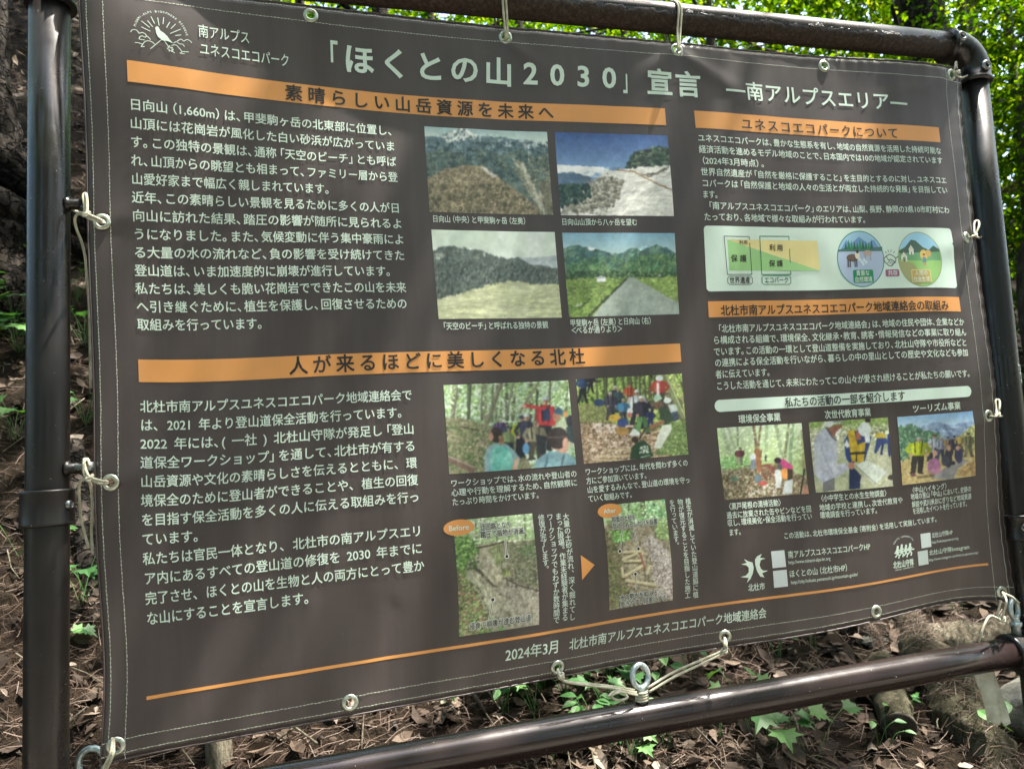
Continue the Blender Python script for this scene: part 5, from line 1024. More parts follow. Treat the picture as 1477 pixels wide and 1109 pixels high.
mxr = node(t, 'ShaderNodeMix', data_type='FLOAT'); oldr = b.inputs['Roughness'].links[0].from_socket; t.links.new(mr.outputs[0], mxr.inputs[0]); t.links.new(oldr, mxr.inputs[2]); mxr.inputs[3].default_value = 0.95; t.links.new(mxr.outputs[0], b.inputs['Roughness'])
bm_ = node(t, 'ShaderNodeMath', operation='MULTIPLY'); t.links.new(n2.outputs[0], bm_.inputs[0]); t.links.new(mr.outputs[0], bm_.inputs[1]); bump(t, b, bm_.outputs[0], 0.9, 0.004)
M_bolt, t, b = mat("bolt_steel", (0.22, 0.23, 0.24), 0.32, 0.5, 0.9); t.links.new(ramp(t, noise(t, 120, 3).outputs[0], [(0.35, (0.10, 0.10, 0.10)), (0.65, (0.36, 0.38, 0.39))]), b.inputs['Base Color'])
M_galv, t, b = mat("galvanised_steel", (0.42, 0.50, 0.50), 0.42, 0.5, 0.75); t.links.new(ramp(t, noise(t, 160, 3).outputs[0], [(0.35, (0.25, 0.32, 0.33)), (0.65, (0.52, 0.60, 0.60))]), b.inputs['Base Color'])
M_dark, _, _ = mat("dark_socket", (0.01, 0.01, 0.01), 0.6)
M_chip, t, b = mat("chipped_primer", (0.32, 0.40, 0.36), 0.7)

frame = thing("sign_frame", (0.95, 0.0, 0.0), "dark brown steel pipe frame standing round the printed banner", "sign frame")
def pipe(name, P, r, m, seg=40, label=None):
    k = MB(); tube(k, P, r, seg); return k.obj(name, m, frame, None, True, label)
def lz(x0, z0, x1, z1): return lambda z: x0 + (x1 - x0) * (z - z0) / (z1 - z0)
LX = lz(-0.004, 0.83, 0.0022, 2.04); RX = lz(1.9068, 1.3197, 1.9354, 2.0438)
TZ = lambda x: 2.1182 + 0.0066 * x; BZ = lambda x: 0.7382 + 0.0090 * x
pipe("post", [(LX(z), 0, z) for z in np.linspace(-0.3, 2.06, 8)], RP, M_black)
pipe("post", [(RX(z), 0, z) for z in np.linspace(-0.3, 2.06, 8)], RP, M_black)
pipe("rail", [(x, 0, TZ(x)) for x in np.linspace(0.045, 1.885, 8)], RP, M_top)
pipe("rail", [(x, 0, BZ(x)) for x in np.linspace(0.0, 1.872, 8)], RP, M_brown)
def elbow(cx, cz, sgn, ztop):
    k = MB(); P = []; r = []
    P += [(cx - sgn * 0.012, 0, ztop), (cx - sgn * 0.006, 0, ztop)]; r += [0.0395, 0.0395]
    P += [(cx - sgn * 0.0058, 0, ztop)]; r += [0.0365]
    R_ = 0.060
    for i in range(13):
        a = rad(90 * i / 12); P.append((cx + sgn * R_ * math.sin(a), 0, ztop - R_ + R_ * math.cos(a))); r.append(0.0362)
    P += [(cx + sgn * (R_ - .0012), 0, ztop - R_ - 0.022), (cx + sgn * (R_ - .0012), 0, ztop - R_ - 0.0222), (cx + sgn * (R_ - .0015), 0, ztop - R_ - 0.030)]; r += [0.0362, 0.0385, 0.0385]
    tube(k, P, r, 40); return k.obj("elbow_joint", M_black, frame)
elR = elbow(1.8780, 2.1306, 1, 2.1306); elL = elbow(0.062, 2.1186, -1, 2.1186)
def bolt(c, n, parent, r=0.0105):
    k = MB(); lathe(k, [(r * 1.2, -0.006), (r * 1.2, 0.001), (r, 0.0035), (r * .78, 0.0050), (r * .72, 0.0046), (r * .5, 0.0034), (r * .5, 0.0005)], c, n, 24); o = k.obj("bolt", M_bolt, parent)
    k = MB(); lathe(k, [(r * .52, 0.0), (r * .52, 0.0008)], c, n, 6); k.obj("bolt_socket", M_dark, o)
bolt((1.8765, -0.0368, 2.1335), (-.10, -1, 0.07), elR); bolt((1.9372, -0.0368, 2.0680), (-.10, -1, 0.0), elR)
def collar(P, r, m=M_black):
    P = np.array(P, float); d = (P[1] - P[0]); L = np.linalg.norm(d); k = MB()
    lathe(k, [(RP + .0005, 0), (r, 0.0005), (r + .0008, 0.003), (r, 0.006), (r, L - .006), (r + .0008, L - .003), (r, L - .0005), (RP + .0005, L)], P[0], d, 40); return k.obj("collar", m, frame)
c1 = collar([(LX(1.176), 0, 1.176), (LX(1.2315), 0, 1.2315)], 0.0372); bolt((LX(1.205) + 0.034, -0.016, 1.2065), (0.9, -0.4, 0), c1, 0.006)
c2 = collar([(RX(0.985), 0, 0.985), (RX(1.04), 0, 1.04)], 0.0372); bolt((RX(1.014) - 0.022, -0.030, 1.0145), (-0.55, -0.83, 0.0), c2, 0.008)
c3 = collar([(1.815, 0, BZ(1.815)), (1.872, 0, BZ(1.872))], 0.0378)
c4 = collar([(RX(0.715), 0, 0.700), (RX(0.80), 0, 0.80)], 0.0378)
k = MB()
for i in range(26):
    z = 1.345 + random.gauss(0, 0.016); a = rad(-52 + random.gauss(0, 9)); c = np.array([RX(z) + math.cos(a) * RP, math.sin(a) * RP, z]); lathe(k, [(random.uniform(.0012, .0034), -0.001), (random.uniform(.0010, .003), 0.0006)], c, (math.cos(a), math.sin(a), 0), 7)
k.obj("paint_chips", M_chip, frame, None, False, "pale chipped spots on the right post")
def eye_bolt(c, ring_r=0.0185, wire=0.0052, shank=0.05, base_z=None, face=(0.25, -1, 0.1), nut=True, m=M_galv):
    """ring standing on the rail; c = ring centre"""
    c = np.array(c, float); f = np.array(face, float); f /= np.linalg.norm(f); u = np.array([0, 0, 1.0]); u -= f * (u @ f); u /= np.linalg.norm(u); s = np.cross(f, u)
    k = MB(); P = [c + ring_r * (math.cos(t) * s + 1.12 * math.sin(t) * u) for t in np.linspace(0, 2 * math.pi, 41)[:-1]]; tube(k, P, wire, 14, True)
    o = k.obj("eye_bolt", m, frame)
    k = MB(); z0 = base_z if base_z else c[2] - shank; lathe(k, [(0.0078, 0), (0.0078, (c[2] - ring_r) - z0 - .004), (0.0062, (c[2] - ring_r) - z0 + .002)], (c[0], c[1], z0), (0, 0, 1), 20); k.obj("shank", m, o)
    if nut:
        k = MB(); lathe(k, [(0.0095, 0), (0.0125, 0.001), (0.0125, 0.009), (0.0095, 0.010)], (c[0], c[1], (c[2] - ring_r * 1.1) - .016), (0, 0, 1), 6); k.obj("nut", m, o)
    return o
eye_bolt((0.9620, -0.004, 0.8225), 0.0180, 0.0052, base_z=BZ(0.962) + 0.028, nut=False)
eye_bolt((1.8400, -0.006, 0.8430), 0.0180, 0.0052, base_z=BZ(1.84) + 0.032, face=(0.35, -1, 0))
eye_bolt((0.0540, 0.014, 0.8120), 0.0200, 0.0050, base_z=BZ(0.062) + 0.028, nut=False, face=(-0.2, -1, 0))
for z, g in ((1.688, M_black), (1.262, M_black)):
    k = MB(); c = np.array([LX(z) + RP - .004, -0.006, z]); lathe(k, [(0.0125, 0), (0.0125, .006), (0.0085, .007), (0.0085, .02), (0.006, .021)], c, (1, -.1, 0), 12); tube(k, [c + np.array([.020 + .009 * (1 - math.cos(a)), -.003, .009 * math.sin(a)]) for a in np.linspace(0, 6.28, 17)[:-1]], .0036, 8, True)
    k.obj("eye_bolt", g, frame)
k = MB(); lathe(k, [(0.0055, 0), (0.0055, .018), (0.0075, .0185), (0.0075, .025)], (0.040, -0.012, 1.2635), (1, -0.2, 0), 6); k.obj("bolt", M_galv, frame)

# ------------------------------------------------------------------ cords
M_cord, t, b = mat("cream_cord", (0.50, 0.49, 0.38), 0.8, 0.2)
n1 = noise(t, 90, 3); t.links.new(ramp(t, n1.outputs[0], [(0.3, (0.36, 0.35, 0.25)), (0.7, (0.58, 0.57, 0.46))]), b.inputs['Base Color'])
wv = node(t, 'ShaderNodeTexWave'); wv.bands_direction = 'DIAGONAL'; wv.inputs['Scale'].default_value = 260; wv.inputs['Distortion'].default_value = 1.5
tc = t.nodes.new('ShaderNodeTexCoord'); t.links.new(tc.outputs['Object'], wv.inputs[0]); bump(t, b, wv.outputs[1], 0.5, 0.0012)
GC = "cords tying the banner to the frame"
RC = 0.0022
def cord(strands, label, knots=(), r=RC, coils=None):
    k = MB()
    for P in strands: tube(k, spline(P, 6), r, 9)
    for c, rr in knots:
        c = np.array(c)
        for j in range(2):
            P = [c + rr * np.array([math.cos(a) * .9, math.sin(a) * .75, .55 * math.sin(a + 1.1 * j) + (j - .5) * .5]) for a in np.linspace(0, 6.28, 15)[:-1]]; tube(k, P, r, 8, True)
    if coils:
        (cx, cy, z0), n, rr = coils
        P = [(cx + rr * math.cos(a), cy + rr * math.sin(a), z0 + a / 6.283 * r * 2.02) for a in np.linspace(0, 6.283 * n, n * 20)]; tube(k, P, r, 8)
    V = np.array(k.V); loc = V.mean(0); loc[2] = V[:, 2].min()
    o = k.obj("cord", M_cord, None, loc); tag(o, label, "cord", GC); return o
def top_loop(i, dx, label):
    E, n = SN(*EYE[i]); E = E[0]; x = E[0] + dx; zr = TZ(x); q = RP + RC + .0006; S = []
    for s in (-1, 1):
        o = s * 0.0032
        P = [E + (o * .3, .012, -.001), E + (o * .3, -.006, -.0045), E + (o * .6, -.009, .004), (E[0] * .5 + x * .5 + o, -q * .75 + E[1] * .2, E[2] * .55 + zr * .45), (x + o, -q, zr - .004)]
        P += [(x + o, -q * math.cos(a), zr + q * math.sin(a)) for a in (.5, 1.1, 1.57, 2.1, 2.7, 3.14)]
        P += [(x + o, q * .75, zr - .03), E + (o * .5, .016, .006), E + (o * .3, .012, -.001)]; S.append(np.array([np.array(p_) for p_ in P]))
    return cord(S, label)
top_loop(1, -0.004, "pale cord looped over the upper rail above the sign title")
top_loop(2, 0.010, "pale cord looped over the upper rail beside the last two title characters")
RO = {
 'tr':[(1.85, -0.02, 2.0463), (1.8453, -0.035, 2.0547), (1.8561, -0.03, 2.0718), (1.8791, -0.012, 2.0809), (1.862, -0.025, 2.0557), (1.8763, -0.02, 2.0406)],
 'tr2':[(1.8517, -0.02, 2.0448), (1.8496, -0.034, 2.0363), (1.8720, -0.025, 2.0388), (1.9118, -0.01, 2.0559)],
 'r1':[(1.8437, -0.008, 1.6617), (1.8334, -0.032, 1.6588), (1.8458, -0.03, 1.6651), (1.8587, -0.03, 1.6846), (1.87, -0.02, 1.6995), (1.8599, -0.02, 1.6976), (1.8496, -0.025, 1.6796), (1.8443, -0.03, 1.6618), (1.8769, -0.01, 1.664), (1.9008, 0.0, 1.6709)],
 'r2':[(1.8369, -0.012, 1.2593), (1.8258, -0.035, 1.2567), (1.8397, -0.03, 1.2623), (1.8482, -0.03, 1.2786), (1.86, -0.02, 1.2928), (1.8501, -0.02, 1.2917), (1.8433, -0.025, 1.2732), (1.8373, -0.03, 1.2593), (1.873, -0.01, 1.2578), (1.8985, 0.0, 1.2605)],
 'br':[(1.8053, -0.015, 0.8841), (1.7901, -0.035, 0.8723), (1.7871, -0.03, 0.8514), (1.7863, -0.02, 0.8309), (1.7879, -0.01, 0.829), (1.7928, -0.01, 0.8471), (1.8002, -0.013, 0.8675)],
 'br2':[(1.8059, -0.015, 0.8825), (1.8058, -0.035, 0.8777), (1.8314, -0.02, 0.8653), (1.8534, -0.008, 0.8559)],
 'brt':[(1.7792, -0.02, 0.8332), (1.7479, -0.03, 0.8442), (1.7256, -0.035, 0.8308), (1.7133, -0.035, 0.8113), (1.716, -0.025, 0.7951)],
 'bc1':[(0.7991, -0.02, 0.8606), (0.7963, -0.036, 0.8557), (0.802, -0.03, 0.8446), (0.8305, -0.02, 0.8335), (0.8853, -0.012, 0.8192), (0.945, -0.012, 0.8028)],
 'bc1b':[(0.799, -0.02, 0.8595), (0.7979, -0.038, 0.8525), (0.8069, -0.03, 0.8416), (0.8424, -0.022, 0.8288), (0.8968, -0.016, 0.8142), (0.9477, -0.014, 0.7981)],
 'bc2':[(1.1324, -0.02, 0.8733), (1.1216, -0.036, 0.8668), (1.1197, -0.03, 0.8537), (1.0777, -0.02, 0.8394), (1.0232, -0.012, 0.8224), (0.9711, -0.012, 0.8029)],
 'bc2b':[(1.1337, -0.02, 0.8719), (1.1245, -0.038, 0.8644), (1.1196, -0.032, 0.8504), (1.0788, -0.022, 0.8335), (1.0233, -0.016, 0.8159), (0.9723, -0.014, 0.7959)],
 'knot':[(0.9468, -0.018, 0.7950), (0.9104, -0.03, 0.8087), (0.8927, -0.03, 0.8041), (0.9072, -0.025, 0.7935), (0.9229, -0.03, 0.7986), (0.908, -0.02, 0.8089), (0.8886, -0.02, 0.8008)],
 'l1':[(0.0857, -0.024, 1.6544), (0.0832, -0.055, 1.6495), (0.0671, -0.045, 1.6593), (0.047, -0.02, 1.6709), (0.0338, 0.0, 1.6811)],
 'l1b':[(0.0867, -0.024, 1.6521), (0.0807, -0.053, 1.6467), (0.0639, -0.04, 1.6575), (0.0607, -0.035, 1.6774), (0.0576, -0.03, 1.6941), (0.0616, -0.03, 1.6976), (0.0659, -0.04, 1.6758), (0.0661, -0.045, 1.6581)],
 'l1t':[(0.0626, -0.035, 1.6604), (0.047, -0.02, 1.6675), (0.0403, -0.01, 1.6604), (0.042, -0.005, 1.6459), (0.0477, 0.0, 1.6267), (0.0513, 0.005, 1.6028), (0.0524, 0.008, 1.5712), (0.0562, 0.008, 1.5136), (0.0574, 0.008, 1.389)],
 'l2':[(0.086, -0.018, 1.2381), (0.0838, -0.048, 1.2399), (0.0673, -0.04, 1.2465), (0.0592, -0.03, 1.2576), (0.0539, -0.02, 1.2731), (0.0543, -0.01, 1.2755)],
 'l2b':[(0.086, -0.018, 1.236), (0.0829, -0.048, 1.2358), (0.0692, -0.04, 1.2421), (0.0573, -0.03, 1.2514), (0.0564, -0.03, 1.2685), (0.0587, -0.02, 1.275), (0.065, -0.03, 1.2637)],
 'l2t':[(0.0572, -0.03, 1.2451), (0.0489, -0.02, 1.2414), (0.0444, -0.01, 1.2245), (0.0436, 0.0, 1.1922), (0.047, 0.005, 1.1648), (0.0537, 0.005, 1.1374)],
 'l2u':[(0.0611, -0.03, 1.2448), (0.0609, -0.01, 1.2319), (0.0602, 0.0, 1.2016), (0.0577, 0.005, 1.1585), (0.0592, 0.006, 1.1262)],
 'bl':[(0.0923, -0.030, 0.8572), (0.0957, -0.050, 0.8468), (0.090, -0.048, 0.8325), (0.0821, -0.04, 0.8188), (0.0747, -0.02, 0.8033)],
 'bl2':[(0.0941, -0.030, 0.856), (0.0984, -0.050, 0.8435), (0.0937, -0.048, 0.8301), (0.0858, -0.04, 0.8163), (0.0784, -0.02, 0.8007)]}
cord([RO['tr'], RO['tr2']], "short cord tying the upper right banner corner under the elbow joint", [((1.853, -0.034, 2.046), .0045)])
cord([RO['r1']], "cord tied to the right post beside the pale diagram panel", [((1.8435, -0.03, 1.662), .005)])
cord([RO['r2']], "cord tied to the right post beside the hilltop hikers photo", [((1.8385, -0.031, 1.261), .005)])
cord([RO['br'], RO['br2'], RO['brt']], "cord tying the lower right banner corner to the eye bolt, with loose ends", [((1.7865, -0.022, 0.832), .006)])
cord([RO['bc1'], RO['bc1b'], RO['bc2'], RO['bc2b'], RO['knot']], "cord stretched from two bottom eyelets and coiled round the middle eye bolt", [((0.800, -0.034, 0.8525), .005), ((1.1215, -0.034, 0.8555), .005)], coils=((0.962, -0.004, BZ(0.962) + .0315), 4, 0.0105))
cord([RO['l1'], RO['l1b'], RO['l1t']], "cord tied to the left post at the upper eyelet with a long tail hanging behind", [((0.0655, -0.044, 1.659), .005)])
cord([RO['l2'], RO['l2b'], RO['l2t'], RO['l2u']], "cord tied to the left post just above its collar with two loose tails", [((0.0665, -0.04, 1.245), .005)])
cord([RO['bl'], RO['bl2']], "double cord running down from the lower left corner eyelet to its eye bolt")
# faded cloth strip hanging behind the lower rail
M_strip, t, b = mat("faded_tape", (0.50, 0.50, 0.42), 0.85, 0.1); t.links.new(ramp(t, noise(t, 35, 5).outputs[0], [(0.3, (0.36, 0.36, 0.28)), (0.7, (0.66, 0.67, 0.58))]), b.inputs['Base Color'])
V = []; F = []
ctr = [(1.785, .040, .755), (1.785, .045, .735), (1.788, .042, .70), (1.794, .036, .66), (1.798, .034, .63), (1.803, .036, .600)]
C_ = spline(ctr, 5); n = len(C_)
for i, c in enumerate(C_):
    t_ = i / (n - 1); hw = 0.027 * (1 - .25 * t_); tw = -0.62 + 0.25 * math.sin(3 * t_)
    for j in range(7):
        s = (j / 6 - .5) * 2; V.append((c[0] + s * hw * math.cos(tw), c[1] + s * hw * math.sin(tw) + .004 * math.cos(5 * s + 4 * t_), c[2] + .005 * math.sin(7 * s) * t_ * t_))
F = [(i * 7 + j, i * 7 + j + 1, (i + 1) * 7 + j + 1, (i + 1) * 7 + j) for i in range(n - 1) for j in range(6)]
o = mesh_obj("cloth_strip", np.array(V), F, M_strip, None, (1.77, .036, .60)); sm = o.modifiers.new("thickness", 'SOLIDIFY'); sm.thickness = 0.0012
tag(o, "faded pale cloth strip hanging below the lower rail near the right post", "cloth strip")
# ------------------------------------------------------------------ ground
def gz(x, y):
    x = np.asarray(x, float); y = np.asarray(y, float)
    t = np.clip(y + 0.1, 0, None); base = 0.60 * (np.sqrt(t * t + 0.09) - 0.3)
    k = np.clip((y - 8.6) / 1.5, 0, 1); k = k * k * (3 - 2 * k); base = base * (1 - k) + (0.60 * 8.4 + 0.12 * (y - 8.6)) * k
    s = np.clip((y - 0.8) / 2.6, 0, 1); s = s * s * (3 - 2 * s); mound = 0.85 * np.exp(-((x + 0.9) / 1.25) ** 2) * s
    s2 = np.clip((y - 2.3) / 3.2, 0, 1); s2 = s2 * s2 * (3 - 2 * s2); mound = mound + 2.1 * np.exp(-((x + 2.4) / 1.9) ** 2) * s2
    n = 0.05 * np.sin(1.9 * x + 0.6 * y + .5) * np.sin(2.3 * y - 0.7 * x) + 0.025 * np.sin(5.1 * x + 1.3) * np.sin(4.7 * y + 2 * x)
    return base + mound + n * np.clip(y + .6, 0.2, 1)
def gfine(x, y): return gz(x, y) + 0.035 * (fbm(np.asarray(x) * 3.1, np.asarray(y) * 3.1, 4, 77) - .5) + 0.014 * (fbm(np.asarray(x) * 14, np.asarray(y) * 14, 3, 78) - .5)
def axis(a, b0, b1, c, fine, coarse):
    return np.r_[np.arange(a, b0, coarse), np.arange(b0, b1, fine), np.arange(b1, c, coarse)]
M_gnd, t, b = mat("forest_floor", rough=0.95, spec=0.1)
n1 = noise(t, 1.3, 5); n2 = noise(t, 42, 6, 0.75); n3 = noise(t, 190, 3, 0.7)
c1_ = ramp(t, n2.outputs[0], [(0.30, (0.0056, 0.0042, 0.0028)), (0.47, (0.0154, 0.0112, 0.0077)), (0.62, (0.0315, 0.0231, 0.0161)), (0.76, (0.0700, 0.0546, 0.0406))])
c2_ = ramp(t, n1.outputs[0], [(0.35, (0.7, 0.75, 0.6)), (0.65, (1.15, 1.05, 1.0))])
mx = node(t, 'ShaderNodeMix', data_type='RGBA', blend_type='MULTIPLY'); mx.inputs[0].default_value = 1; t.links.new(c1_, mx.inputs[6]); t.links.new(c2_, mx.inputs[7]); t.links.new(mx.outputs[2], b.inputs['Base Color'])
ad = node(t, 'ShaderNodeMath', operation='ADD'); t.links.new(n2.outputs[0], ad.inputs[0]); t.links.new(n3.outputs[0], ad.inputs[1]); bump(t, b, ad.outputs[0], 0.9, 0.02)
gx = axis(-60, -1.6, 4.2, 70, 0.035, 0.6); gy = axis(-40, -0.4, 3.8, 60, 0.035, 0.6)
X, Y = np.meshgrid(gx, gy); Zg = gfine(X, Y); nx = len(gx); i = np.arange(X.size).reshape(X.shape)
F = np.stack([i[:-1, :-1].ravel(), i[:-1, 1:].ravel(), i[1:, 1:].ravel(), i[1:, :-1].ravel()], -1)
g = mesh_obj("ground", np.stack([X.ravel(), Y.ravel(), Zg.ravel()], -1), F, M_gnd); g['kind'] = 'structure'

# unseen pale path added before the sign to bounce light onto the banner
M_bounce, t, b = mat("bounce_earth", rough=0.95, spec=0.1); n1 = noise(t, 9, 7, 0.7); t.links.new(ramp(t, n1.outputs[0], [(0.3, (0.13, 0.115, 0.10)), (0.6, (0.25, 0.225, 0.195)), (0.8, (0.35, 0.32, 0.285))]), b.inputs['Base Color']); bump(t, b, n1.outputs[0], .6, .03)
X, Y = np.meshgrid(np.linspace(-12, 14, 260), np.linspace(0, 1, 34)); Y = -0.75 + .15 * np.sin(X * 1.3) - Y * (3.2 + .3 * np.sin(X * .8)); i = np.arange(X.size).reshape(X.shape)
F = np.stack([i[:-1, :-1].ravel(), i[1:, :-1].ravel(), i[1:, 1:].ravel(), i[:-1, 1:].ravel()], -1); bounce_path = mesh_obj("path", np.stack([X.ravel(), Y.ravel(), gfine(X, Y).ravel() + .012], -1), F, M_bounce); bounce_path['kind'] = 'structure'
# ------------------------------------------------------------------ leaves
def island_mat(name, stops, rough=0.55, spec=0.35, trans=0.0, tstops=None):
    m, t, b = mat(name, rough=rough, spec=spec); ge = t.nodes.new('ShaderNodeNewGeometry'); t.links.new(ramp(t, ge.outputs['Random Per Island'], stops), b.inputs['Base Color'])
    if trans:
        tr = t.nodes.new('ShaderNodeBsdfTranslucent'); t.links.new(ramp(t, ge.outputs['Random Per Island'], tstops), tr.inputs[0]); ms = t.nodes.new('ShaderNodeMixShader'); ms.inputs[0].default_value = trans
        out = [n for n in t.nodes if n.type == 'OUTPUT_MATERIAL'][0]; t.links.new(b.outputs[0], ms.inputs[1]); t.links.new(tr.outputs[0], ms.inputs[2]); t.links.new(ms.outputs[0], out.inputs[0])
    return m
M_leaf = island_mat("broadleaf_foliage", [(0, (0.009, 0.031, 0.002)), (0.5, (0.019, 0.053, 0.003)), (1, (0.042, 0.080, 0.004))], 0.85, 0.03, 0.55, [(0, (0.022, 0.080, 0.0005)), (0.55, (0.085, 0.19, 0.001)), (0.85, (0.19, 0.31, 0.003)), (1, (0.36, 0.45, 0.010))])
M_seed = island_mat("seedling_leaf", [(0, (0.0270, 0.0825, 0.0240)), (0.5, (0.0450, 0.1230, 0.0360)), (1, (0.0900, 0.1875, 0.0540))], 0.5, 0.3, 0.3, [(0, (0.0600, 0.1950, 0.0225)), (1, (0.1650, 0.3300, 0.0450))])
M_dead = island_mat("dead_leaf", [(0, (0.0136, 0.0098, 0.0068)), (0.35, (0.0339, 0.0231, 0.0158)), (0.65, (0.0655, 0.0461, 0.0316)), (0.9, (0.1131, 0.0855, 0.0622)), (1, (0.2149, 0.1810, 0.1470))], 0.75, 0.2)
M_need = island_mat("pine_needle_litter", [(0, (0.0158, 0.0110, 0.0080)), (0.4, (0.0429, 0.0286, 0.0203)), (0.8, (0.0905, 0.0636, 0.0476)), (1, (0.1810, 0.1426, 0.1188))], 0.8, 0.15)
def bark(name, dark, mid, light, sc=14, st=0.9):
    m, t, b = mat(name, rough=0.9, spec=0.15); tc = t.nodes.new('ShaderNodeTexCoord'); mp = t.nodes.new('ShaderNodeMapping'); mp.inputs['Scale'].default_value = (1, 1, 0.28); t.links.new(tc.outputs['Object'], mp.inputs[0])
    n = t.nodes.new('ShaderNodeTexNoise'); n.inputs['Scale'].default_value = sc; n.inputs['Detail'].default_value = 7; n.inputs['Roughness'].default_value = 0.7; n.inputs['Distortion'].default_value = 0.6; t.links.new(mp.outputs[0], n.inputs[0])
    t.links.new(ramp(t, n.outputs[0], [(0.3, dark), (0.5, mid), (0.7, light)]), b.inputs['Base Color']); bump(t, b, n.outputs[0], st, 0.03); return m
M_bark = bark("rough_bark", (0.007, 0.0055, 0.0045), (0.030, 0.024, 0.019), (0.075, 0.063, 0.052), 22, 1.0)
t = M_bark.node_tree; b = t.nodes['Principled BSDF']; src = b.inputs['Base Color'].links[0].from_socket; nrm = b.inputs['Normal'].links[0].from_node
tcv = t.nodes.new('ShaderNodeTexCoord'); mpv = t.nodes.new('ShaderNodeMapping'); mpv.inputs['Scale'].default_value = (1, 1, .5); t.links.new(tcv.outputs['Object'], mpv.inputs[0]); ndv = noise(t, 9, 3); mv = node(t, 'ShaderNodeMix', data_type='RGBA', blend_type='LINEAR_LIGHT'); mv.inputs[0].default_value = .09; t.links.new(mpv.outputs[0], mv.inputs[6]); t.links.new(ndv.outputs[1], mv.inputs[7])
vo = t.nodes.new('ShaderNodeTexVoronoi'); vo.feature = 'DISTANCE_TO_EDGE'; vo.inputs['Scale'].default_value = 17; t.links.new(mv.outputs[2], vo.inputs[0]); cr = ramp(t, vo.outputs[0], [(0.0, (0.12, 0.11, 0.10)), (0.16, (1, 1, 1))])
mcr = node(t, 'ShaderNodeMix', data_type='RGBA', blend_type='MULTIPLY'); mcr.inputs[0].default_value = 1; t.links.new(src, mcr.inputs[6]); t.links.new(cr, mcr.inputs[7]); t.links.new(mcr.outputs[2], b.inputs['Base Color'])
ach = node(t, 'ShaderNodeMath', operation='MULTIPLY_ADD'); ach.inputs[1].default_value = .5; t.links.new(nrm.inputs['Height'].links[0].from_socket, ach.inputs[0]); t.links.new(cr, ach.inputs[2]); t.links.new(ach.outputs[0], nrm.inputs['Height'])
M_bark2 = bark("smooth_grey_bark", (0.020, 0.017, 0.014), (0.050, 0.042, 0.035), (0.10, 0.088, 0.074), 22, 0.5)
M_cedar = bark("red_brown_bark", (0.045, 0.027, 0.018), (0.10, 0.062, 0.042), (0.19, 0.13, 0.095), 20, 0.7)
M_wood = bark("weathered_wood", (0.035, 0.030, 0.020), (0.11, 0.098, 0.068), (0.24, 0.22, 0.165), 34, 0.8)
M_moss = bark("mossy_wood", (0.012, 0.011, 0.006), (0.042, 0.039, 0.022), (0.11, 0.10, 0.068), 34, 1.0)
M_cut, t, b = mat("dark_cut_end", (0.03, 0.025, 0.018), 0.95); t.links.new(ramp(t, noise(t, 60, 5).outputs[0], [(0.3, (0.012, 0.010, 0.008)), (0.7, (0.06, 0.05, 0.035))]), b.inputs['Base Color'])
def rand_dirs(n):
    v = rng.normal(size=(n, 3)); return v / np.linalg.norm(v, axis=1)[:, None]
def leaf_geo(c, size, flat=0.5):
    """folded two-face leaves at centres c"""
    n = len(c); d = rand_dirs(n); d[:, 2] -= 0.35; d /= np.linalg.norm(d, axis=1)[:, None]
    up = rand_dirs(n) * (1 - flat) + np.array([0, 0, 1.0]) * flat; s = np.cross(d, up); s /= np.linalg.norm(s, axis=1)[:, None] + 1e-9; nn = np.cross(s, d)
    L = size * rng.uniform(.6, 1.3, n)[:, None]; w_ = L * rng.uniform(.26, .40, n)[:, None]; m = c + d * L * .42; lift = nn * L * .10
    V = np.stack([c, m + s * w_ + lift, c + d * L, m - s * w_ + lift], 1).reshape(-1, 3); b_ = np.arange(n)[:, None] * 4
    F = np.concatenate([b_ + np.array([[0, 1, 2]]), b_ + np.array([[0, 2, 3]])], 0); return V, F
def clump(n, c, r, k):
    """n leaf centres in k flattened sprays round c"""
    cs = c + rand_dirs(k) * r * rng.uniform(.25, 1, (k, 1)) ** .6; i = rng.integers(0, k, n); return cs[i] + rng.normal(size=(n, 3)) * np.array([.26, .26, .055]) * r * .75
def tree(x, y, h, r, label, bark_m, lean=(0, 0), nleaf=3000, crown=(0.9, 6.0, 1.7), leaf=0.065, limbs=5, name="broadleaf_tree", group="trees standing in the wood behind the sign", seed=0):
    z0 = float(gz(x, y)) - 0.1; T = thing(name, (x, y, z0 + .1), label, "tree", group); rs = np.random.default_rng(seed + 5)
    zz = np.linspace(0, h, 9); P = np.stack([x + lean[0] * zz + .10 * np.sin(zz * .7 + seed), y + lean[1] * zz + .08 * np.cos(zz * .6 + seed), z0 + zz], -1); k = MB(); tube(k, P, r * (1 - .75 * zz / h) * (1 + .5 * np.exp(-zz / .25)), 12)
    cl = []
    for i in range(limbs):
        a = rs.uniform(0, 6.28); s0 = crown[0] + (crown[1] - crown[0]) * (i + .3) / limbs; b0 = np.array([np.interp(s0, zz, P[:, j]) for j in range(3)]); L = crown[2] * rs.uniform(.7, 1.2); d = np.array([math.cos(a), math.sin(a), rs.uniform(.1, .7)])
        Q = np.array([b0, b0 + d * L * .4 + (0, 0, .05), b0 + d * L * .75 + rs.normal(size=3) * .1, b0 + d * L]); tube(k, spline(Q, 4), np.linspace(r * .38, r * .09, 13), 7); cl += [(Q[2], L * .6), (Q[3], L * .55)]
    k.obj("trunk", bark_m, T)
    for s0 in np.linspace(crown[0], crown[1], 4): cl.append((np.array([np.interp(s0, zz, P[:, j]) for j in range(3)]) + rs.normal(size=3) * .4, crown[2] * .7))
    per = max(1, nleaf // len(cl)); c = np.vstack([clump(per, q, rr, 9) for q, rr in cl]); V, F = leaf_geo(c, leaf, .72); mesh_obj("crown", V, F, M_leaf, T, None, False); return T
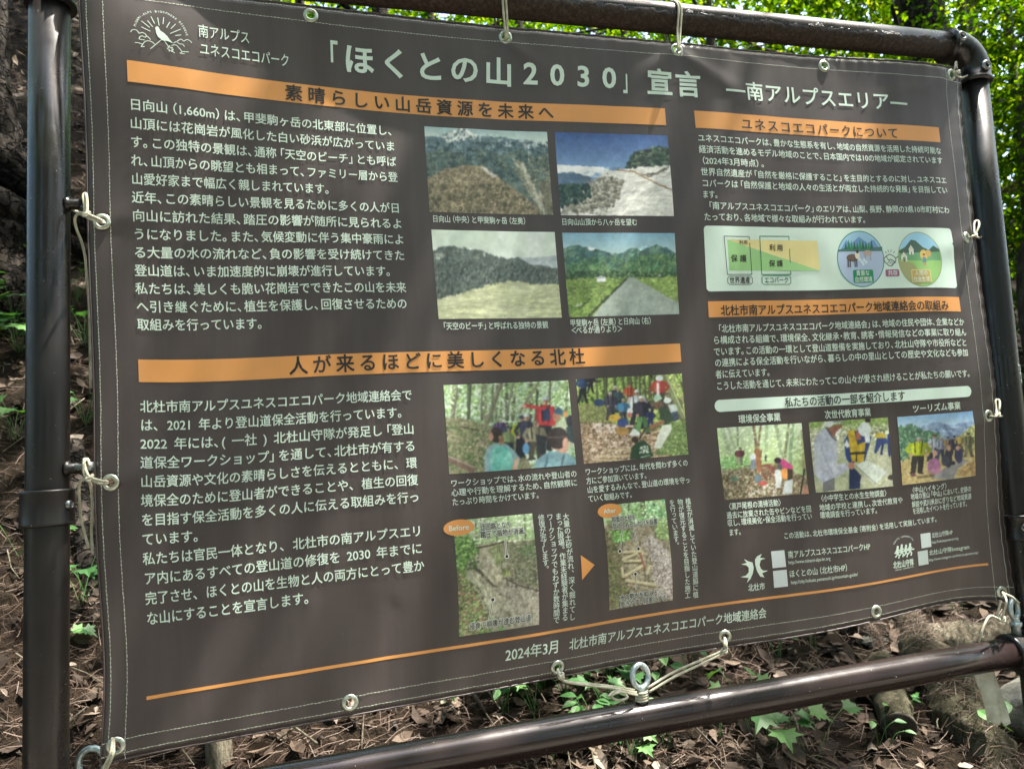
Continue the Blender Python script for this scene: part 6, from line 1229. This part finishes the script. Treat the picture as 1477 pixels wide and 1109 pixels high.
def pol(az, d): return 0.383 + d * math.sin(rad(az)), -1.327 + d * math.cos(rad(az))
TR = [(46.9, 8.6, 11, .085, (0, 0), M_cedar, "straight reddish brown trunk seen above the elbow end of the upper rail", 1500),
      (44.7, 7.6, 10, .055, (.10, 0), M_bark2, "dark slender tree leaning right, just left of the reddish brown trunk", 2600),
      (48.7, 9.6, 10, .050, (.03, 0), M_bark2, "thin dark straight tree just right of the reddish brown trunk", 2600),
      (50.3, 7.2, 9, .042, (.13, 0), M_bark2, "thin dark tree leaning right above the elbow joint", 2600),
      (49.6, 11.0, 12, .10, (0, 0), M_cedar, "broad brown trunk half hidden behind thin trees near the elbow joint", 1600),
      (40.8, 9.5, 11, .060, (.06, 0), M_bark2, "dark tree rising behind the middle right of the upper rail", 3000),
      (33.0, 8.5, 10, .065, (-.02, 0), M_bark2, "dark tree behind the upper rail near the second cord loop", 3000),
      (26.0, 9.0, 10, .060, (.05, 0), M_bark2, "tree behind the upper rail midway between the two cord loops", 3000),
      (18.0, 8.4, 10, .070, (0, 0), M_bark2, "tree behind the upper rail near the first cord loop", 3000),
      (7.0, 8.0, 11, .11, (.02, 0), M_bark, "thick dark trunk seen in the gap above the title's opening bracket", 2800),
      (11.5, 9.2, 10, .055, (-.03, 0), M_bark2, "thin trunk in the gap left of the first cord loop", 2800),
      (0.5, 9.0, 10, .07, (.03, 0), M_bark2, "tree behind the top edge left of the title bracket", 2600),
      (-15.0, 9.0, 10, .06, (0, 0), M_bark2, "slender trunk in the narrow gap between left post and banner", 1800)]
for i, (az_, d, h, r, ln, bm_, lb, nl) in enumerate(TR):
    x, y = pol(az_, d); tree(x, y, h, r, lb, bm_, ln, int(nl * 1.2), (0.5, 5.2, 1.7), 0.058, 7, "conifer_tree" if bm_ is M_cedar else "broadleaf_tree", seed=i * 3)
# near maple on the right: limbs reach up to the right, foliage fills the strip beside the right post
x, y = pol(50.6, 6.2); z0 = float(gz(x, y)); T = thing("maple_tree", (x, y, z0), "bright green maple with slanting limbs filling the view right of the right post", "tree", "trees standing in the wood behind the sign")
k = MB()
for Q, r0 in (([(0, 0, -.1), (.05, .02, .9), (.35, -.05, 1.7), (.95, -.2, 2.5), (1.6, -.4, 3.1)], .055), ([(.05, 0, .7), (.45, -.1, 1.15), (1.0, -.3, 1.7), (1.7, -.6, 2.1)], .04), ([(.2, 0, 1.4), (.3, .05, 2.2), (.75, 0, 3.1), (1.0, 0, 3.9)], .036), ([(0.03, 0, .4), (.3, -.2, .75), (.8, -.5, 1.0)], .028)):
    tube(k, spline(np.array(Q) + (x, y, z0), 5), np.linspace(r0, r0 * .25, (len(Q) - 1) * 5 + 1), 9)
k.obj("trunk", M_bark2, T)
cs = []
for q, rr, n in (((.5, -.1, 1.5), .8, 1500), ((1.2, -.3, 2.3), .9, 1800), ((.3, 0, 2.6), .9, 1600), ((1.6, -.5, 1.6), .8, 1400), ((.9, -.3, 3.2), .9, 1500), ((.2, .5, 1.1), .7, 900), ((-.5, .2, 2.9), .8, 900), ((.9, .2, .95), .6, 800)): cs.append(clump(n * 2, np.array(q) + (x, y, z0), rr, 22))
V, F = leaf_geo(np.vstack(cs), 0.052, .75); mesh_obj("crown", V, F, M_leaf, T, None, False)
# far wood: countless leaves that read as one mass
n = 150000; az_ = np.radians(rng.uniform(-26, 62, n)); d = rng.uniform(11.5, 19, n); elv = np.radians(rng.uniform(9, 40, n) ** 1.0)
c = np.stack([0.383 + d * np.sin(az_), -1.327 + d * np.cos(az_), 1.22 + d * np.tan(elv)], -1); msk = fbm(c[:, 0] * .8 + 30, c[:, 2] * .8 + c[:, 1] * .3, 3, 5) > .32; V, F = leaf_geo(c[msk], 0.155, .7)
o = mesh_obj("far_wood", V, F, M_leaf, None, (6, 12, 5), False); o['kind'] = 'stuff'; tag(o, "sunlit mass of green woodland foliage far behind the sign", "woodland")
n = 52000; az_ = np.radians(rng.uniform(62, 334, n)); d = rng.uniform(11, 20, n); elv = np.radians(rng.uniform(-4, 48, n))  # leaf ring added out of view to dim sky reflections in the pipes
c = np.stack([0.383 + d * np.sin(az_), -1.327 + d * np.cos(az_), 1.22 + d * np.tan(elv)], -1); V, F = leaf_geo(c, 0.34)
o = mesh_obj("far_wood", V, F, M_leaf, None, (0, -12, 5), False); o['kind'] = 'stuff'; tag(o, "woodland foliage all round the clearing, beyond the sides of the view", "woodland")
# trees added round the viewer: crowns placed to break the sun into patches
def shade(x, y, label, cl, n, seed):
    z0 = float(gz(x, y)); T = thing("added_shade_tree", (x, y, z0), label, "tree", "tall trees added round the clearing for their shade"); k = MB(); tube(k, [(x, y, z0 - .2), (x + .1, y, z0 + 3), (x, y + .1, z0 + 6), (x, y, z0 + 10)], [.2, .17, .14, .08], 12)
    for q, rr in cl: tube(k, spline(np.array([(x, y, z0 + 4.5), ((x + q[0]) / 2, (y + q[1]) / 2, z0 + 6), q]), 4), np.linspace(.09, .02, 9), 7)
    k.obj("trunk", M_bark, T); c = cut_sun_gaps(np.vstack([clump(int(n * rr), np.array(q), rr, 12) for q, rr in cl])); V, F = leaf_geo(c, 0.12, .65); mesh_obj("crown", V, F, M_leaf, T, None, False)
rs = np.random.default_rng(21)
def crowns(x0, x1, y0, y1, z0, z1, n): return [((rs.uniform(x0, x1), rs.uniform(y0, y1), rs.uniform(z0, z1)), rs.uniform(.9, 1.5)) for _ in range(n)]
# holes cut in the crowns to let sun patches through to the slope (x, y, radius) and to the banner (x, z, radius)
GAP_G = [(.25, .95, .2), (.42, .90, .14), (1.48, .76, .07), (2.2, .6, .06), (.55, .95, .08), (-.42, 1.25, .11), (-.30, 1.9, .09), (-.55, 1.55, .08), (1.20, .80, .12), (1.12, 1.03, .09), (1.36, .70, .06), (2.36, 1.12, .10), (2.50, .80, .11), (2.62, .55, .13), (-.6, 1.0, .12), (6.2, 3.6, .5), (2.05, .62, .06), (.85, .98, .07), (-.45, .95, .1), (2.9, 1.1, .1), (1.8, 1.05, .06), (-.75, 2.2, .07), (.2, -1.3, .45), (1.3, -1.1, .4), (2.3, -1.6, .5), (.8, -2.4, .5), (-.7, -1.8, .4), (1.8, -2.8, .4), (-1.6, -1.2, .35)]
GAP_B = [(1.37, 1.60, .12), (1.66, 1.85, .10), (1.15, .92, .10), (.50, 1.02, .07), (.82, 1.52, .06), (1.78, 1.2, .06)]
def cut_sun_gaps(c):
    S_ = np.array(SUN_DIR); keep = np.ones(len(c), bool); g_ = c - S_ * ((c[:, 2] - .5) / S_[2])[:, None]; g_ = g_ - S_ * ((g_[:, 2] - gz(g_[:, 0], g_[:, 1])) / S_[2])[:, None]; g_ = g_ - S_ * ((g_[:, 2] - gz(g_[:, 0], g_[:, 1])) / S_[2] * .8)[:, None]
    for x, y, r in GAP_G: keep &= np.hypot(g_[:, 0] - x, g_[:, 1] - y) > r * .9 + .085 + rng.normal(size=len(c)) * .035
    q_ = c - np.array([1.15, 0, .8]); q_ /= np.linalg.norm(q_, axis=1)[:, None]; keep &= (q_ @ (np.array([.27, .22, .94]) / 1.003)) < math.cos(rad(10)) + rng.normal(size=len(c)) * .004  # overhead cone cleared of leaves so the lower rail mirrors open sky
    b_ = c - S_ * (c[:, 1] / S_[1])[:, None]
    for x, z, r in GAP_B: keep &= np.hypot(b_[:, 0] - x, (b_[:, 2] - z) * .10) > r + .06 + rng.normal(size=len(c)) * .03
    return c[keep]
shade(-3.6, -2.6, "tall leafy shade tree added left of the viewer", crowns(-6, -1, -3, 2.5, 5.5, 9, 17), 800, 1)
shade(-4.2, 4.2, "tall leafy shade tree added up the bank on the left", crowns(-5.5, 1, 1.5, 6, 7, 10.5, 13), 800, 2)
shade(4.8, -3.2, "tall leafy shade tree added right of the viewer", crowns(-.5, 5.5, -5.5, .3, 6, 9, 13), 750, 3)
shade(5.6, 3.6, "tall leafy shade tree added up the bank on the right", crowns(1.2, 6.5, -.8, 5.0, 6, 10, 17), 800, 5)
shade(0.6, -7.0, "tall leafy shade tree added behind the viewer", crowns(-4, 5, -9, -5, 3.5, 8, 14), 700, 4)
# wood added behind the viewer: dims the sky and mirrors green light on the vinyl and paint
for i in range(9):
    a = rad(120 + i * 15); q = (0.4 + 8.5 * math.sin(a) + rs.normal() * .6, -1.3 + 7.5 * math.cos(a) + rs.normal() * .6)
    tree(q[0], q[1], 11, .13, "leafy tree standing behind the viewer, outside the picture", M_bark, (0, 0), 4200, (0.8, 8.5, 2.0), 0.17, 7, "broadleaf_tree", "tall trees added round the clearing for their shade", seed=60 + i)
# big old tree at the left edge, roots gripping the bank
T = thing("old_conifer", (-1.22, 2.9, 2.2), "old rough barked trunk with gnarled roots at the left edge", "tree"); k = MB()
def barky(P, r, seg=72, amp=.17, sd=1):
    k = MB(); tube(k, P, r, seg); V = np.array(k.V); n = len(P); C_ = np.repeat(np.asarray(P), seg, 0); a = np.tile(np.arange(seg) / seg * 6.283, n); L = np.repeat(np.r_[0, np.cumsum(np.linalg.norm(np.diff(P, axis=0), axis=1))], seg); rr_ = np.repeat(np.broadcast_to(r, (n,)), seg)
    w_ = fbm(np.cos(a) * 2 + 9, np.sin(a) * 2 + L * 3, 3, sd + 3) * 2; q = 1 - np.abs(2 * fbm((a * 3.2 + w_) * 1.3, L * 4.2 + np.cos(a) * .5, 3, sd) - 1); q2 = fbm(a * 9, L * 26, 2, sd + 1)
    V[:n * seg] = C_ + (V[:n * seg] - C_) * (1 + amp * (q - .55) * 1.8 + amp * .8 * (q2 - .5))[:, None]; k.V = list(V); return k
P_ = spline([(-1.20, 2.9, 1.8), (-1.21, 2.9, 2.3), (-1.24, 2.9, 2.65), (-1.27, 2.9, 3.1), (-1.30, 2.92, 4.2), (-1.32, 3.0, 10)], 16); k = barky(P_, np.interp(np.linspace(0, 5, len(P_)), [0, 1, 2, 3, 4, 5], [.52, .42, .32, .26, .23, .14]))
tr_ = k.obj("trunk", M_bark, T)
for j, (Q, r0) in enumerate((([(-1.15, 2.75, 2.95), (-.95, 2.68, 2.84), (-.72, 2.72, 2.62), (-.45, 2.85, 2.42)], .105), ([(-1.25, 2.6, 2.70), (-1.02, 2.50, 2.64), (-.78, 2.45, 2.50), (-.50, 2.55, 2.28)], .06), ([(-1.3, 2.55, 2.55), (-1.2, 2.25, 2.25), (-1.05, 2.0, 1.85)], .10))):
    S_ = spline(Q, 16); k = barky(S_, np.linspace(r0, r0 * .45, len(S_)), 48, .24, 20 + j); k.obj("root", M_bark, T)
# ------------------------------------------------------------------ logs, roots, stump, stones, twigs
LOGTOP = []
def log(name, Q, r, m, label, cat, cut=None, rough=.06, seed=3):
    Q = np.array(Q, float); loc = Q[0].copy(); T = thing(name, tuple(loc), label, cat); S_ = spline(Q, 14); rr = np.interp(np.linspace(0, 1, len(S_)), np.linspace(0, 1, len(r)), r); k = MB(); tube(k, S_, rr, 30)
    LOGTOP.append((S_, rr)); V = np.array(k.V); f = fbm(V[:, 0] * 14 + seed, V[:, 2] * 14 + V[:, 1] * 9, 3, seed); ctr = np.repeat(S_, 30, 0); f2 = fbm(V[:, 0] * 42 + seed, V[:, 2] * 42 + V[:, 1] * 30, 3, seed + 1); V[:len(ctr)] = ctr + (V[:len(ctr)] - ctr) * (1 + (f[:len(ctr), None] - .5) * rough * 7 + (f2[:len(ctr), None] - .5) * .28); mesh_obj("bark" if cut else "wood", V, k.F, m, T)
    if cut:
        d = S_[0] - S_[1]; d /= np.linalg.norm(d); k = MB(); lathe(k, [(rr[0] * 1.0, -.004), (rr[0] * .98, .004), (rr[0] * .6, .006), (0.0001, .005)], S_[0], d, 22); k.obj("cut_end", M_cut, T)
    return T
log("cut_log", [(2.105, .690, .352), (2.17, .79, .405), (2.23, .87, .435), (2.28, .94, .455)], [.052, .053, .050, .045], M_moss, "short greenish log with its dark cut end facing the viewer below the lower rail", "log", True)
log("mossy_log", [(2.26, .50, .22), (2.34, .66, .33), (2.40, .82, .42), (2.46, .98, .50)], [.05, .10, .10, .06], M_moss, "thick mossy half buried log right of the cut log", "log", None, .10, 9)
log("grey_log", [(2.50, .98, .50), (2.7, .93, .49), (2.95, .89, .48), (3.4, .80, .45)], [.055, .065, .07, .07], M_wood, "weathered grey log lying along the slope at the right edge", "log", None, .05, 5)
log("tree_root", [(2.33, 1.18, .60), (2.34, 1.10, .555), (2.335, 1.02, .505), (2.29, .92, .43)], [.018, .022, .022, .012], M_wood, "thin pale root near the pine cone, running down under the lower rail", "root", None, .06, 6)
log("tree_root", [(2.66, 1.32, .66), (2.57, 1.15, .57), (2.51, 1.02, .50), (2.47, .90, .43)], [.03, .052, .06, .035], M_moss, "broad greenish root sloping down behind the banner's lower right edge", "root", None, .08, 7)
log("tree_root", [(2.95, 1.25, .64), (2.80, 1.14, .57), (2.72, 1.06, .53), (2.66, 1.02, .505)], [.012, .016, .014, .008], M_wood, "slender curving root high on the slope near the lower right banner corner", "root", None, .06, 8)
log("leaning_pole", [(-.48, 1.95, 1.42), (-.41, 1.78, 1.17), (-.33, 1.58, .95), (-.26, 1.42, .78)], [.035, .037, .04, .042], M_bark, "dark leaning branch behind the gap beside the left post collar", "branch", None, .05, 11)
# ------------------------------------------------------------------ litter
def scatter(n, x0, x1, y0, y1):
    x = rng.uniform(x0, x1, n); y = y0 + (y1 - y0) * rng.uniform(0, 1, n) ** 1.15; return x, y
def tangent(x, y, e=.02):
    dx = (gfine(x + e, y) - gfine(x - e, y)) / (2 * e); dy = (gfine(x, y + e) - gfine(x, y - e)) / (2 * e); n = np.stack([-dx, -dy, np.ones_like(dx)], -1); return n / np.linalg.norm(n, axis=1)[:, None]
def litter_leaves(n):
    x, y = scatter(n, -2.2, 5.8, -0.5, 4.6); keep = rng.uniform(size=n) < .30 + .9 * fbm(x * 1.7, y * 1.7, 3, 41); keep |= (x > 1.2); x, y = x[keep], y[keep]; x = np.r_[x, rng.uniform(-3.2, -.1, 2600)]; y = np.r_[y, rng.uniform(3.0, 7.2, 2600)]; n = len(x)
    N = tangent(x, y) + rng.normal(size=(n, 3)) * .38; N /= np.linalg.norm(N, axis=1)[:, None]; a = rng.uniform(0, 6.28, n); d = np.stack([np.cos(a), np.sin(a), np.zeros(n)], -1); d -= N * (d * N).sum(1)[:, None]; d /= np.linalg.norm(d, axis=1)[:, None]; s = np.cross(N, d)
    c = np.stack([x, y, gfine(x, y) + rng.uniform(.003, .022, n)], -1); L = (.010 + .036 * rng.uniform(0, 1, n) ** 2.0)[:, None] * np.where(x > 1.0, 1.25, 1.0)[:, None]; w_ = L * rng.uniform(.3, .62, n)[:, None]; cu = N * L * rng.uniform(-.25, .45, (n, 1)); cu2 = N * L * rng.uniform(-.2, .4, (n, 1))
    V = np.stack([c - d * L + cu2, c - d * L * .35 + s * w_ + cu, c + d * L * .35 + s * w_ * .85 + cu, c + d * L + cu2, c + d * L * .35 - s * w_ * .85 + cu, c - d * L * .35 - s * w_ + cu, c], 1).reshape(-1, 3); b_ = np.arange(n)[:, None] * 7
    F = np.concatenate([b_ + np.array([[6, j, (j + 1) % 6]]) for j in range(6)], 0)[:, [0, 2, 1]]; return V, F
V, F = litter_leaves(21000); o = mesh_obj("leaf_litter", V, F, M_dead, None, (1.5, 1.5, .6), False); o['kind'] = 'stuff'; tag(o, "brown dead leaves covering the slope under the sign", "leaf litter")
n = 105000; x, y = scatter(n, -2.0, 5.2, -0.4, 4.2); keep = rng.uniform(size=n) < .15 + 1.1 * fbm(x * 1.3 + 8, y * 1.3, 3, 43); keep &= (x < 2.1) | (rng.uniform(size=n) < .45); x, y = x[keep], y[keep]; x = np.r_[x, rng.uniform(-3.2, -.1, 9000)]; y = np.r_[y, rng.uniform(3.2, 7.2, 9000)]; n = len(x)
z = gfine(x, y); N = tangent(x, y)
for S_, rr in LOGTOP[1:6]:
    q = rng.integers(0, len(S_), 420); th = rng.normal(size=420) * .75; t_ = np.gradient(S_, axis=0)[q]; t_ /= np.linalg.norm(t_, axis=1)[:, None]; u_ = np.array([0, 0, 1.0]) - t_ * t_[:, 2:3]; u_ /= np.linalg.norm(u_, axis=1)[:, None]; v_ = np.cross(t_, u_); nn = u_ * np.cos(th)[:, None] + v_ * np.sin(th)[:, None]; pt = S_[q] + t_ * rng.normal(size=(420, 1)) * .02 + nn * (rr[q] * 1.06)[:, None]
    x = np.r_[x, pt[:, 0]]; y = np.r_[y, pt[:, 1]]; z = np.r_[z, pt[:, 2]]; N = np.vstack([N, nn])
n = len(x); a = rng.uniform(0, 6.28, n); d = np.stack([np.cos(a), np.sin(a) * .8, rng.normal(size=n) * .25], -1); d -= N * (d * N).sum(1)[:, None] * .8; d /= np.linalg.norm(d, axis=1)[:, None]; s = np.cross(N, d); s /= np.linalg.norm(s, axis=1)[:, None]
c = np.stack([x, y, z + rng.uniform(.004, .03, n) * np.where(np.arange(n) < n - 2100, 1, .3)], -1); L = rng.uniform(.010, .045, n)[:, None] * np.where(rng.uniform(size=n) < .12, 1.5, 1)[:, None]; w_ = rng.uniform(.00045, .0012, n)[:, None]; bend = N * rng.uniform(-.008, .012, (n, 1))
V = np.stack([c - d * L - s * w_, c - d * L + s * w_, c + bend + s * w_, c + d * L + s * w_, c + d * L - s * w_, c + bend - s * w_], 1).reshape(-1, 3); b_ = np.arange(n)[:, None] * 6
F = np.concatenate([b_ + np.array([[0, 5, 2, 1]]), b_ + np.array([[5, 4, 3, 2]])], 0); o = mesh_obj("needle_litter", V, F, M_need, None, (1.5, 1.5, .7), False); o['kind'] = 'stuff'; tag(o, "dry brown needles and bark shreds strewn over the slope", "needle litter")
k = MB(); n = 520; x, y = scatter(n, -1.2, 4.4, .2, 3.4)
for i in range(n):
    a = rng.uniform(0, 6.28); L = rng.uniform(.03, .16); r = rng.uniform(.0010, .0032); h = rng.uniform(.008, .035); P = [(x[i] + (t_ - .5) * L * math.cos(a) + rng.normal() * .004, y[i] + (t_ - .5) * L * math.sin(a) + rng.normal() * .004) for t_ in (0, .4, 1)]
    tube(k, [(p_[0], p_[1], float(gfine(p_[0], p_[1])) + h + rng.uniform(-.006, .012)) for p_ in P], [r, r * .9, r * .6], 5)
o = k.obj("twig_litter", M_wood, None, (1.5, 1.5, .7)); o['kind'] = 'stuff'; tag(o, "small broken twigs strewn over the slope", "twig litter")
T = thing("wooden_stake", (.135, .93, .42), "weathered square topped wooden stake under the banner's lower left part", "stake"); k = MB(); P = []
for z, s in ((.36, .034), (.50, .034), (.60, .033), (.605, .028)):
    P += [(.135 + s * math.cos(a) * (1 + .06 * math.sin(3 * a)), .93 + s * math.sin(a), z) for a in np.linspace(0, 6.283, 21)[:-1]]
F = [(i * 20 + j, i * 20 + (j + 1) % 20, (i + 1) * 20 + (j + 1) % 20, (i + 1) * 20 + j) for i in range(3) for j in range(20)] + [tuple(60 + j for j in range(20))]
mesh_obj("wood", np.array(P), F, M_wood, T)
def twig(Q, r, label, m=M_wood):
    k = MB(); S_ = spline(Q, 6); tube(k, S_, np.linspace(r, r * .55, len(S_)), 7); o = k.obj("twig", m, None, tuple(Q[0])); tag(o, label, "twig", "bare twigs lying on the slope")
gh = lambda x, y, h=.02: (x, y, float(gfine(x, y)) + h)
twig([gh(.17, 1.01, .05), gh(.24, .985, .06), gh(.31, .93, .05), gh(.39, .87, .03)], .0052, "thick pale curved twig right of the wooden stake")
twig([gh(.86, 1.05, .05), gh(.885, .985, .05), gh(.915, .93, .03)], .0042, "short straight twig standing left of the leafy seedlings under the date line")
twig([gh(.80, 1.08, .03), gh(.83, 1.0, .05), gh(.87, .925, .03)], .0085, "stout grey twig left of the short straight twig", M_bark2)
twig([gh(.90, 1.06, .08), gh(1.02, 1.03, .07), gh(1.14, 1.0, .07), gh(1.25, .94, .05)], .0026, "long thin twig crossing above the seedlings below the first bottom cord")
twig([gh(1.02, .80, .03), gh(1.12, .82, .03), gh(1.20, .80, .04), gh(1.29, .83, .04)], .0036, "forked pale twig lying below the lower rail")
twig([gh(1.45, .86, .05), gh(1.46, .80, .05), gh(1.50, .72, .03)], .0045, "upright brown twig below the lower rail right of centre", M_bark2)
twig([gh(.60, 1.0, .1), gh(.605, .97, .06), gh(.61, .93, .02)], .0055, "grey upright twig below the banner's lower left edge", M_bark2)
k = MB(); cx_, cy_, cz_ = gh(2.265, 1.09, .022)
for i in range(9):
    for j in range(8):
        a = j * .785 + i * .39; rr = .020 * math.sin(math.pi * (i + 1.2) / 11); c = np.array([cx_ + (i - 4) * .0055, cy_ + rr * math.cos(a), cz_ + rr * math.sin(a)]); d = np.array([.5, math.cos(a), math.sin(a)]); d /= np.linalg.norm(d); s = np.cross(d, [1, 0, 0]); s /= np.linalg.norm(s); u = np.cross(s, d)
        k.add([c - s * .006, c + s * .006, c + d * .009 + s * .005 + u * .001, c + d * .009 - s * .005 + u * .001, c + d * .009 + u * .004, c + u * .004], [(0, 1, 2, 3), (0, 3, 4, 5), (1, 5, 4, 2)])
o = k.obj("pine_cone", M_bark, None, (cx_, cy_, cz_ - .02), False); tag(o, "dark pine cone on the slope behind the lower right edge", "pine cone")
M_stone, t, b = mat("pale_stone", (0.2, 0.2, 0.18), 0.9); ns_ = noise(t, 18, 6, 0.7); t.links.new(ramp(t, ns_.outputs[0], [(0.3, (0.035, 0.036, 0.026)), (0.5, (0.075, 0.074, 0.060)), (0.75, (0.20, 0.195, 0.175))]), b.inputs['Base Color']); bump(t, b, ns_.outputs[0], .6, .02)
def stone(x, y, r, label, m=M_stone, sq=(1, .8, .6), seed=0):
    bm = bmesh.new(); bmesh.ops.create_icosphere(bm, subdivisions=4, radius=1); V = np.array([v.co for v in bm.verts]); F = np.array([[v.index for v in f.verts] for f in bm.faces]); bm.free()
    q = 1 + .5 * (fbm(V[:, 0] * 1.6 + seed, V[:, 1] * 1.6 + V[:, 2] * 1.3, 4, seed) - .5); V = V * q[:, None] * np.array(sq) * r; c = np.array(gh(x, y, r * .2)); o = mesh_obj("stone", V + c, F, m, None, (x, y, c[2] - r * .5)); tag(o, label, "stone", "pale stones at the right foot of the slope")
stone(2.56, .62, .15, "large pale rounded stone at the lower right corner by the grey log", seed=3, sq=(1.1, .8, .62)); stone(2.62, .50, .06, "smaller pale stone at the right edge below the grey log", seed=8); stone(2.33, 1.03, .045, "flat whitish stone beside the thin pale root", sq=(1.2, .8, .4), seed=5)
for i, (az_, d, r, lb) in enumerate(((52.0, 6.3, .16, "sunlit pale rock beyond the right post, upper of two"), (52.2, 5.2, .12, "sunlit pale rock beyond the right post, lower of two"))): stone(*pol(az_, d), r, lb, sq=(1.4, 1, .5), seed=20 + i)
# ------------------------------------------------------------------ seedlings
def lobed(n_l):
    if n_l == 1: return [(0, 0), (.18, .2), (.30, .42), (.28, .62), (.16, .84), (0, 1.05), (-.16, .84), (-.28, .62), (-.30, .42), (-.18, .2)]
    return [(0, 0), (.22, .12), (.52, .10), (.40, .30), (.62, .52), (.32, .52), (.26, .74), (.12, .70), (0, 1.06), (-.12, .70), (-.26, .74), (-.32, .52), (-.62, .52), (-.40, .30), (-.52, .10), (-.22, .12)]
def plant(x, y, n, size, label, h=.09, spread=.09, kind=2, seed=0):
    rs = np.random.default_rng(seed + 100); z0 = float(gfine(x, y)); T = thing("seedling", (x, y, z0), label, "seedling", "green seedlings growing on the slope"); st_ = MB(); lf = MB(); prof = lobed(kind); m = len(prof)
    for i in range(n):
        a = rs.uniform(0, 6.28); rr = spread * rs.uniform(.25, 1); hh = h * rs.uniform(.55, 1.25); tip = np.array([x + rr * math.cos(a), y + rr * math.sin(a) * .8, z0 + hh]); base = np.array([x + rs.normal() * .008, y + rs.normal() * .008, z0 - .01])
        tube(st_, spline([base, base * .45 + tip * .55 + (0, 0, .02), tip], 4), .0011, 5); L = size * rs.uniform(.65, 1.2); d = np.array([math.cos(a) * .8, math.sin(a) * .8 - .25, rs.uniform(-.35, .15)]); d /= np.linalg.norm(d); up = np.array([rs.normal() * .25, -.35 + rs.normal() * .2, 1.0]); s = np.cross(d, up); s /= np.linalg.norm(s); nn = np.cross(s, d)
        V = [tip + s * px * L + d * py * L + nn * L * (.22 * abs(px) - .22 * py * py) for px, py in prof] + [tip + d * L * .45 - nn * L * .045]; lf.add(V, [(m, j, (j + 1) % m) for j in range(m)])
    st_.obj("stem", M_seed, T); lf.obj("leaves", M_seed, T, None, False)
PL = [(.972, 1.025, 14, .062, "leafy seedling clump left of the first bottom cord", 2), (1.075, 1.02, 13, .052, "seedling clump just below the first bottom cord", 2), (1.19, 1.00, 11, .05, "seedling left of the middle eye bolt", 2), (1.30, 1.02, 11, .052, "seedling right behind the middle eye bolt", 1), (1.42, 1.05, 9, .05, "seedling under the second bottom cord", 1),
      (1.17, .845, 13, .048, "pale seedling tuft below the lower rail under the eye bolt", 1), (1.30, .80, 11, .046, "seedling below the lower rail, right of the pale tuft", 1), (1.55, .80, 5, .035, "small seedling below the lower rail right of the upright twig", 1), (1.70, .745, 5, .075, "large maple seedling below the lower rail under the city emblem", 2), (1.80, .70, 3, .06, "broad leaved seedling at the bottom edge right of the large maple seedling", 2),
      (1.955, 1.075, 5, .055, "dark green seedling in the shade under the second bottom cord's right end", 1), (2.10, 1.06, 3, .04, "tiny seedling left of the pine cone", 1), (2.29, .585, 3, .055, "single green seedling in front of the mossy log", 1), (2.18, .72, 3, .03, "tiny seedling beside the cut log end", 2), (.533, .95, 2, .04, "bright yellow green sprout under the banner's lower left edge", 1),
      (-.95, 2.76, 18, .10, "pale leafed plant at the foot of the old trunk", 1), (-.86, 2.50, 16, .11, "broad leafed green plant left of the left post", 2), (-.80, 2.36, 14, .11, "green plant below the broad leafed one, left of the left post", 2), (-.64, 2.60, 12, .08, "green plant in the gap between left post and banner, upper", 1), (-.474, 2.12, 10, .075, "green plant in the gap above the left post collar", 2), (-.323, 1.46, 8, .07, "green plant in the gap below the left post collar", 2),
      (.93, .95, 7, .045, "seedling between the short straight twig and the lower rail", 1), (1.24, .90, 8, .04, "low seedling just behind the lower rail near the eye bolt", 2), (1.09, .84, 6, .036, "low pale seedling behind the forked twig", 1), (1.38, .78, 6, .038, "seedling below the lower rail beside the upright brown twig", 2), (1.46, .98, 5, .05, "fresh green seedling in the dark under the second bottom cord", 1),
      (1.00, 1.00, 10, .05, "low seedling between the first bottom cord and lower rail", 2), (1.13, .97, 9, .045, "low seedling close behind the lower rail, left of the eye bolt", 2), (1.36, .98, 9, .052, "seedling between the eye bolt and the second bottom cord", 2), (1.60, 1.06, 5, .05, "shaded seedling below the signature line", 2), (1.25, .76, 8, .045, "seedling at the bottom edge below the eye bolt", 2), (1.02, .78, 5, .04, "seedling at the bottom edge beside the forked twig", 1), (1.66, .80, 7, .07, "maple seedling close under the lower rail", 2),
      (2.02, .67, 4, .045, "seedling at the bottom edge left of the cut log", 1), (2.75, 1.06, 5, .05, "leafy seedling between the roots near the lower right banner corner", 1), (2.44, .62, 4, .05, "green seedling beside the pale rounded stone", 1), (-1.02, 2.62, 14, .09, "leafy plant below the roots of the old trunk, far left", 2), (-.55, 1.62, 5, .06, "plant left of the left post collar", 1), (-.70, 2.02, 10, .075, "plant left of the left post above the collar", 2), (-.36, 1.30, 4, .05, "small plant in the gap beside the lower left post", 2), (-.55, 2.42, 10, .07, "green plant in the gap just below the upper left eyelet", 2),
      (2.90, 1.22, 4, .04, "little fern like seedling above the slender root", 2), (.76, .96, 4, .035, "small seedling under the date line", 2), (1.02, .93, 5, .042, "seedling between the stout twig and lower rail", 2)]
for i, (x, y, n, s, lb, kd) in enumerate(PL): plant(x, y, n, s, lb, h=.10 if s < .06 else .14, spread=.075 if s < .06 else .12, kind=kd, seed=i)
